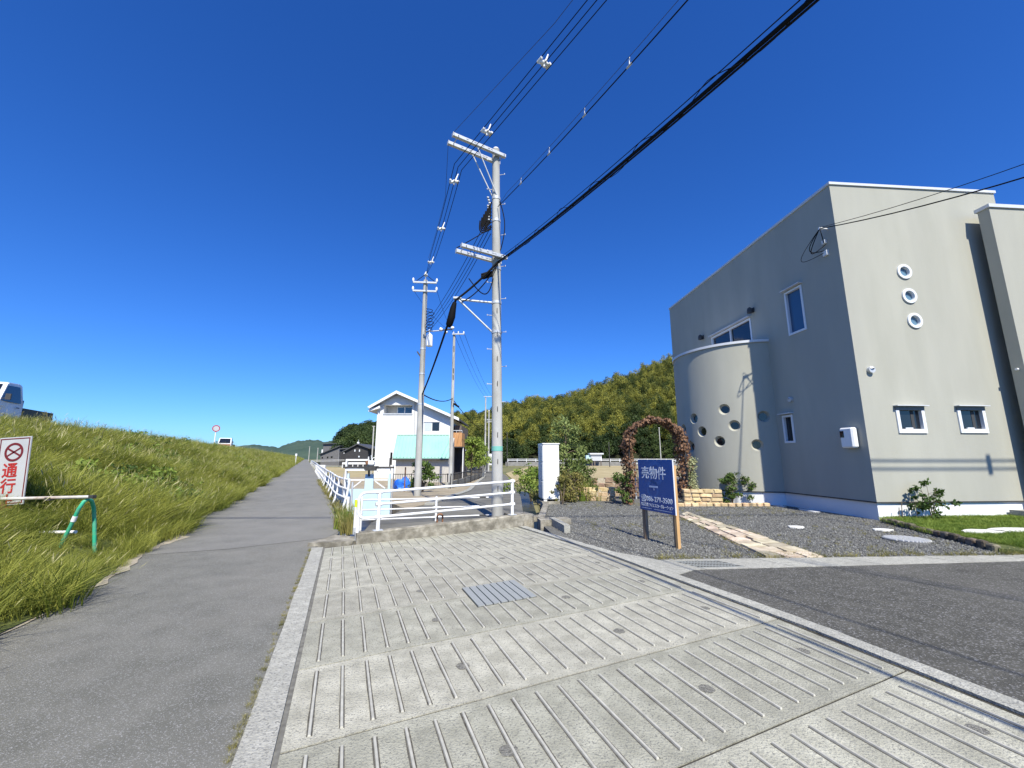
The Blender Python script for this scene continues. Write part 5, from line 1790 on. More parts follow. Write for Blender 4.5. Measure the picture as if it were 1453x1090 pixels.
# far poles by the bend
p4, p4b, p4t = simple_pole(688, 671.5, -0.75, 563, 'far concrete pole with a flat crossarm at the bend of the village road', 0.15, 0.09)
crossarm(p4, p4t + Vector((-0.3, -0.1, 0)), p4t + Vector((1.1, -0.1, 0)), 0.1)
MB().tube([p4t + Vector((1.0, -.1, 0)), p4t + Vector((1.0, -.1, -3.2))], 0.04, 6).build('drop_cable', M['dark_metal'], p4)
MB().tube([p4t + Vector((0.2, -.1, -3.8)), p4t + Vector((1.5, -.1, -3.7))], 0.05, 6).build('arm', M['galv'], p4)
p5, p5b, p5t = simple_pole(693, 669, -0.75, 583, 'far white pole close behind the pole at the bend of the village road', 0.15, 0.1)
MB().tube([p5t, p5t + Vector((0, 0, 0.12))], [0.1, 0.05], 10).build('cap', M['white_plastic'], p5)
for i, (x, yb_, yt, Y, lab) in enumerate(((719.5, 655, 614, 118, 'thin dark pole on the lane at the foot of the wooded hill'), (865, 656, 628, 112, 'short grey lamp pole standing in front of the dark woods'), (938.5, 662, 607, 100, 'grey pole seen through the leafy arch'), (527, 664, 605, 62, 'pale bare pole beside the white house'), (438, 652, 634, 230, 'far thin pole at the end of the path'), (450, 652, 636, 230, 'far thin pole near the distant bridge'))):
    a, b = atY(x, yb_, Y), atY(x, yt, Y)
    r_ = 0.13 if Y < 200 else 0.25
    o = MB().tube([(a.x, Y, -1.2), (a.x, Y, b.z)], r_, 8, True, r_ * 0.75)
    o.box((a.x, Y, b.z), (r_ * 3, r_ * 1.5, r_ * 0.8))
    tag(o.build('pole', M['pole_conc'] if i > 1 else M['dark_metal']), lab, 'pole')

# ---- overhead lines. One line with all its wires and fittings is one thing.
def line_thing(name, label, at_):
    return thing(name, label, 'cable', at_)
def wire(th, pts, r, nm='wire', m=None, n=6):
    return MB().tube(pts, r, n).build(nm, m or M['black_rubber'], th)
FARP = Vector((14.6, -23.5, 0))
# next pole of the line, behind the camera
np_ = thing('utility_pole', 'concrete utility pole further along the line behind the crossing', 'utility pole', FARP, 'utility poles')
pole_shaft(np_, FARP + Vector((0, 0, -0.4)), FARP + Vector((0, 0, 9.9)), 0.14, 0.098)
crossarm(np_, FARP + Vector((-1.3, -0.4, 9.4)), FARP + Vector((3.4, 0.9, 9.4)), 0.085)
crossarm(np_, FARP + Vector((-1.0, -0.3, 6.4)), FARP + Vector((0.6, 0.2, 6.4)), 0.085)

def thru(P0, px, py, tt, Pend_xy, zend, n=40):
    """wire from P0 through the sight line of a pixel at ray length tt, on to Pend; sag solved to fit"""
    Q = atT(px, py, tt)
    return Q
# three-wire power line
N1 = atT(650, 236, 10.2)
Q1 = atT(845, 1, 6.5)
dirp = Vector((Q1.x - N1.x, Q1.y - N1.y, 0)).normalized()
E1 = Vector((N1.x, N1.y, 0)) + dirp * 38
E1.z = 9.5
Lq = Vector((Q1.x - N1.x, Q1.y - N1.y, 0)).length
f = Lq / 38
sag1 = max(0.2, (N1.z + (E1.z - N1.z) * f - Q1.z) / (4 * f * (1 - f)))
N2_ = p2z(zt2 + 0.25)
pw = line_thing('power_line', 'three thin black power wires with white spacers above the left crossarm end', N1)
side = Vector((-dirp.y, dirp.x, 0))
if side.x > 0:
    side = -side
def off_pts(pts, o):
    return [p + o for p in pts]
main = cat(N1, E1, sag1, 60)
back = cat(N2_, N1, 0.25, 16)
full = back[:-1] + main
for o in (side * 0.10 + Vector((0, 0, 0.02)), Vector((0, 0, -0.02)), -side * 0.10 + Vector((0, 0, -0.06))):
    tp = []
    for i, p in enumerate(full):
        k = min(1.0, i / 6)
        tp.append(p + o * k)
    wire(pw, tp, 0.0085)
ms = [p + side * 0.16 + Vector((0, 0, 0.26)) for p in main]
wire(pw, [topA[0][0] + Vector((0, 0, 0.05))] + ms[6:], 0.005, 'messenger_wire', M['dark_metal'])
wire(pw, [topA[1][0] + Vector((0, 0, -0.04))] + [p + side * 0.1 + Vector((0, 0, 0.16)) for p in back[::-1][3:-4]], 0.005, 'messenger_wire', M['dark_metal'])
def spacer(c, along):
    c = Vector(c)
    along = Vector(along).normalized()
    sd = along.cross(Vector((0, 0, 1))).normalized()
    q = MB()
    q.tube([c - sd * 0.11 + Vector((0, 0, 0.02)), c, c + sd * 0.11 - Vector((0, 0, 0.05))], [0.028, 0.045, 0.028], 10)
    for k in (-1, 0, 1):
        q.tube([c + sd * 0.1 * k - along * 0.06, c + sd * 0.1 * k + along * 0.06], 0.026, 8)
    q.tube([c, c + Vector((0, 0, -0.09))], [0.035, 0.02], 8)
    q.tube([c - sd * 0.02, c - sd * 0.1 + Vector((0, 0, 0.24))], [0.022, 0.014], 8)
    return q
def near_px(pts, x, y):
    best = None
    for i, p in enumerate(pts):
        d = p.y * CT + (p.z - EYE) * ST
        if d <= 0.1:
            continue
        X = CX + F_PX * p.x / d
        Yp = CY - F_PX * ((p.z - EYE) * CT - p.y * ST) / d
        e = (X - x) ** 2 + (Yp - y) ** 2
        if best is None or e < best[0]:
            best = (e, i)
    return best[1]
fine = []
for i in range(len(full) - 1):
    fine += [full[i].lerp(full[i + 1], k / 8) for k in range(8)]
for (x, y) in ((762, 82), (677, 177), (636, 256), (620, 323), (611, 372)):
    i = near_px(fine, x, y)
    i = min(max(i, 1), len(fine) - 2)
    spacer(fine[i], fine[i + 1] - fine[i - 1]).build('spacer', M['white_plastic'], pw)
# low voltage pair
l0 = on_pole(7.9) + Vector((0.05, -0.12, 0))
Q2 = atT(975, 1, 4.9)
def through(P, Q, L, zend):
    dd = Vector((Q.x - P.x, Q.y - P.y, 0))
    f = dd.length / L
    E = Vector((P.x, P.y, 0)) + dd.normalized() * L
    E.z = zend
    s = (P.z + (E.z - P.z) * f - Q.z) / (4 * f * (1 - f))
    return E, s
E2, s2 = through(l0, Q2, 38, 8.2)
lv = line_thing('power_line', 'thin black wire pair with small clips leaving the tall pole above the thick cable', l0)
lpts = cat(l0, E2, s2, 60)
wire(lv, lpts, 0.0095)
wire(lv, [lpts[0]] + [p + Vector((0, 0, 0.14)) for p in lpts[1:]], 0.004, 'messenger_wire', M['dark_metal'])
lf = []
for i in range(len(lpts) - 1):
    lf += [lpts[i].lerp(lpts[i + 1], k / 6) for k in range(6)]
for x, y in ((893, 88), (826, 160), (775, 214), (735, 258)):
    i = near_px(lf, x, y)
    c = lf[i]
    q = MB().tube([c + Vector((0, 0, -0.02)), c + Vector((0.01, 0, 0.14))], 0.008, 6)
    q.tube([c - (lf[i + 1] - lf[i]).normalized() * 0.05, c + (lf[i + 1] - lf[i]).normalized() * 0.05], 0.017, 6)
    q.build('clip', M['galv'], lv)
# wires from the tall pole back to the yard pole
lb = line_thing('power_line', 'bunch of thin black wires sloping from the tall pole to the yard pole', on_pole(7.5))
for i, (dz, ez, dx) in enumerate(((0.35, 2.35, -0.05), (0.1, 2.45, 0.0), (-0.1, 2.55, 0.05), (-0.3, 2.65, 0.1))):
    wire(lb, cat(on_pole(7.5 + dz) + Vector((-0.14, 0, 0)), p2z(zt2 - ez + 0.25) + Vector((0.1 + dx, -0.05, 0)), 0.25, 16), 0.009)
wire(lb, cat(on_pole(7.4) + Vector((-0.1, 0, 0)), lowA[1][0] + Vector((0, 0, 0.08)), 0.02, 8), 0.012)
# thick communication cable
k0 = on_pole(6.33) + Vector((0.05, -0.16, 0))
Q3 = atT(1150, 1, 3.12)
E3, s3_ = through(k0, Q3, 38, 5.6)
ck_ = line_thing('communication_cable', 'thick black bundled cable running from the tall pole over the slabs', k0)
cpts = cat(k0, E3, s3_, 90)
wire(ck_, cpts, 0.020, 'cable', n=8)
wire(ck_, [p + Vector((0.012, 0, -0.036)) for p in cpts], 0.011, 'cable')
wire(ck_, [p + Vector((-0.02, 0, 0.062)) for p in cpts], 0.0055, 'messenger_wire')
rs = random.Random(8)
sp_ = []
for i in range(0, 60):
    p = cpts[i]
    for k in range(4):
        q = p.lerp(cpts[i + 1], k / 4)
        a = (i * 4 + k) * 0.62
        sp_.append(q + Vector((math.cos(a) * 0.04, 0, 0.012 + math.sin(a) * 0.062 + 0.02 * math.sin(a * 0.37))))
wire(ck_, sp_, 0.0045, 'lashing_wire', n=5)
k1 = sa1 + Vector((-0.02, -0.03, -0.04))
wire(ck_, cat(k0, k1, 0.05, 12), 0.028, 'cable', n=8)
wire(ck_, cat(k0 + Vector((0, 0, -.05)), k1 + Vector((0.15, 0, -.05)), 0.16, 12), 0.014, 'cable')
k2 = p2z(atY(600, 560, p2b.y).z) + Vector((0.08, -0.14, 0))
wire(ck_, cat(k1, k2, 0.12, 18), 0.030, 'cable', n=8)
spl = atY(644, 443, k1.y)
MB().tube([k1 + Vector((-0.02, 0, -0.06)), k1 + Vector((-0.06, 0.02, -0.2)), k1 + Vector((-0.1, 0.05, -0.42)), k1 + Vector((-0.16, 0.08, -0.62)), k1 + Vector((-0.17, 0.09, -0.68))], [0.05, 0.075, 0.095, 0.085, 0.04], 12).build('splice_closure', M['black_rubber'], ck_)
wire(ck_, cat(k2, Vector((p3b.x, p3b.y - .15, atY(639, 566, p3b.y).z)), 0.25, 14), 0.026, 'cable')
wire(ck_, cat(Vector((p3b.x, p3b.y - .15, atY(639, 566, p3b.y).z)), Vector((p4b.x, p4b.y - .1, atY(688, 611, p4b.y).z)), 0.5, 16), 0.03, 'cable')
MB().tube([Vector((p3b.x + .1, p3b.y - .2, atY(645, 573, p3b.y).z)), Vector((p3b.x + .5, p3b.y - .1, atY(650, 578, p3b.y).z))], 0.07, 8).build('splice_closure', M['black_rubber'], ck_)
# wires on from the slim pole
lw = line_thing('power_line', 'three fine wires from the slim pole down to the far pole at the bend', p3t)
for q, ez, dx in ((0.1, 0.1, -0.2), (0.5, 0.1, 0.3), (0.95, 0.1, 0.9)):
    wire(lw, cat(a.lerp(b, q) if False else (p3t + Vector((-0.12 + 0.9 * q, -0.18, 0.15))), p4t + Vector((dx, -.1, ez)), 0.5, 16), 0.012)
wire(lw, cat(p2z(zt2 - 0.4) + Vector((0.5, -0.12, 0)), p3t + Vector((0.0, -0.18, 0.1)), 0.3, 16), 0.008)
wire(lw, cat(p2z(zt2 - 0.5) + Vector((-0.5, -0.12, 0)), p3t + Vector((0.4, -0.18, 0.1)), 0.5, 16), 0.007)
# service drop to the grey house
sv = line_thing('service_wire', 'two black service wires running down to the corner of the grey house', BE)
for (x, y, tt), r_, dz in (((1453, 252, 6.9), 0.013, 0.0), ((1453, 233, 6.9), 0.007, 0.03)):
    Qs = atT(x, y, tt)
    P = BE + Vector((0, 0, dz))
    Es, ss_ = through(P, Qs, 24, 7.6)
    wire(sv, cat(P, Es, max(ss_, 0.05), 40), r_)
svp = Vector((Es.x + .1, Es.y, 0))
np2 = thing('utility_pole', 'concrete utility pole on the side street carrying the house service wires', 'utility pole', svp, 'utility poles')
pole_shaft(np2, svp + Vector((0, 0, -0.4)), svp + Vector((0, 0, 9.9)), 0.14, 0.098)
crossarm(np2, svp + Vector((-0.8, 0, 7.6)), svp + Vector((0.8, 0.1, 7.6)), 0.085)
# pair of street cables high on the right
sc2 = line_thing('street_cable', 'pair of black street cables crossing high in front of the grey house', (8, 4.5, 7.5))
def sun_up(p, z):
    k = (z - p.z) / to_sun.z
    return p + to_sun * k
for zw in (1.33, 1.14):
    A_ = sun_up(HP(0.3, 0, zw), 7.5)
    B_ = sun_up(HP(3.3, 0, zw), 7.5)
    dd = (B_ - A_).normalized()
    wire(sc2, cat(A_ - dd * 16 + Vector((0, 0, .5)), B_ + dd * 16 + Vector((0, 0, .5)), 0.5, 50), 0.022)
cc_ = sun_up(HP(3.05, 0, 1.24), 7.5)
MB().box(cc_, (0.12, 0.16, 0.3), 0.2).build('clamp', M['dark_metal'], sc2)

# ================================================================== HOUSES BEYOND
def solid(mb_name, m, parent, boxes):
    q = MB()
    for c, s_ in boxes:
        q.box(c, s_)
    return q.build(mb_name, m, parent)
# ---- white gabled house
YH = 45.0
def wh(x, y, dy=0.0):
    p = atY(x, y, YH)
    return Vector((p.x, YH + dy, p.z))
x0, x1 = wh(534.5, 600).x, wh(641, 600).x
ax, az = wh(565, 556).x, wh(565, 556).z
zl, zrr = wh(528, 577).z, wh(652, 594).z
lx, rx_ = wh(527.5, 577).x, wh(652, 594).x
def roof_z(x):
    return az + (zl - az) * (ax - x) / (ax - lx) if x < ax else az + (zrr - az) * (x - ax) / (rx_ - ax)
wht = thing('white_house', 'white two-storey gabled house with an attic loggia behind the poles', 'house', ((x0 + x1) / 2, YH + 4, -1.0))
DEP = 9.0
gab = [(x0, -1.0), (x1, -1.0), (x1, roof_z(x1) - 0.3), (ax, az - 0.3), (x0, roof_z(x0) - 0.3)]
n = len(gab)
vs = [(x, YH, z) for x, z in gab] + [(x, YH + DEP, z) for x, z in gab]
wb_ = MB().add(vs, [tuple(range(n)), tuple(range(n, 2 * n))[::-1]] + [(i, n + i, n + (i + 1) % n, (i + 1) % n) for i in range(n)])
wme = wb_.mesh('wall', M['house_white'], org(wht))
bm = bmesh.new(); bm.from_mesh(wme); bmesh.ops.recalc_face_normals(bm, faces=bm.faces); bm.to_mesh(wme); bm.free()
def whc(xa, ya, xb, yb, dep):
    a, b = wh(xa, yb), wh(xb, ya)
    return MB().box(((a.x + b.x) / 2, YH, (a.z + b.z) / 2), (b.x - a.x, dep * 2, b.z - a.z)).mesh('c', M['house_white'], org(wht))
put('wall', boolean_cut(wme, [whc(544, 574.5, 585, 588, 1.1), whc(601, 599, 624, 612, 0.15), whc(553, 642, 557, 660, 0.15)]), wht, org(wht))
def rect_part(xa, ya, xb, yb, dy, dep, nm, m, par):
    a, b = wh(xa, yb), wh(xb, ya)
    return MB().box(((a.x + b.x) / 2, YH + dy, (a.z + b.z) / 2), (b.x - a.x, dep, b.z - a.z)).build(nm, m, par)
w1 = rect_part(560, 576, 583, 587.5, 1.04, 0.06, 'window', M['white_frame'], wht)
rect_part(560.8, 576.8, 570.5, 587, 1.0, 0.02, 'pane', M['glass_blue'], w1)
rect_part(571.5, 576.8, 582, 587, 1.0, 0.02, 'pane', M['glass_blue'], w1)
rect_part(545, 575, 559.5, 588, 1.06, 0.04, 'loggia_panel', M['shed_wall'], wht)
rect_part(543.5, 586.6, 585.5, 588.4, -0.02, 0.12, 'loggia_rail', M['galv'], wht)
w2 = rect_part(601, 599, 624, 612, 0.12, 0.06, 'window', M['white_frame'], wht)
rect_part(601.8, 599.8, 612.3, 611.3, 0.07, 0.02, 'pane', M['glass_pale'], w2)
rect_part(613, 599.8, 623.3, 611.3, 0.07, 0.02, 'pane', M['glass'], w2)
w3 = rect_part(553, 642, 557, 660, 0.12, 0.06, 'window', M['dark_metal'], wht)
rect_part(553.5, 643, 556.5, 651, 0.07, 0.02, 'pane', M['glass'], w3)
def roof_slab(xa, xb, ov, th_, nm, m, par, y0=-0.7, y1=DEP + 0.6, dz=0.0):
    za, zb = roof_z(xa) + dz, roof_z(xb) + dz
    vs = []
    for y in (YH + y0, YH + y1):
        vs += [(xa, y, za - th_), (xb, y, zb - th_), (xb, y, zb), (xa, y, za)]
    q = MB().add(vs, [(0, 1, 2, 3), (7, 6, 5, 4), (0, 4, 5, 1), (1, 5, 6, 2), (2, 6, 7, 3), (3, 7, 4, 0)])
    o_ = q.build(nm, m, par)
    bm = bmesh.new(); bm.from_mesh(o_.data); bmesh.ops.recalc_face_normals(bm, faces=bm.faces); bm.to_mesh(o_.data); bm.free()
    return o_
rf1 = roof_slab(lx, ax, 0, 0.22, 'roof', M['roof_dark'], wht)
rf2 = roof_slab(ax, rx_, 0, 0.22, 'roof', M['roof_dark'], wht)
for rfx, (xa, xb) in ((rf1, (lx - .03, ax)), (rf2, (ax, rx_ + .03))):
    roof_slab(xa, xb, 0, 0.3, 'barge_board', M['eave_white'], rfx, -0.76, -0.66, 0.02)
    roof_slab(xa, xb, 0, 0.06, 'soffit', M['soffit'], rfx, -0.65, 0.0, -0.24)
MB().beam((lx - 0.1, YH - .75, zl - 0.12), (lx - 0.1, YH + DEP, zl - 0.12), 0.14, 0.14).build('gutter', M['eave_white'], rf1)
# lean-to eave on the left
e_a, e_b = wh(525, 581.5), wh(541, 576.5)
MB().add([(e_a.x, YH - .5, e_a.z), (e_b.x, YH - .5, e_b.z), (e_b.x, YH - .5, e_b.z - .25), (e_a.x, YH - .5, e_a.z - .25), (e_a.x, YH + 5, e_a.z), (e_b.x, YH + 5, e_b.z), (e_b.x, YH + 5, e_b.z - .25), (e_a.x, YH + 5, e_a.z - .25)],
         [(0, 3, 2, 1), (4, 5, 6, 7), (0, 1, 5, 4), (3, 7, 6, 2), (0, 4, 7, 3), (1, 2, 6, 5)]).build('side_eave', M['eave_white'], wht)
dp = MB()
dp.tube([wh(537.5, 585, -.08), wh(536.5, 668, -.08)], 0.05, 8)
dp.build('downpipe', M['house_white'], wht)
MB().tube([wh(589, 570, -0.1), wh(589, 617, -0.1)], 0.02, 6).build('aerial_lead', M['dark_metal'], wht)
MB().tube([wh(589, 566, 2), wh(589, 556, 2)], 0.03, 6).build('aerial', M['galv'], wht)
# right-hand wing with timber balcony
solid('wing', M['grey_wall'], wht, [(((x1 + rx_) / 2 + 0.1, YH + 5, 2.0), (rx_ - x1 - 0.1, 7.0, 6.0))])
b0, b1 = wh(640.5, 637), wh(656.5, 614.5)
bal = MB().box(((b0.x + b1.x) / 2, YH + 0.7, (b0.z + b1.z) / 2), (b1.x - b0.x, 2.6, b1.z - b0.z)).build('balcony', M['wood_orange'], wht)
for k in range(8):
    t = (k + 0.5) / 8
    MB().box((b0.x + (b1.x - b0.x) * t, YH - 0.615, (b0.z + b1.z) / 2), ((b1.x - b0.x) / 8 - 0.02, 0.03, b1.z - b0.z - 0.02)).build('plank', M['wood_orange'], bal)
MB().tube([(b0.x, YH - 0.55, b1.z + 0.22), (b1.x, YH - 0.55, b1.z + 0.22)], 0.04, 8).build('balcony_rail', M['galv'], wht)
for k in range(3):
    MB().tube([(b0.x + (b1.x - b0.x) * k / 2, YH - 0.55, b1.z), (b0.x + (b1.x - b0.x) * k / 2, YH - 0.55, b1.z + 0.22)], 0.03, 6).build('rail_post', M['galv'], wht)
MB().box(((b0.x + b1.x) / 2 + 0.1, YH + 0.6, b0.z - 0.12), (b1.x - b0.x + 0.2, 2.6, 0.14)).build('porch_beam', M['eave_white'], wht)
MB().tube([(b1.x - 0.1, YH - 0.5, -1), (b1.x - 0.1, YH - 0.5, b0.z - 0.1)], 0.07, 8).build('porch_post', M['eave_white'], wht)
# ---- green roofed shed
YS = 37.5
def sh(x, y, Y=YS):
    return atY(x, y, Y)
tl, tr, bl_, br = sh(564, 618, YS + 2.6), sh(637, 618, YS + 2.6), sh(557.5, 650), sh(637, 650)
shed = thing('shed', 'beige shed with a pale green standing seam metal roof', 'shed', ((bl_.x + br.x) / 2, YS + 1.5, -1.0))
wx0, wx1 = bl_.x + 0.18, br.x + 0.0
wz = bl_.z - 0.12
q = MB().add([(wx0, YS + .35, -1), (wx1, YS + .35, -1), (wx1, YS + 3.3, -1), (wx0, YS + 3.3, -1), (wx0, YS + .35, wz), (wx1, YS + .35, wz), (wx1, YS + 3.3, tl.z - 0.2), (wx0, YS + 3.3, tl.z - 0.2)],
             [(0, 1, 5, 4), (1, 2, 6, 5), (2, 3, 7, 6), (3, 0, 4, 7), (4, 5, 6, 7)])
q.build('wall', M['shed_wall'], shed)
q = MB()
U = Vector((0, 0, -0.1))
q.add([bl_, br, tr, tl, bl_ + U, br + U, tr + U, tl + U], [(0, 1, 2, 3), (7, 6, 5, 4), (0, 4, 5, 1), (1, 5, 6, 2), (2, 6, 7, 3), (3, 7, 4, 0)])
rfo = q.build('roof', M['roof_green'], shed)
for k in range(17):
    t = k / 16
    MB().beam(bl_.lerp(br, t) + Vector((0, 0, 0.02)), tl.lerp(tr, t) + Vector((0, 0, 0.02)), 0.05, 0.13).build('seam', M['roof_green'], rfo)
MB().beam(bl_ + Vector((0, -0.06, -0.12)), br + Vector((0, -0.06, -0.12)), 0.1, 0.14).build('gutter', M['dark_metal'], rfo)
MB().beam(tl + Vector((0, 0.02, 0.05)), tr + Vector((0, 0.02, 0.05)), 0.2, 0.06).build('ridge_cap', M['roof_green'], rfo)
# carport beside it with a dark opening and parked bicycle-like clutter
cp = thing('carport', 'dark open carport under the timber balcony', 'carport', (sh(647, 660).x, 41, -1.0))
c0_, c1_ = sh(640.5, 690, 41.0), sh(657, 640, 41.0)
MB().box(((c0_.x + c1_.x) / 2, 42.8, 0.7), (c1_.x - c0_.x, 0.1, 3.4)).build('back_wall', M['dark_clad'], cp)
MB().box((c0_.x + 0.05, 41.8, 0.7), (0.1, 2, 3.4)).build('side_wall', M['dark_clad'], cp)
MB().box(((c0_.x + c1_.x) / 2, 41.8, 2.45), (c1_.x - c0_.x, 2.2, 0.1)).build('roof', M['dark_clad'], cp)
MB().tube([(c1_.x, 41, -1), (c1_.x, 41, 2.4)], 0.06, 8).build('post', M['eave_white'], cp)
# black iron fence round the yard
def iron_fence(label, pts, hgt, step, zf):
    t = thing('iron_fence', label, 'fence', (pts[0][0], pts[0][1], zf(pts[0][1])))
    for i in range(len(pts) - 1):
        a, b = Vector(pts[i]), Vector(pts[i + 1])
        A_, B_ = Vector((a.x, a.y, zf(a.y))), Vector((b.x, b.y, zf(b.y)))
        for hh in (0.12, hgt):
            MB().tube([A_ + Vector((0, 0, hh)), B_ + Vector((0, 0, hh))], 0.03, 6).build('rail', M['dark_metal'], t)
        m_ = max(2, int((b - a).length / step))
        pk = MB().tube([(0, 0, 0.05), (0, 0, hgt)], 0.016, 5).mesh('picket', M['dark_metal'])
        ps = MB().tube([(0, 0, -0.2), (0, 0, hgt + 0.05)], 0.04, 6).mesh('post', M['dark_metal'])
        for k in range(m_ + 1):
            p = A_.lerp(B_, k / m_)
            put('post' if k % 8 == 0 else 'picket', ps if k % 8 == 0 else pk, t, p)
    return t
fz = lambda Y: -0.72
f0 = atY(558, 682, 31.0)
f1 = atY(638, 682, 31.0)
iron_fence('black iron picket fence along the yard in front of the shed', [(f0.x, 31.0), (f1.x, 31.0)], 0.95, 0.16, fz)
f2 = atY(700, 672, 52.0)
iron_fence('black iron railing climbing beside the village road past the small tree', [(f1.x + .3, 29.5), (atY(668, 680, 38.0).x, 38.0), (atY(684, 675, 47.0).x, 47.0)], 1.0, 0.35, fz)
lw_ = MB().beam((f1.x + .1, 29.0, -0.55), (atY(686, 675, 49.0).x, 49.0, -0.55), 0.2, 0.55)
tag(lw_.build('retaining_wall', M['kerb']), 'low pale concrete wall under the railing beside the village road', 'wall')
# blue tarpaulin heap
tp0 = atY(573, 682, 27.0)
bm = bmesh.new()
bmesh.ops.create_icosphere(bm, subdivisions=3, radius=1.0)
rt = random.Random(2)
for v in bm.verts:
    nz = 0.16 * math.sin(v.co.x * 7 + v.co.y * 3) + 0.12 * math.sin(v.co.y * 9 + v.co.z * 5)
    v.co = Vector((v.co.x * 0.68 * (1 + nz), v.co.y * 0.5 * (1 + nz), max(v.co.z, -0.25) * 0.62 * (1 - 0.5 * abs(v.co.x)) * (1 + nz)))
me = bpy.data.meshes.new('tarpaulin')
bm.to_mesh(me); bm.free()
me.materials.append(M['tarp'])
tag(put('tarpaulin', me, None, (tp0.x, 27.0, -0.42)), 'crumpled blue tarpaulin heaped beside the yard pole', 'tarpaulin')
st_ = MB().tube([atY(573.5, 700, 24.0), atY(575.5, 663, 24.2)], 0.04, 6)
tag(st_.build('stake', M['rust']), 'leaning rusty stake in the yard beside the blue tarpaulin', 'stake')

# ---- dark houses far left
def far_house(name, label, Y, poly, depth, m, roofm, roof_edge=None):
    t = thing(name, label, 'house', (atY(poly[0][0], 650, Y).x, Y, -1.0))
    P = [atY(x, y, Y) for x, y in poly]
    P = [Vector((p.x, Y, max(p.z, -1.0))) for p in P]
    n = len(P)
    vs = [tuple(p) for p in P] + [(p.x, p.y + depth, p.z) for p in P]
    o = MB().add(vs, [tuple(range(n)), tuple(range(n, 2 * n))[::-1]] + [(i, n + i, n + (i + 1) % n, (i + 1) % n) for i in range(n)]).build('wall', m, t)
    bm = bmesh.new(); bm.from_mesh(o.data); bmesh.ops.recalc_face_normals(bm, faces=bm.faces); bm.to_mesh(o.data); bm.free()
    if roof_edge:
        for (xa, ya), (xb, yb) in zip(roof_edge[:-1], roof_edge[1:]):
            A_, B_ = atY(xa, ya, Y), atY(xb, yb, Y)
            vs = []
            for dy in (-0.6, depth + 0.6):
                for p, dz in ((A_, 0), (B_, 0), (B_, 0.3), (A_, 0.3)):
                    vs.append((p.x, Y + dy, p.z + dz))
            r_ = MB().add(vs, [(0, 1, 2, 3), (7, 6, 5, 4), (0, 4, 5, 1), (1, 5, 6, 2), (2, 6, 7, 3), (3, 7, 4, 0)]).build('roof', roofm, t)
            bm = bmesh.new(); bm.from_mesh(r_.data); bmesh.ops.recalc_face_normals(bm, faces=bm.faces); bm.to_mesh(r_.data); bm.free()
    return t
def far_rect(t, Y, xa, ya, xb, yb, nm, m, dy=-0.06):
    a, b = atY(xa, yb, Y), atY(xb, ya, Y)
    return MB().box(((a.x + b.x) / 2, Y + dy, (a.z + b.z) / 2), (b.x - a.x, 0.12, b.z - a.z)).build(nm, m, t)
h1 = far_house('grey_house', 'grey boxy house with a sloping dark roofline beyond the guard fence', 140, [(454.5, 662), (481, 662), (481, 635), (454.5, 645.5)], 10, M['grey_clad'], M['roof_dark'], [(452.5, 646), (483, 633.5)])
far_rect(h1, 140, 456.5, 648.5, 458.5, 650.5, 'window', M['glass'])
far_rect(h1, 140, 464, 648, 466, 650, 'window', M['glass'])
far_rect(h1, 140, 469.5, 647.5, 472, 649.5, 'window', M['glass'])
far_rect(h1, 140, 480.2, 636, 481.6, 656, 'downpipe', M['eave_white'], -0.1)
h1b = far_house('grey_house', 'taller flat fronted grey house behind the sloping roofed one', 152, [(458.5, 660), (484, 660), (484, 630.5), (458.5, 630.5)], 9, M['grey_clad'], M['roof_dark'], [(458, 630.6), (485, 630)])
far_rect(h1b, 152, 456.8, 638, 459.2, 643.5, 'water_tank', M['eave_white'], -0.4)
h2 = far_house('black_house', 'black clad gabled house with small square windows', 112, [(489, 664), (522, 664), (522, 637), (508, 632), (489, 641)], 9, M['dark_clad'], M['roof_dark'], [(486, 642.5), (508, 631), (526, 637.5)])
for xa in (503, 509.5):
    far_rect(h2, 112, xa, 638, xa + 1.6, 641, 'window', M['white_frame'])
far_rect(h2, 112, 508.6, 647, 510.4, 649, 'window', M['white_frame'])
MB().box((atY(508.5, 629, 114).x, 114, atY(508.5, 628.5, 114).z), (0.5, 0.5, 0.5)).build('chimney', M['eave_white'], h2)
MB().tube([(atY(508.5, 629, 114).x, 114, atY(508.5, 628.5, 114).z), (atY(508.5, 629, 114).x, 114, atY(508.5, 624, 114).z)], 0.06, 6).build('aerial', M['galv'], h2)
h3 = far_house('black_house', 'low black annex beside the gabled black house', 118, [(483.5, 664), (494, 664), (494, 638), (483.5, 638)], 8, M['dark_clad'], M['roof_dark'], [(482.5, 638), (494.5, 637)])
far_rect(h3, 118, 487.5, 641, 493.5, 643.5, 'awning', M['eave_white'])
lf_ = MB()
a, b = atY(486, 655.5, 100), atY(530, 655.5, 100)
ob = thing('white_fence', 'low white board fence in front of the black house', 'fence', ((a.x + b.x) / 2, 100, -1.0))
MB().box(((a.x + b.x) / 2, 100, 0.15), (b.x - a.x, 0.1, 0.45)).build('board', M['white_paint'], ob)
for k in range(7):
    MB().box((a.x + (b.x - a.x) * k / 6, 100.1, -0.35), (0.15, 0.12, 1.4)).build('post', M['white_paint'], ob)
# small roofs down by the trees at the bend
h5 = far_house('tiled_house', 'small dark tiled house half hidden behind the trees at the bend', 78, [(668, 668), (690, 668), (690, 645), (668, 645)], 7, M['grey_clad'], M['roof_dark'], [(665, 646), (679, 638), (693, 646)])
far_rect(h5, 78, 694, 644, 699, 660, 'white_gable', M['eave_white'], -0.3)
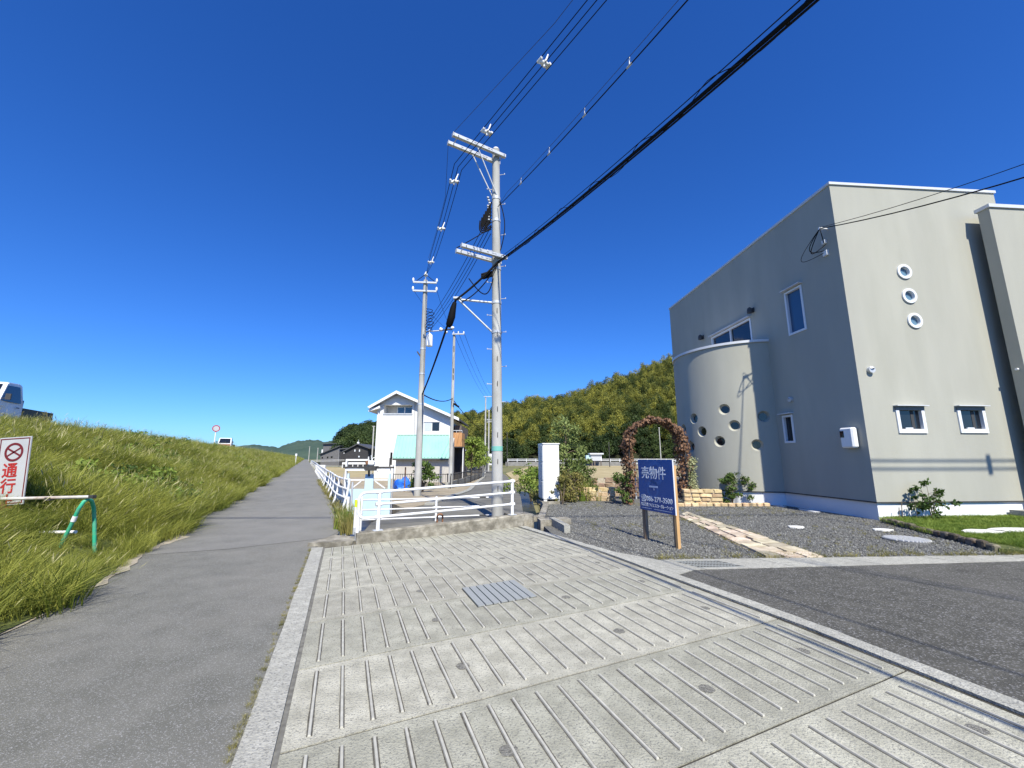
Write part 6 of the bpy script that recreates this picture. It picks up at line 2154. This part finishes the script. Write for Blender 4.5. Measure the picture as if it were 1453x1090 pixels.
# little hut by the field
YU = 126
hut = thing('field_hut', 'small pale field hut on legs beside the white guard rail', 'hut', (atY(848, 655, YU).x, YU, -0.9))
def hb_(xa, ya, xb, yb, dep, dy, nm, m):
    a, b = atY(xa, yb, YU), atY(xb, ya, YU)
    return MB().box(((a.x + b.x) / 2, YU + dy, (a.z + b.z) / 2), (b.x - a.x, dep, b.z - a.z)).build(nm, m, hut)
hb_(839, 645, 852, 654, 2.4, 1.2, 'wall', M['galv'])
hb_(836.5, 643, 856, 645, 3.2, 1.1, 'roof', M['trim_metal'])
hb_(832, 646, 839, 651, 2.0, 1.2, 'side_box', mat('pale turquoise panel', (0.45, 0.62, 0.62), None))
for x in (840, 843.5, 852.5):
    hb_(x, 653, x + 1.1, 663, 0.2, 0.2, 'leg', M['grey_wall'])
hb_(852.6, 645.6, 853.6, 654, 0.2, 0.1, 'post', M['eave_white'])
# guard rail along the lane below the hill
gl = thing('guard_rail', 'long white guard rail on the lane at the foot of the wooded hill', 'guard rail', (20, 130.5, 0.1))
for hh in (0.55, 0.95):
    MB().beam((-1.5, 130.6, hh + .1), (138, 130.6, hh + .1), 0.08, 0.14).build('rail', M['white_paint'], gl)
gp_me = MB().box((0, 0, 0.5), (0.14, 0.14, 1.1)).mesh('post', M['white_paint'])
for k in range(48):
    put('post', gp_me, gl, (-1.3 + k * 2.9, 130.7, 0.12))

# ================================================================== HILLS
def interp(tab, x):
    return float(np.interp(x, [t[0] for t in tab], [t[1] for t in tab]))
RIDGE = [(380, 650), (470, 640), (482, 612), (492, 601), (510, 597), (535, 594), (575, 592), (630, 591), (655, 592), (680, 591), (700, 583), (720, 574), (760, 571), (800, 563), (830, 553), (860, 543), (900, 528), (930, 517), (955, 510), (1000, 498), (1080, 482), (1200, 478), (1400, 500), (1700, 560), (2000, 600)]
YF, YRG = 142.0, 250.0
TREE_H = 8.5
def px_u(x):
    return (x - CX) / F_PX / 1.016
us = np.linspace(px_u(440), px_u(1900), 90)
def hill_z(u, Y):
    x = u * 1.016 * F_PX + CX
    y = interp(RIDGE, x)
    top = EYE + (650 - y) / F_PX * YRG * 1.0 - TREE_H
    top = max(top, -1.0)
    t = min(max((Y - YF) / (YRG - YF), 0), 1)
    s = t ** 0.85
    wob = 1.2 * math.sin(u * 37 + Y * 0.05) + 0.9 * math.sin(u * 91 - Y * 0.09)
    return -0.9 + (top + 0.9) * s + wob * t * (1 if top > 3 else 0)
YS_ = [YF, 150, 160, 172, 186, 202, 220, 236, 250, 275, 320]
vs, fs = [], []
for u in us:
    for Y in YS_:
        z = hill_z(u, Y) if Y <= YRG else hill_z(u, YRG) - (Y - YRG) * 0.5
        vs.append((u * Y, Y, max(z, -1.2)))
k = len(YS_)
for i in range(len(us) - 1):
    for j in range(k - 1):
        fs.append((i * k + j, (i + 1) * k + j, (i + 1) * k + j + 1, i * k + j + 1))
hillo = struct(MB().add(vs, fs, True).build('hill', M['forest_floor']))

# crowns of the wood: feathery bamboo culms and rounder broadleaf trees
def crown_variant(nm, seed, kind):
    r = np.random.default_rng(seed)
    if kind == 'bamboo':
        cs, rd = [], []
        for i in range(7):
            h = 1.6 + 5.6 * (i + 0.5) / 7
            w = 1.75 * (1.0 - 0.38 * (i / 6) ** 2)
            a = r.uniform(0, 2 * math.pi)
            cs.append((math.cos(a) * 0.55 * w + 0.25 * (i / 6) ** 2 * 3 * math.cos(seed), math.sin(a) * 0.55 * w, h))
            rd.append((w, w, 1.0))
        return leaf_cloud(nm, cs, rd, 120, 0.42, M['bamboo'], seed, droop=1.2, shell=0.3, aspect=3.2)
    cs, rd = [], []
    for i in range(11):
        d = r.normal(size=3)
        d /= np.linalg.norm(d)
        cs.append((d[0] * 1.9, d[1] * 1.9, 4.3 + d[2] * 2.2))
        q = r.uniform(1.0, 1.5)
        rd.append((q, q, q * 0.85))
    return leaf_cloud(nm, cs, rd, 95, 0.45, M['leaf_dark'], seed, droop=0.1, shell=0.45, aspect=1.5)
bam = [crown_variant('bamboo_crown', 100 + i, 'bamboo') for i in range(5)]
brd = [crown_variant('broadleaf_crown', 200 + i, 'broad') for i in range(4)]
rw_ = np.random.default_rng(77)
def wood(name, label_kind, n, px0, px1, variants, s0, s1, y0=YF + 1, y1=YRG + 12, pw_=0.8):
    P, Rr, S = [], [], []
    while len(P) < n:
        x = rw_.uniform(px0, px1)
        u = px_u(x)
        Y = y0 + (y1 - y0) * rw_.uniform() ** pw_
        z = hill_z(u, min(Y, YRG))
        if z < -0.8 and Y > YF + 14:
            continue
        if interp(RIDGE, x) > 640:
            continue
        P.append((u * Y, Y, z - 0.6))
        Rr.append((rw_.normal(0, 0.07), rw_.normal(0, 0.07), rw_.uniform(0, 6.28)))
        S.append(rw_.uniform(s0, s1))
    return scatter(name, P, Rr, S, variants)
wood('bamboo_wood', '', 2900, 640, 1250, bam, 0.95, 1.65, YF + 6)
wood('broadleaf_wood', '', 170, 660, 1100, brd, 0.7, 1.1, YF + 1, YF + 14, 1.0)  # dark-leaved trees added at the foot to stand for shadowed trunks
wood('broadleaf_wood', '', 900, 474, 700, brd, 0.8, 1.25)
wood('broadleaf_wood', '', 300, 640, 1100, brd, 0.7, 1.35, YF + 1, YRG + 8, 1.2)
wood('bamboo_wood', '', 260, 560, 700, bam, 0.7, 1.0)

# far wooded ridges
def far_ridge(tab, Y, depth, name, seed):
    r = np.random.default_rng(seed)
    xs = np.linspace(tab[0][0], tab[-1][0], 170)
    vs, fs = [], []
    for i, x in enumerate(xs):
        y = interp(tab, x)
        z = EYE + (650 - y) / F_PX * Y
        z += (r.uniform(-1, 1) * 0.0022 + 0.0012 * math.sin(i * 0.9)) * Y * 0.35 * (z > 4)
        X = (x - CX) / F_PX / 1.016 * Y
        for t, f_ in ((0, 0), (0.35, 0.5), (0.6, 0.75), (0.82, 0.93), (1.0, 1.0), (1.3, 0.6)):
            zz = -1.1 + (z + 1.1) * f_ * (1 + 0.05 * r.uniform(-1, 1) * (0 < t < 1))
            vs.append((X * (1 + (t - 1) * depth / Y), Y + (t - 1) * depth, zz))
    k = 6
    for i in range(len(xs) - 1):
        for j in range(k - 1):
            fs.append((i * k + j, (i + 1) * k + j, (i + 1) * k + j + 1, i * k + j + 1))
    return struct(MB().add(vs, fs, True).build(name, M['far_hill']))
far_ridge([(300, 649), (335, 636), (345, 634), (358, 631), (370, 633), (385, 634), (392, 636), (405, 631), (420, 627), (435, 625), (448, 625), (458, 628), (468, 626), (480, 624), (500, 622), (540, 620), (600, 630), (700, 640)], 1100, 420, 'far_hill', 3)
far_ridge([(-900, 640), (-300, 625), (100, 622), (240, 632), (320, 636), (345, 633), (362, 632), (380, 636), (420, 640), (520, 645)], 1900, 500, 'far_hill', 4)
far_ridge([(650, 648), (900, 600), (1100, 560), (1500, 540), (2200, 600)], 900, 400, 'far_hill', 6)

# ================================================================== PLANTS
rg = np.random.default_rng(5)
# long grass of the levee
gv = [blade_clump('grass_clump', 70, 0.22, 0.28, 0.7, 0.0085, 0.5 + 0.18 * (i % 4), M['grass'], 0.05 if i % 2 else 0.01, M['grass_head'], 300 + i, lean=(0.14, -0.03)) for i in range(8)]
P, R_, S = [], [], []
def add_grass(n, a0, a1, w0, w1, s0, s1, p=1.0):
    c = 0
    while c < n:
        a = a0 + (a1 - a0) * rg.uniform() ** p
        w = rg.uniform(w0, w1)
        edge = 2.08 + 0.14 * math.sin(a * 1.7) + 0.11 * math.sin(a * 0.63) + 0.06 * math.sin(a * 5.1)
        if w < edge:
            continue
        z = float(lev_z(w))
        q = PW(a, w, z)
        s = rg.uniform(s0, s1)
        # patchy height
        s *= 0.8 + 0.35 * math.sin(a * 0.9 + w * 1.7) * math.sin(a * 0.37 - w * 0.8)
        if w < edge + 0.5:
            s *= 1.0
        if w > 6.2:
            s *= 0.75
        # trodden grass round the barricade and its sign
        if abs(q.y - 5.4) < 0.75 and q.x < -4.6:
            s *= 0.6
        elif q.y < 5.0 and q.x < -4.0 and q.y > 3.2:
            s *= 0.85
        P.append(tuple(q))
        R_.append((rg.normal(0, 0.18), rg.normal(0, 0.18), rg.uniform(0, 6.28)))
        S.append(max(s, 0.25))
        c += 1
add_grass(9500, -3, 26, 2.0, 7.6, 0.75, 1.3)
add_grass(5500, 26, 70, 2.0, 7.6, 0.9, 1.5)
add_grass(3500, 70, 190, 2.0, 7.6, 1.2, 1.9, 1.2)
add_grass(900, 190, 420, 2.0, 7.6, 1.6, 2.4, 1.3)
add_grass(700, -3, 60, 7.0, 7.9, 0.5, 0.8)
# sparse rotation only about the upright keeps the shared lean varied
scatter('grass', P, R_, S, gv)
# broad-leaved weeds and darker tussocks among the grass
bw = [leaf_cloud('broad_weed', [(0, 0, 0.22), (0.12, 0.05, 0.32), (-0.1, 0.08, 0.3)], [(0.2, 0.2, 0.2), (0.15, 0.15, 0.15), (0.14, 0.14, 0.16)], 34, 0.085, M['leaf_bright'] if i % 2 else M['leaf_mid'], 500 + i, droop=0.2, shell=0.2) for i in range(4)]
P, R_, S = [], [], []
for k in range(900):
    a = rg.uniform(-2, 45)
    w = rg.uniform(2.3, 7.2)
    if math.sin(a * 0.8 + 1.3 * w) + math.sin(a * 0.33 - w) < 0.35:
        continue
    q = PW(a, w, float(lev_z(w)))
    if abs(q.y - 5.4) < 0.8 and q.x < -4.6:
        continue
    P.append(tuple(q))
    R_.append((rg.normal(0, .15), rg.normal(0, .15), rg.uniform(0, 6.28)))
    S.append(rg.uniform(0.6, 1.35))
scatter('broadleaf_weeds', P, R_, S, bw)
# tall weed stalks along the crest
stv = []
for i in range(3):
    r = np.random.default_rng(50 + i)
    q = MB()
    h = 0.75 + 0.2 * i
    top = Vector((0.05 * i, 0.02, h))
    q.tube([(0, 0, 0), (0.02, 0, h * 0.5), top], 0.007, 4, True, 0.004)
    for k in range(12):
        z = h * (0.45 + 0.55 * k / 12)
        a = k * 2.4
        b = Vector((0.02, 0, z))
        q.tube([b, b + Vector((math.cos(a) * 0.07, math.sin(a) * 0.07, 0.05))], 0.012, 4, True, 0.005)
    stv.append(q.mesh('weed_stalk', M['weed']))
P, R_, S = [], [], []
for k in range(330):
    a = rg.uniform(14, 75)
    w = rg.uniform(5.6, 7.2)
    P.append(tuple(PW(a, w, float(lev_z(w)))))
    R_.append((rg.normal(0, .12), rg.normal(0, .12), rg.uniform(0, 6.28)))
    S.append(rg.uniform(0.3, 0.6))
scatter('weed_stalks', P, R_, S, stv)
# low clumps of weeds and dry grass along edges
wv = [blade_clump('weed_clump', 34, 0.10, 0.08, 0.24, 0.008, 0.6, M['weed'], 0.15, M['grass_head'], 400 + i) for i in range(4)]
tw = [blade_clump('tall_weed_clump', 70, 0.16, 0.3, 0.8, 0.012, 0.25, M['weed'] if i % 2 else M['lawn'], 0.2, M['grass_head'], 420 + i) for i in range(3)]
P, R_, S = [], [], []
def tuft(p, s):
    P.append((p[0], p[1], p[2] if len(p) > 2 else 0.0))
    R_.append((rg.normal(0, .1), rg.normal(0, .1), rg.uniform(0, 6.28)))
    S.append(s)
for k in range(150):                              # along the left kerb
    t = rg.uniform()
    p = Vector(outerL[0]).lerp(Vector(outerL[1]), t)
    tuft((p.x - 0.012 - abs(rg.normal(0, .012)), p.y), rg.uniform(0.07, 0.2))
for k in range(110):                              # in the mossy groove
    i = rg.integers(0, 6)
    p = Vector(kerbR_in[i]).lerp(Vector(kerbR_in[i + 1]), rg.uniform())
    tuft((p.x - .02, p.y, -0.015), rg.uniform(0.05, 0.13))
for k in range(260):                              # lot front edge
    t = rg.uniform(0, 11)
    p = gp(t, 1.0)
    tuft((p.x, p.y + abs(rg.normal(0.02, .1)), -0.012), rg.uniform(0.15, 0.6))
for k in range(1000):                             # scattered in the gravel
    x, y = rg.uniform(1.4, 8.3), rg.uniform(6.4, 13.5)
    if math.sin(x * 2.1) * math.sin(y * 1.7 + x) < 0.1:
        continue
    if (x - HC.x) > -0.25:
        continue
    tuft((x, y, -0.012), rg.uniform(0.1, 0.4))
for k in range(60):
    p = PA0.lerp(PA1, rg.uniform()) if k % 2 else PB0.lerp(PB1, rg.uniform())
    tuft((p.x, p.y, -0.01), rg.uniform(0.15, 0.5))
for k in range(150):                              # beside the path, by the fence
    a = rg.uniform(9.0, 30)
    p = PW(a, -0.82 - abs(rg.normal(0, .1)), -0.02)
    tuft(p, rg.uniform(0.5, 1.6))
for k in range(160):                              # field and yard edges
    x, y = rg.uniform(0.9, 2.6), rg.uniform(14.5, 17)
    tuft((x, y, -0.05), rg.uniform(0.8, 2.0))
scatter('weeds', P, R_, S, wv)
P, R_, S = [], [], []
for k in range(16):
    g_ = G(486 + rg.uniform(-7, 8), 752 + rg.uniform(-5, 4))
    tuft((g_.x, g_.y, -0.02), rg.uniform(0.45, 0.85))
for k in range(70):
    x = rg.uniform(1.2, 2.9)
    y = rg.uniform(13.9, 15.6)
    tuft((x, y, -0.02), rg.uniform(0.5, 1.2))
for k in range(90):                               # reeds across the drain, by the field
    y = rg.uniform(17, 44)
    tuft((1.3 + rg.uniform(0, 2.6), y, -0.95), rg.uniform(0.8, 1.6))
scatter('tall_weeds', P, R_, S, tw)
# lawn
lv_ = [blade_clump('lawn_clump', 60, 0.11, 0.04, 0.11, 0.006, 0.5, M['lawn'], seed=440 + i) for i in range(4)]
P, R_, S = [], [], []
lp_ = [xy(p) for p in lawn_poly]
def inside(p, poly):
    c = False
    j = len(poly) - 1
    for i in range(len(poly)):
        if (poly[i][1] > p[1]) != (poly[j][1] > p[1]) and p[0] < (poly[j][0] - poly[i][0]) * (p[1] - poly[i][1]) / (poly[j][1] - poly[i][1]) + poly[i][0]:
            c = not c
        j = i
    return c
while len(P) < 5200:
    x, y = rg.uniform(7.8, 14.5), rg.uniform(6.6, 10.6)
    if not inside((x, y), lp_):
        continue
    s = rg.uniform(0.6, 1.25)
    for px, py, rx, ry in ((1395, 756, 0.42, 0.2), (1440, 754, 0.55, 0.22)):
        c = G(px, py, 0.05)
        if ((x - c.x) / rx) ** 2 + ((y - c.y) / ry) ** 2 < 0.9:
            s = 0
    if s:
        tuft((x, y, 0.05), s)
scatter('lawn_grass', P, R_, S, lv_)
# gravel
pv = []
for i in range(4):
    bm = bmesh.new()
    bmesh.ops.create_icosphere(bm, subdivisions=1, radius=1.0)
    r = random.Random(i)
    for v in bm.verts:
        v.co = Vector((v.co.x * r.uniform(.7, 1.1), v.co.y * r.uniform(.7, 1.1), v.co.z * r.uniform(.4, .8)))
    me = bpy.data.meshes.new('pebble')
    bm.to_mesh(me); bm.free()
    me.materials.append(M['pebble'])
    pv.append(me)
P, R_, S = [], [], []
lotp = [tuple(p) for p in lot]
spp = [tuple(PA0), tuple(PB0), tuple(PB1), tuple(PA1)]
cnt = 0
while len(P) < 26000:
    x = rg.uniform(0.9, 8.6)
    y = 6.1 + 7.6 * rg.uniform() ** 1.4
    if not inside((x, y), lotp) or inside((x, y), spp) or inside((x, y), lp_):
        continue
    if x > HC.x - 0.05 - 0.077 * (y - HC.y) and y > HC.y:
        continue
    P.append((x, y, -0.008))
    R_.append((rg.uniform(0, 6), rg.uniform(0, 6), rg.uniform(0, 6)))
    S.append(rg.uniform(0.009, 0.02))
scatter('gravel', P, R_, S, pv)

# ---- trees and shrubs, each a thing
def tree(name, label, cat_, base, h, spread, m, seed, n_cl, n_leaf, leaf, trunk_r=0.05, low=0.3, multi=1, group=None, droop=0.2):
    r = np.random.default_rng(seed)
    t = thing(name, label, cat_, base, group)
    b = Vector(base)
    q = MB()
    cs, rd = [], []
    for s in range(multi):
        az = 2 * math.pi * s / multi + r.uniform(0, 1)
        lean = Vector((math.cos(az), math.sin(az), 0)) * spread * (0.35 if multi > 1 else 0.05)
        p = [b + Vector((0, 0, -0.1)), b + lean * 0.4 + Vector((0, 0, h * 0.4)), b + lean + Vector((0, 0, h * 0.85))]
        q.tube(p, [trunk_r, trunk_r * 0.7, trunk_r * 0.25], 7)
        for k in range(max(3, n_cl // multi)):
            f_ = low + (1 - low) * r.uniform()
            a = r.uniform(0, 2 * math.pi)
            rad_ = spread * (0.35 + 0.65 * r.uniform()) * (1.0 - 0.65 * max(0, f_ - 0.45) / 0.55)
            st = p[1].lerp(p[2], min(1, max(0, (f_ - 0.4) / 0.5))) if f_ > 0.4 else p[0].lerp(p[1], f_ / 0.4)
            e = b + lean * f_ + Vector((math.cos(a) * rad_, math.sin(a) * rad_, h * f_))
            q.tube([st, st.lerp(e, 0.5) + Vector((0, 0, 0.03 * h)), e], [trunk_r * 0.4, trunk_r * 0.25, trunk_r * 0.08], 5)
            cs.append(tuple(e - b))
            w = spread * r.uniform(0.2, 0.36)
            rd.append((w, w, w * 0.75))
    q.build('trunk', M['bark'], t)
    put('crown', leaf_cloud('crown', cs, rd, n_leaf, leaf, m, seed, droop=droop, shell=0.1), t, base)
    return t
cbs = atY(803, 712, 15.2)
tree('garden_tree', 'slender bright green young tree behind the white cabinet', 'tree', (atY(803, 700, 15.2).x, 15.2, -0.05), 2.85, 0.95, M['leaf_light'], 21, 60, 75, 0.1, 0.035, 0.1)
tree('garden_tree', 'lower leafy shrub spilling over the stone wall beside the young tree', 'shrub', (atY(822, 700, 15.0).x, 15.0, -0.05), 1.35, 0.75, M['leaf_light'], 22, 36, 70, 0.09, 0.03, 0.12, 3)
tree('shrub', 'tangled olive shrub in front of the honey sandstone wall', 'shrub', (atY(812, 700, 13.9).x, 13.9, 0), 0.95, 0.6, M['weed'], 23, 24, 60, 0.07, 0.02, 0.15, 4)
tree('shrub', 'pale weedy shrub at the right foot of the white cabinet', 'shrub', (atY(798, 705, 13.2).x, 13.2, 0), 0.8, 0.4, M['weed'], 29, 16, 55, 0.06, 0.015, 0.12, 4)
tree('shrub', 'green shrub at the left foot of the leafy arch', 'shrub', (atY(884, 705, 13.1).x, 13.1, 0), 0.95, 0.42, M['leaf_mid'], 24, 20, 60, 0.07, 0.02, 0.12, 4)
tree('shrub', 'overgrown roadside shrub along the drain behind the cabinet', 'shrub', (1.35, 17.0, -0.3), 1.35, 1.1, M['leaf_bright'], 25, 26, 60, 0.12, 0.03, 0.2, 4)
tree('shrub', 'yellow green roadside shrub further along the drain', 'shrub', (1.0, 22.5, -0.8), 1.5, 1.3, M['leaf_bright'], 26, 24, 60, 0.14, 0.03, 0.2, 4)
bp_ = G(1043, 716)
tree('garden_plant', 'upright dark leaved plants in the stone edged bed by the bay', 'plant', (bp_.x, bp_.y + .15, 0), 0.9, 0.4, M['leaf_mid'], 27, 34, 60, 0.07, 0.012, 0.08, 4)
tree('garden_plant', 'spindly dark plant with a seed head next to the bay bed', 'plant', (bp_.x + .48, bp_.y + .2, 0), 0.95, 0.4, M['leaf_mid'], 28, 30, 60, 0.065, 0.01, 0.1, 4)
lb_ = HP(0.98, -0.32, 0.05)
tree('garden_plant', 'leafy sapling growing against the white foundation on the lawn', 'plant', tuple(lb_), 0.8, 0.38, M['leaf_mid'], 31, 24, 26, 0.085, 0.012, 0.1, 3)
lb2 = HP(0.62, -0.3, 0.05)
tree('garden_plant', 'thin dark sprig left of the lawn sapling', 'plant', tuple(lb2), 0.5, 0.12, M['leaf_mid'], 32, 8, 26, 0.05, 0.008, 0.15, 1)
q = MB()
for e_, h_ in ((0.28, 0.3), (0.36, 0.42)):
    q.tube([HP(e_, -0.2, 0.03), HP(e_ + 0.04, -0.2, h_)], 0.009, 5)
tag(q.build('dry_stems', M['bark']), 'two bare dry stems against the white foundation at the house corner', 'stem')
yb_ = atY(609, 690, 23.5)
tree('yard_bush', 'round dark green bush right behind the yard pole', 'bush', (atY(600, 690, 23.5).x, 23.5, -0.45), 1.6, 0.8, M['leaf_mid'], 33, 40, 60, 0.14, 0.04, 0.2, 3)
tree('yard_tree', 'small yellow green tree in front of the village houses', 'tree', (atY(669, 660, 48).x, 48, -0.9), 4.4, 2.3, M['leaf_bright'], 34, 44, 70, 0.26, 0.1, 0.38)
tree('yard_tree', 'pale flowering shrub tree by the pole at the bend', 'tree', (atY(680, 660, 60).x, 60, -0.9), 3.6, 2.0, M['leaf_bright'], 35, 30, 60, 0.28, 0.1, 0.3)
tree('yard_tree', 'dark tree rising between the white house and the far poles', 'tree', (atY(663, 640, 74).x, 74, -0.9), 5.6, 3.2, M['leaf_dark'], 36, 40, 70, 0.4, 0.15, 0.3)
for i, (x, Y, h, lab) in enumerate(((664, 88, 6.0, 'dark evergreen tree at the foot of the hill behind the balcony'), (703, 108, 6.0, 'dark evergreen tree behind the tall pole at the field edge'), (540, 92, 4.2, 'dark tree half hidden by the left side of the white house'), (532, 80, 2.6, 'low dark shrub by the pale bare pole'))):
    tree('yard_tree', lab, 'tree', (atY(x, 650, Y).x, Y, -0.95), h, h * 0.5, M['leaf_dark'], 60 + i, 34, 60, 0.45, 0.14, 0.15)

# ---- leafy arch over the garden entrance
AY = 13.28
al_, ar_ = atY(893, 700, AY).x, atY(973, 700, AY).x
ztop = atY(930, 596, AY).z
ach = thing('garden_arch', 'round garden arch covered in withered brown creeper', 'arch', ((al_ + ar_) / 2, AY, 0))
acx, arr = (al_ + ar_) / 2, (ar_ - al_) / 2
zs_ = ztop - arr
def arch_pts(rad_, n=20):
    o = [Vector((acx - rad_, AY, 0.0)), Vector((acx - rad_, AY, zs_ * 0.5))]
    for i in range(n + 1):
        a = math.pi - math.pi * i / n
        o.append(Vector((acx + rad_ * math.cos(a), AY, zs_ + rad_ * math.sin(a))))
    return o + [Vector((acx + rad_, AY, zs_ * 0.5)), Vector((acx + rad_, AY, 0.0))]
fm = MB()
for dy in (-0.2, 0.2):
    fm.tube([p + Vector((0, dy, 0)) for p in arch_pts(arr)], 0.016, 6)
for p in arch_pts(arr)[::2]:
    fm.tube([p - Vector((0, .2, 0)), p + Vector((0, .2, 0))], 0.01, 5)
fm.build('frame', M['dark_metal'], ach)
cs, rd = [], []
ap = arch_pts(arr)
ra = np.random.default_rng(90)
for i in range(len(ap) - 1):
    L = (ap[i + 1] - ap[i]).length
    m_ = max(2, int(L / 0.14))
    for k in range(m_):
        p = ap[i].lerp(ap[i + 1], k / m_)
        topf = max(0.0, (p.z - zs_) / arr)
        w = (0.22 if p.x < acx else 0.27) * (1 - 0.6 * topf) * ra.uniform(0.8, 1.2)
        cs.append((p.x - acx + ra.normal(0, .03), ra.normal(0, .06), p.z + ra.normal(0, .03)))
        rd.append((w, 0.32, w * 0.9))
put('creeper', leaf_cloud('creeper', cs, rd, 110, 0.095, M['brown_leaf'], 91, droop=0.7, shell=0.45), ach, ((al_ + ar_) / 2, AY, 0))
cs, rd = [], []
for k in range(26):
    z = 0.05 + 1.35 * k / 26
    cs.append((ar_ - acx + 0.16 + ra.normal(0, .04), -0.2 + ra.normal(0, .05), z))
    rd.append((0.15 if z > 0.2 else 0.25, 0.15, 0.13))
put('ivy', leaf_cloud('ivy', cs, rd, 60, 0.06, M['cream_leaf'], 92, droop=0.3, shell=0.4), ach, ((al_ + ar_) / 2, AY, 0))
# garden gate behind the arch
gtg = thing('garden_gate', 'white iron garden gate standing inside the leafy arch', 'gate', (acx, 14.9, 0))
g0, g1 = atY(901, 670, 14.9).x, atY(930, 670, 14.9).x
gz0, gz1 = 0.25, atY(905, 658, 14.9).z
for k in range(11):
    x = g0 + (g1 - g0) * k / 10
    MB().tube([(x, 14.9, gz0), (x, 14.9, gz1)], 0.012, 6).build('bar', mat('dull brass gate bar', (0.4, 0.34, 0.22), None), gtg)
for z in (gz0, gz1):
    MB().tube([(g0, 14.9, z), (g1, 14.9, z)], 0.016, 6).build('rail', M['galv'], gtg)
for x in (g0, g1):
    MB().tube([(x, 14.9, -0.1), (x, 14.9, gz1 + .05)], 0.03, 8).build('post', M['galv'], gtg)
# hedge line and bushes at the back of the lot beyond the brick walls
tree('shrub', 'low green shrub behind the sale board at the arch foot', 'shrub', (atY(940, 705, 13.9).x, 13.9, 0), 0.6, 0.5, M['leaf_mid'], 71, 16, 50, 0.07, 0.015, 0.1, 3)
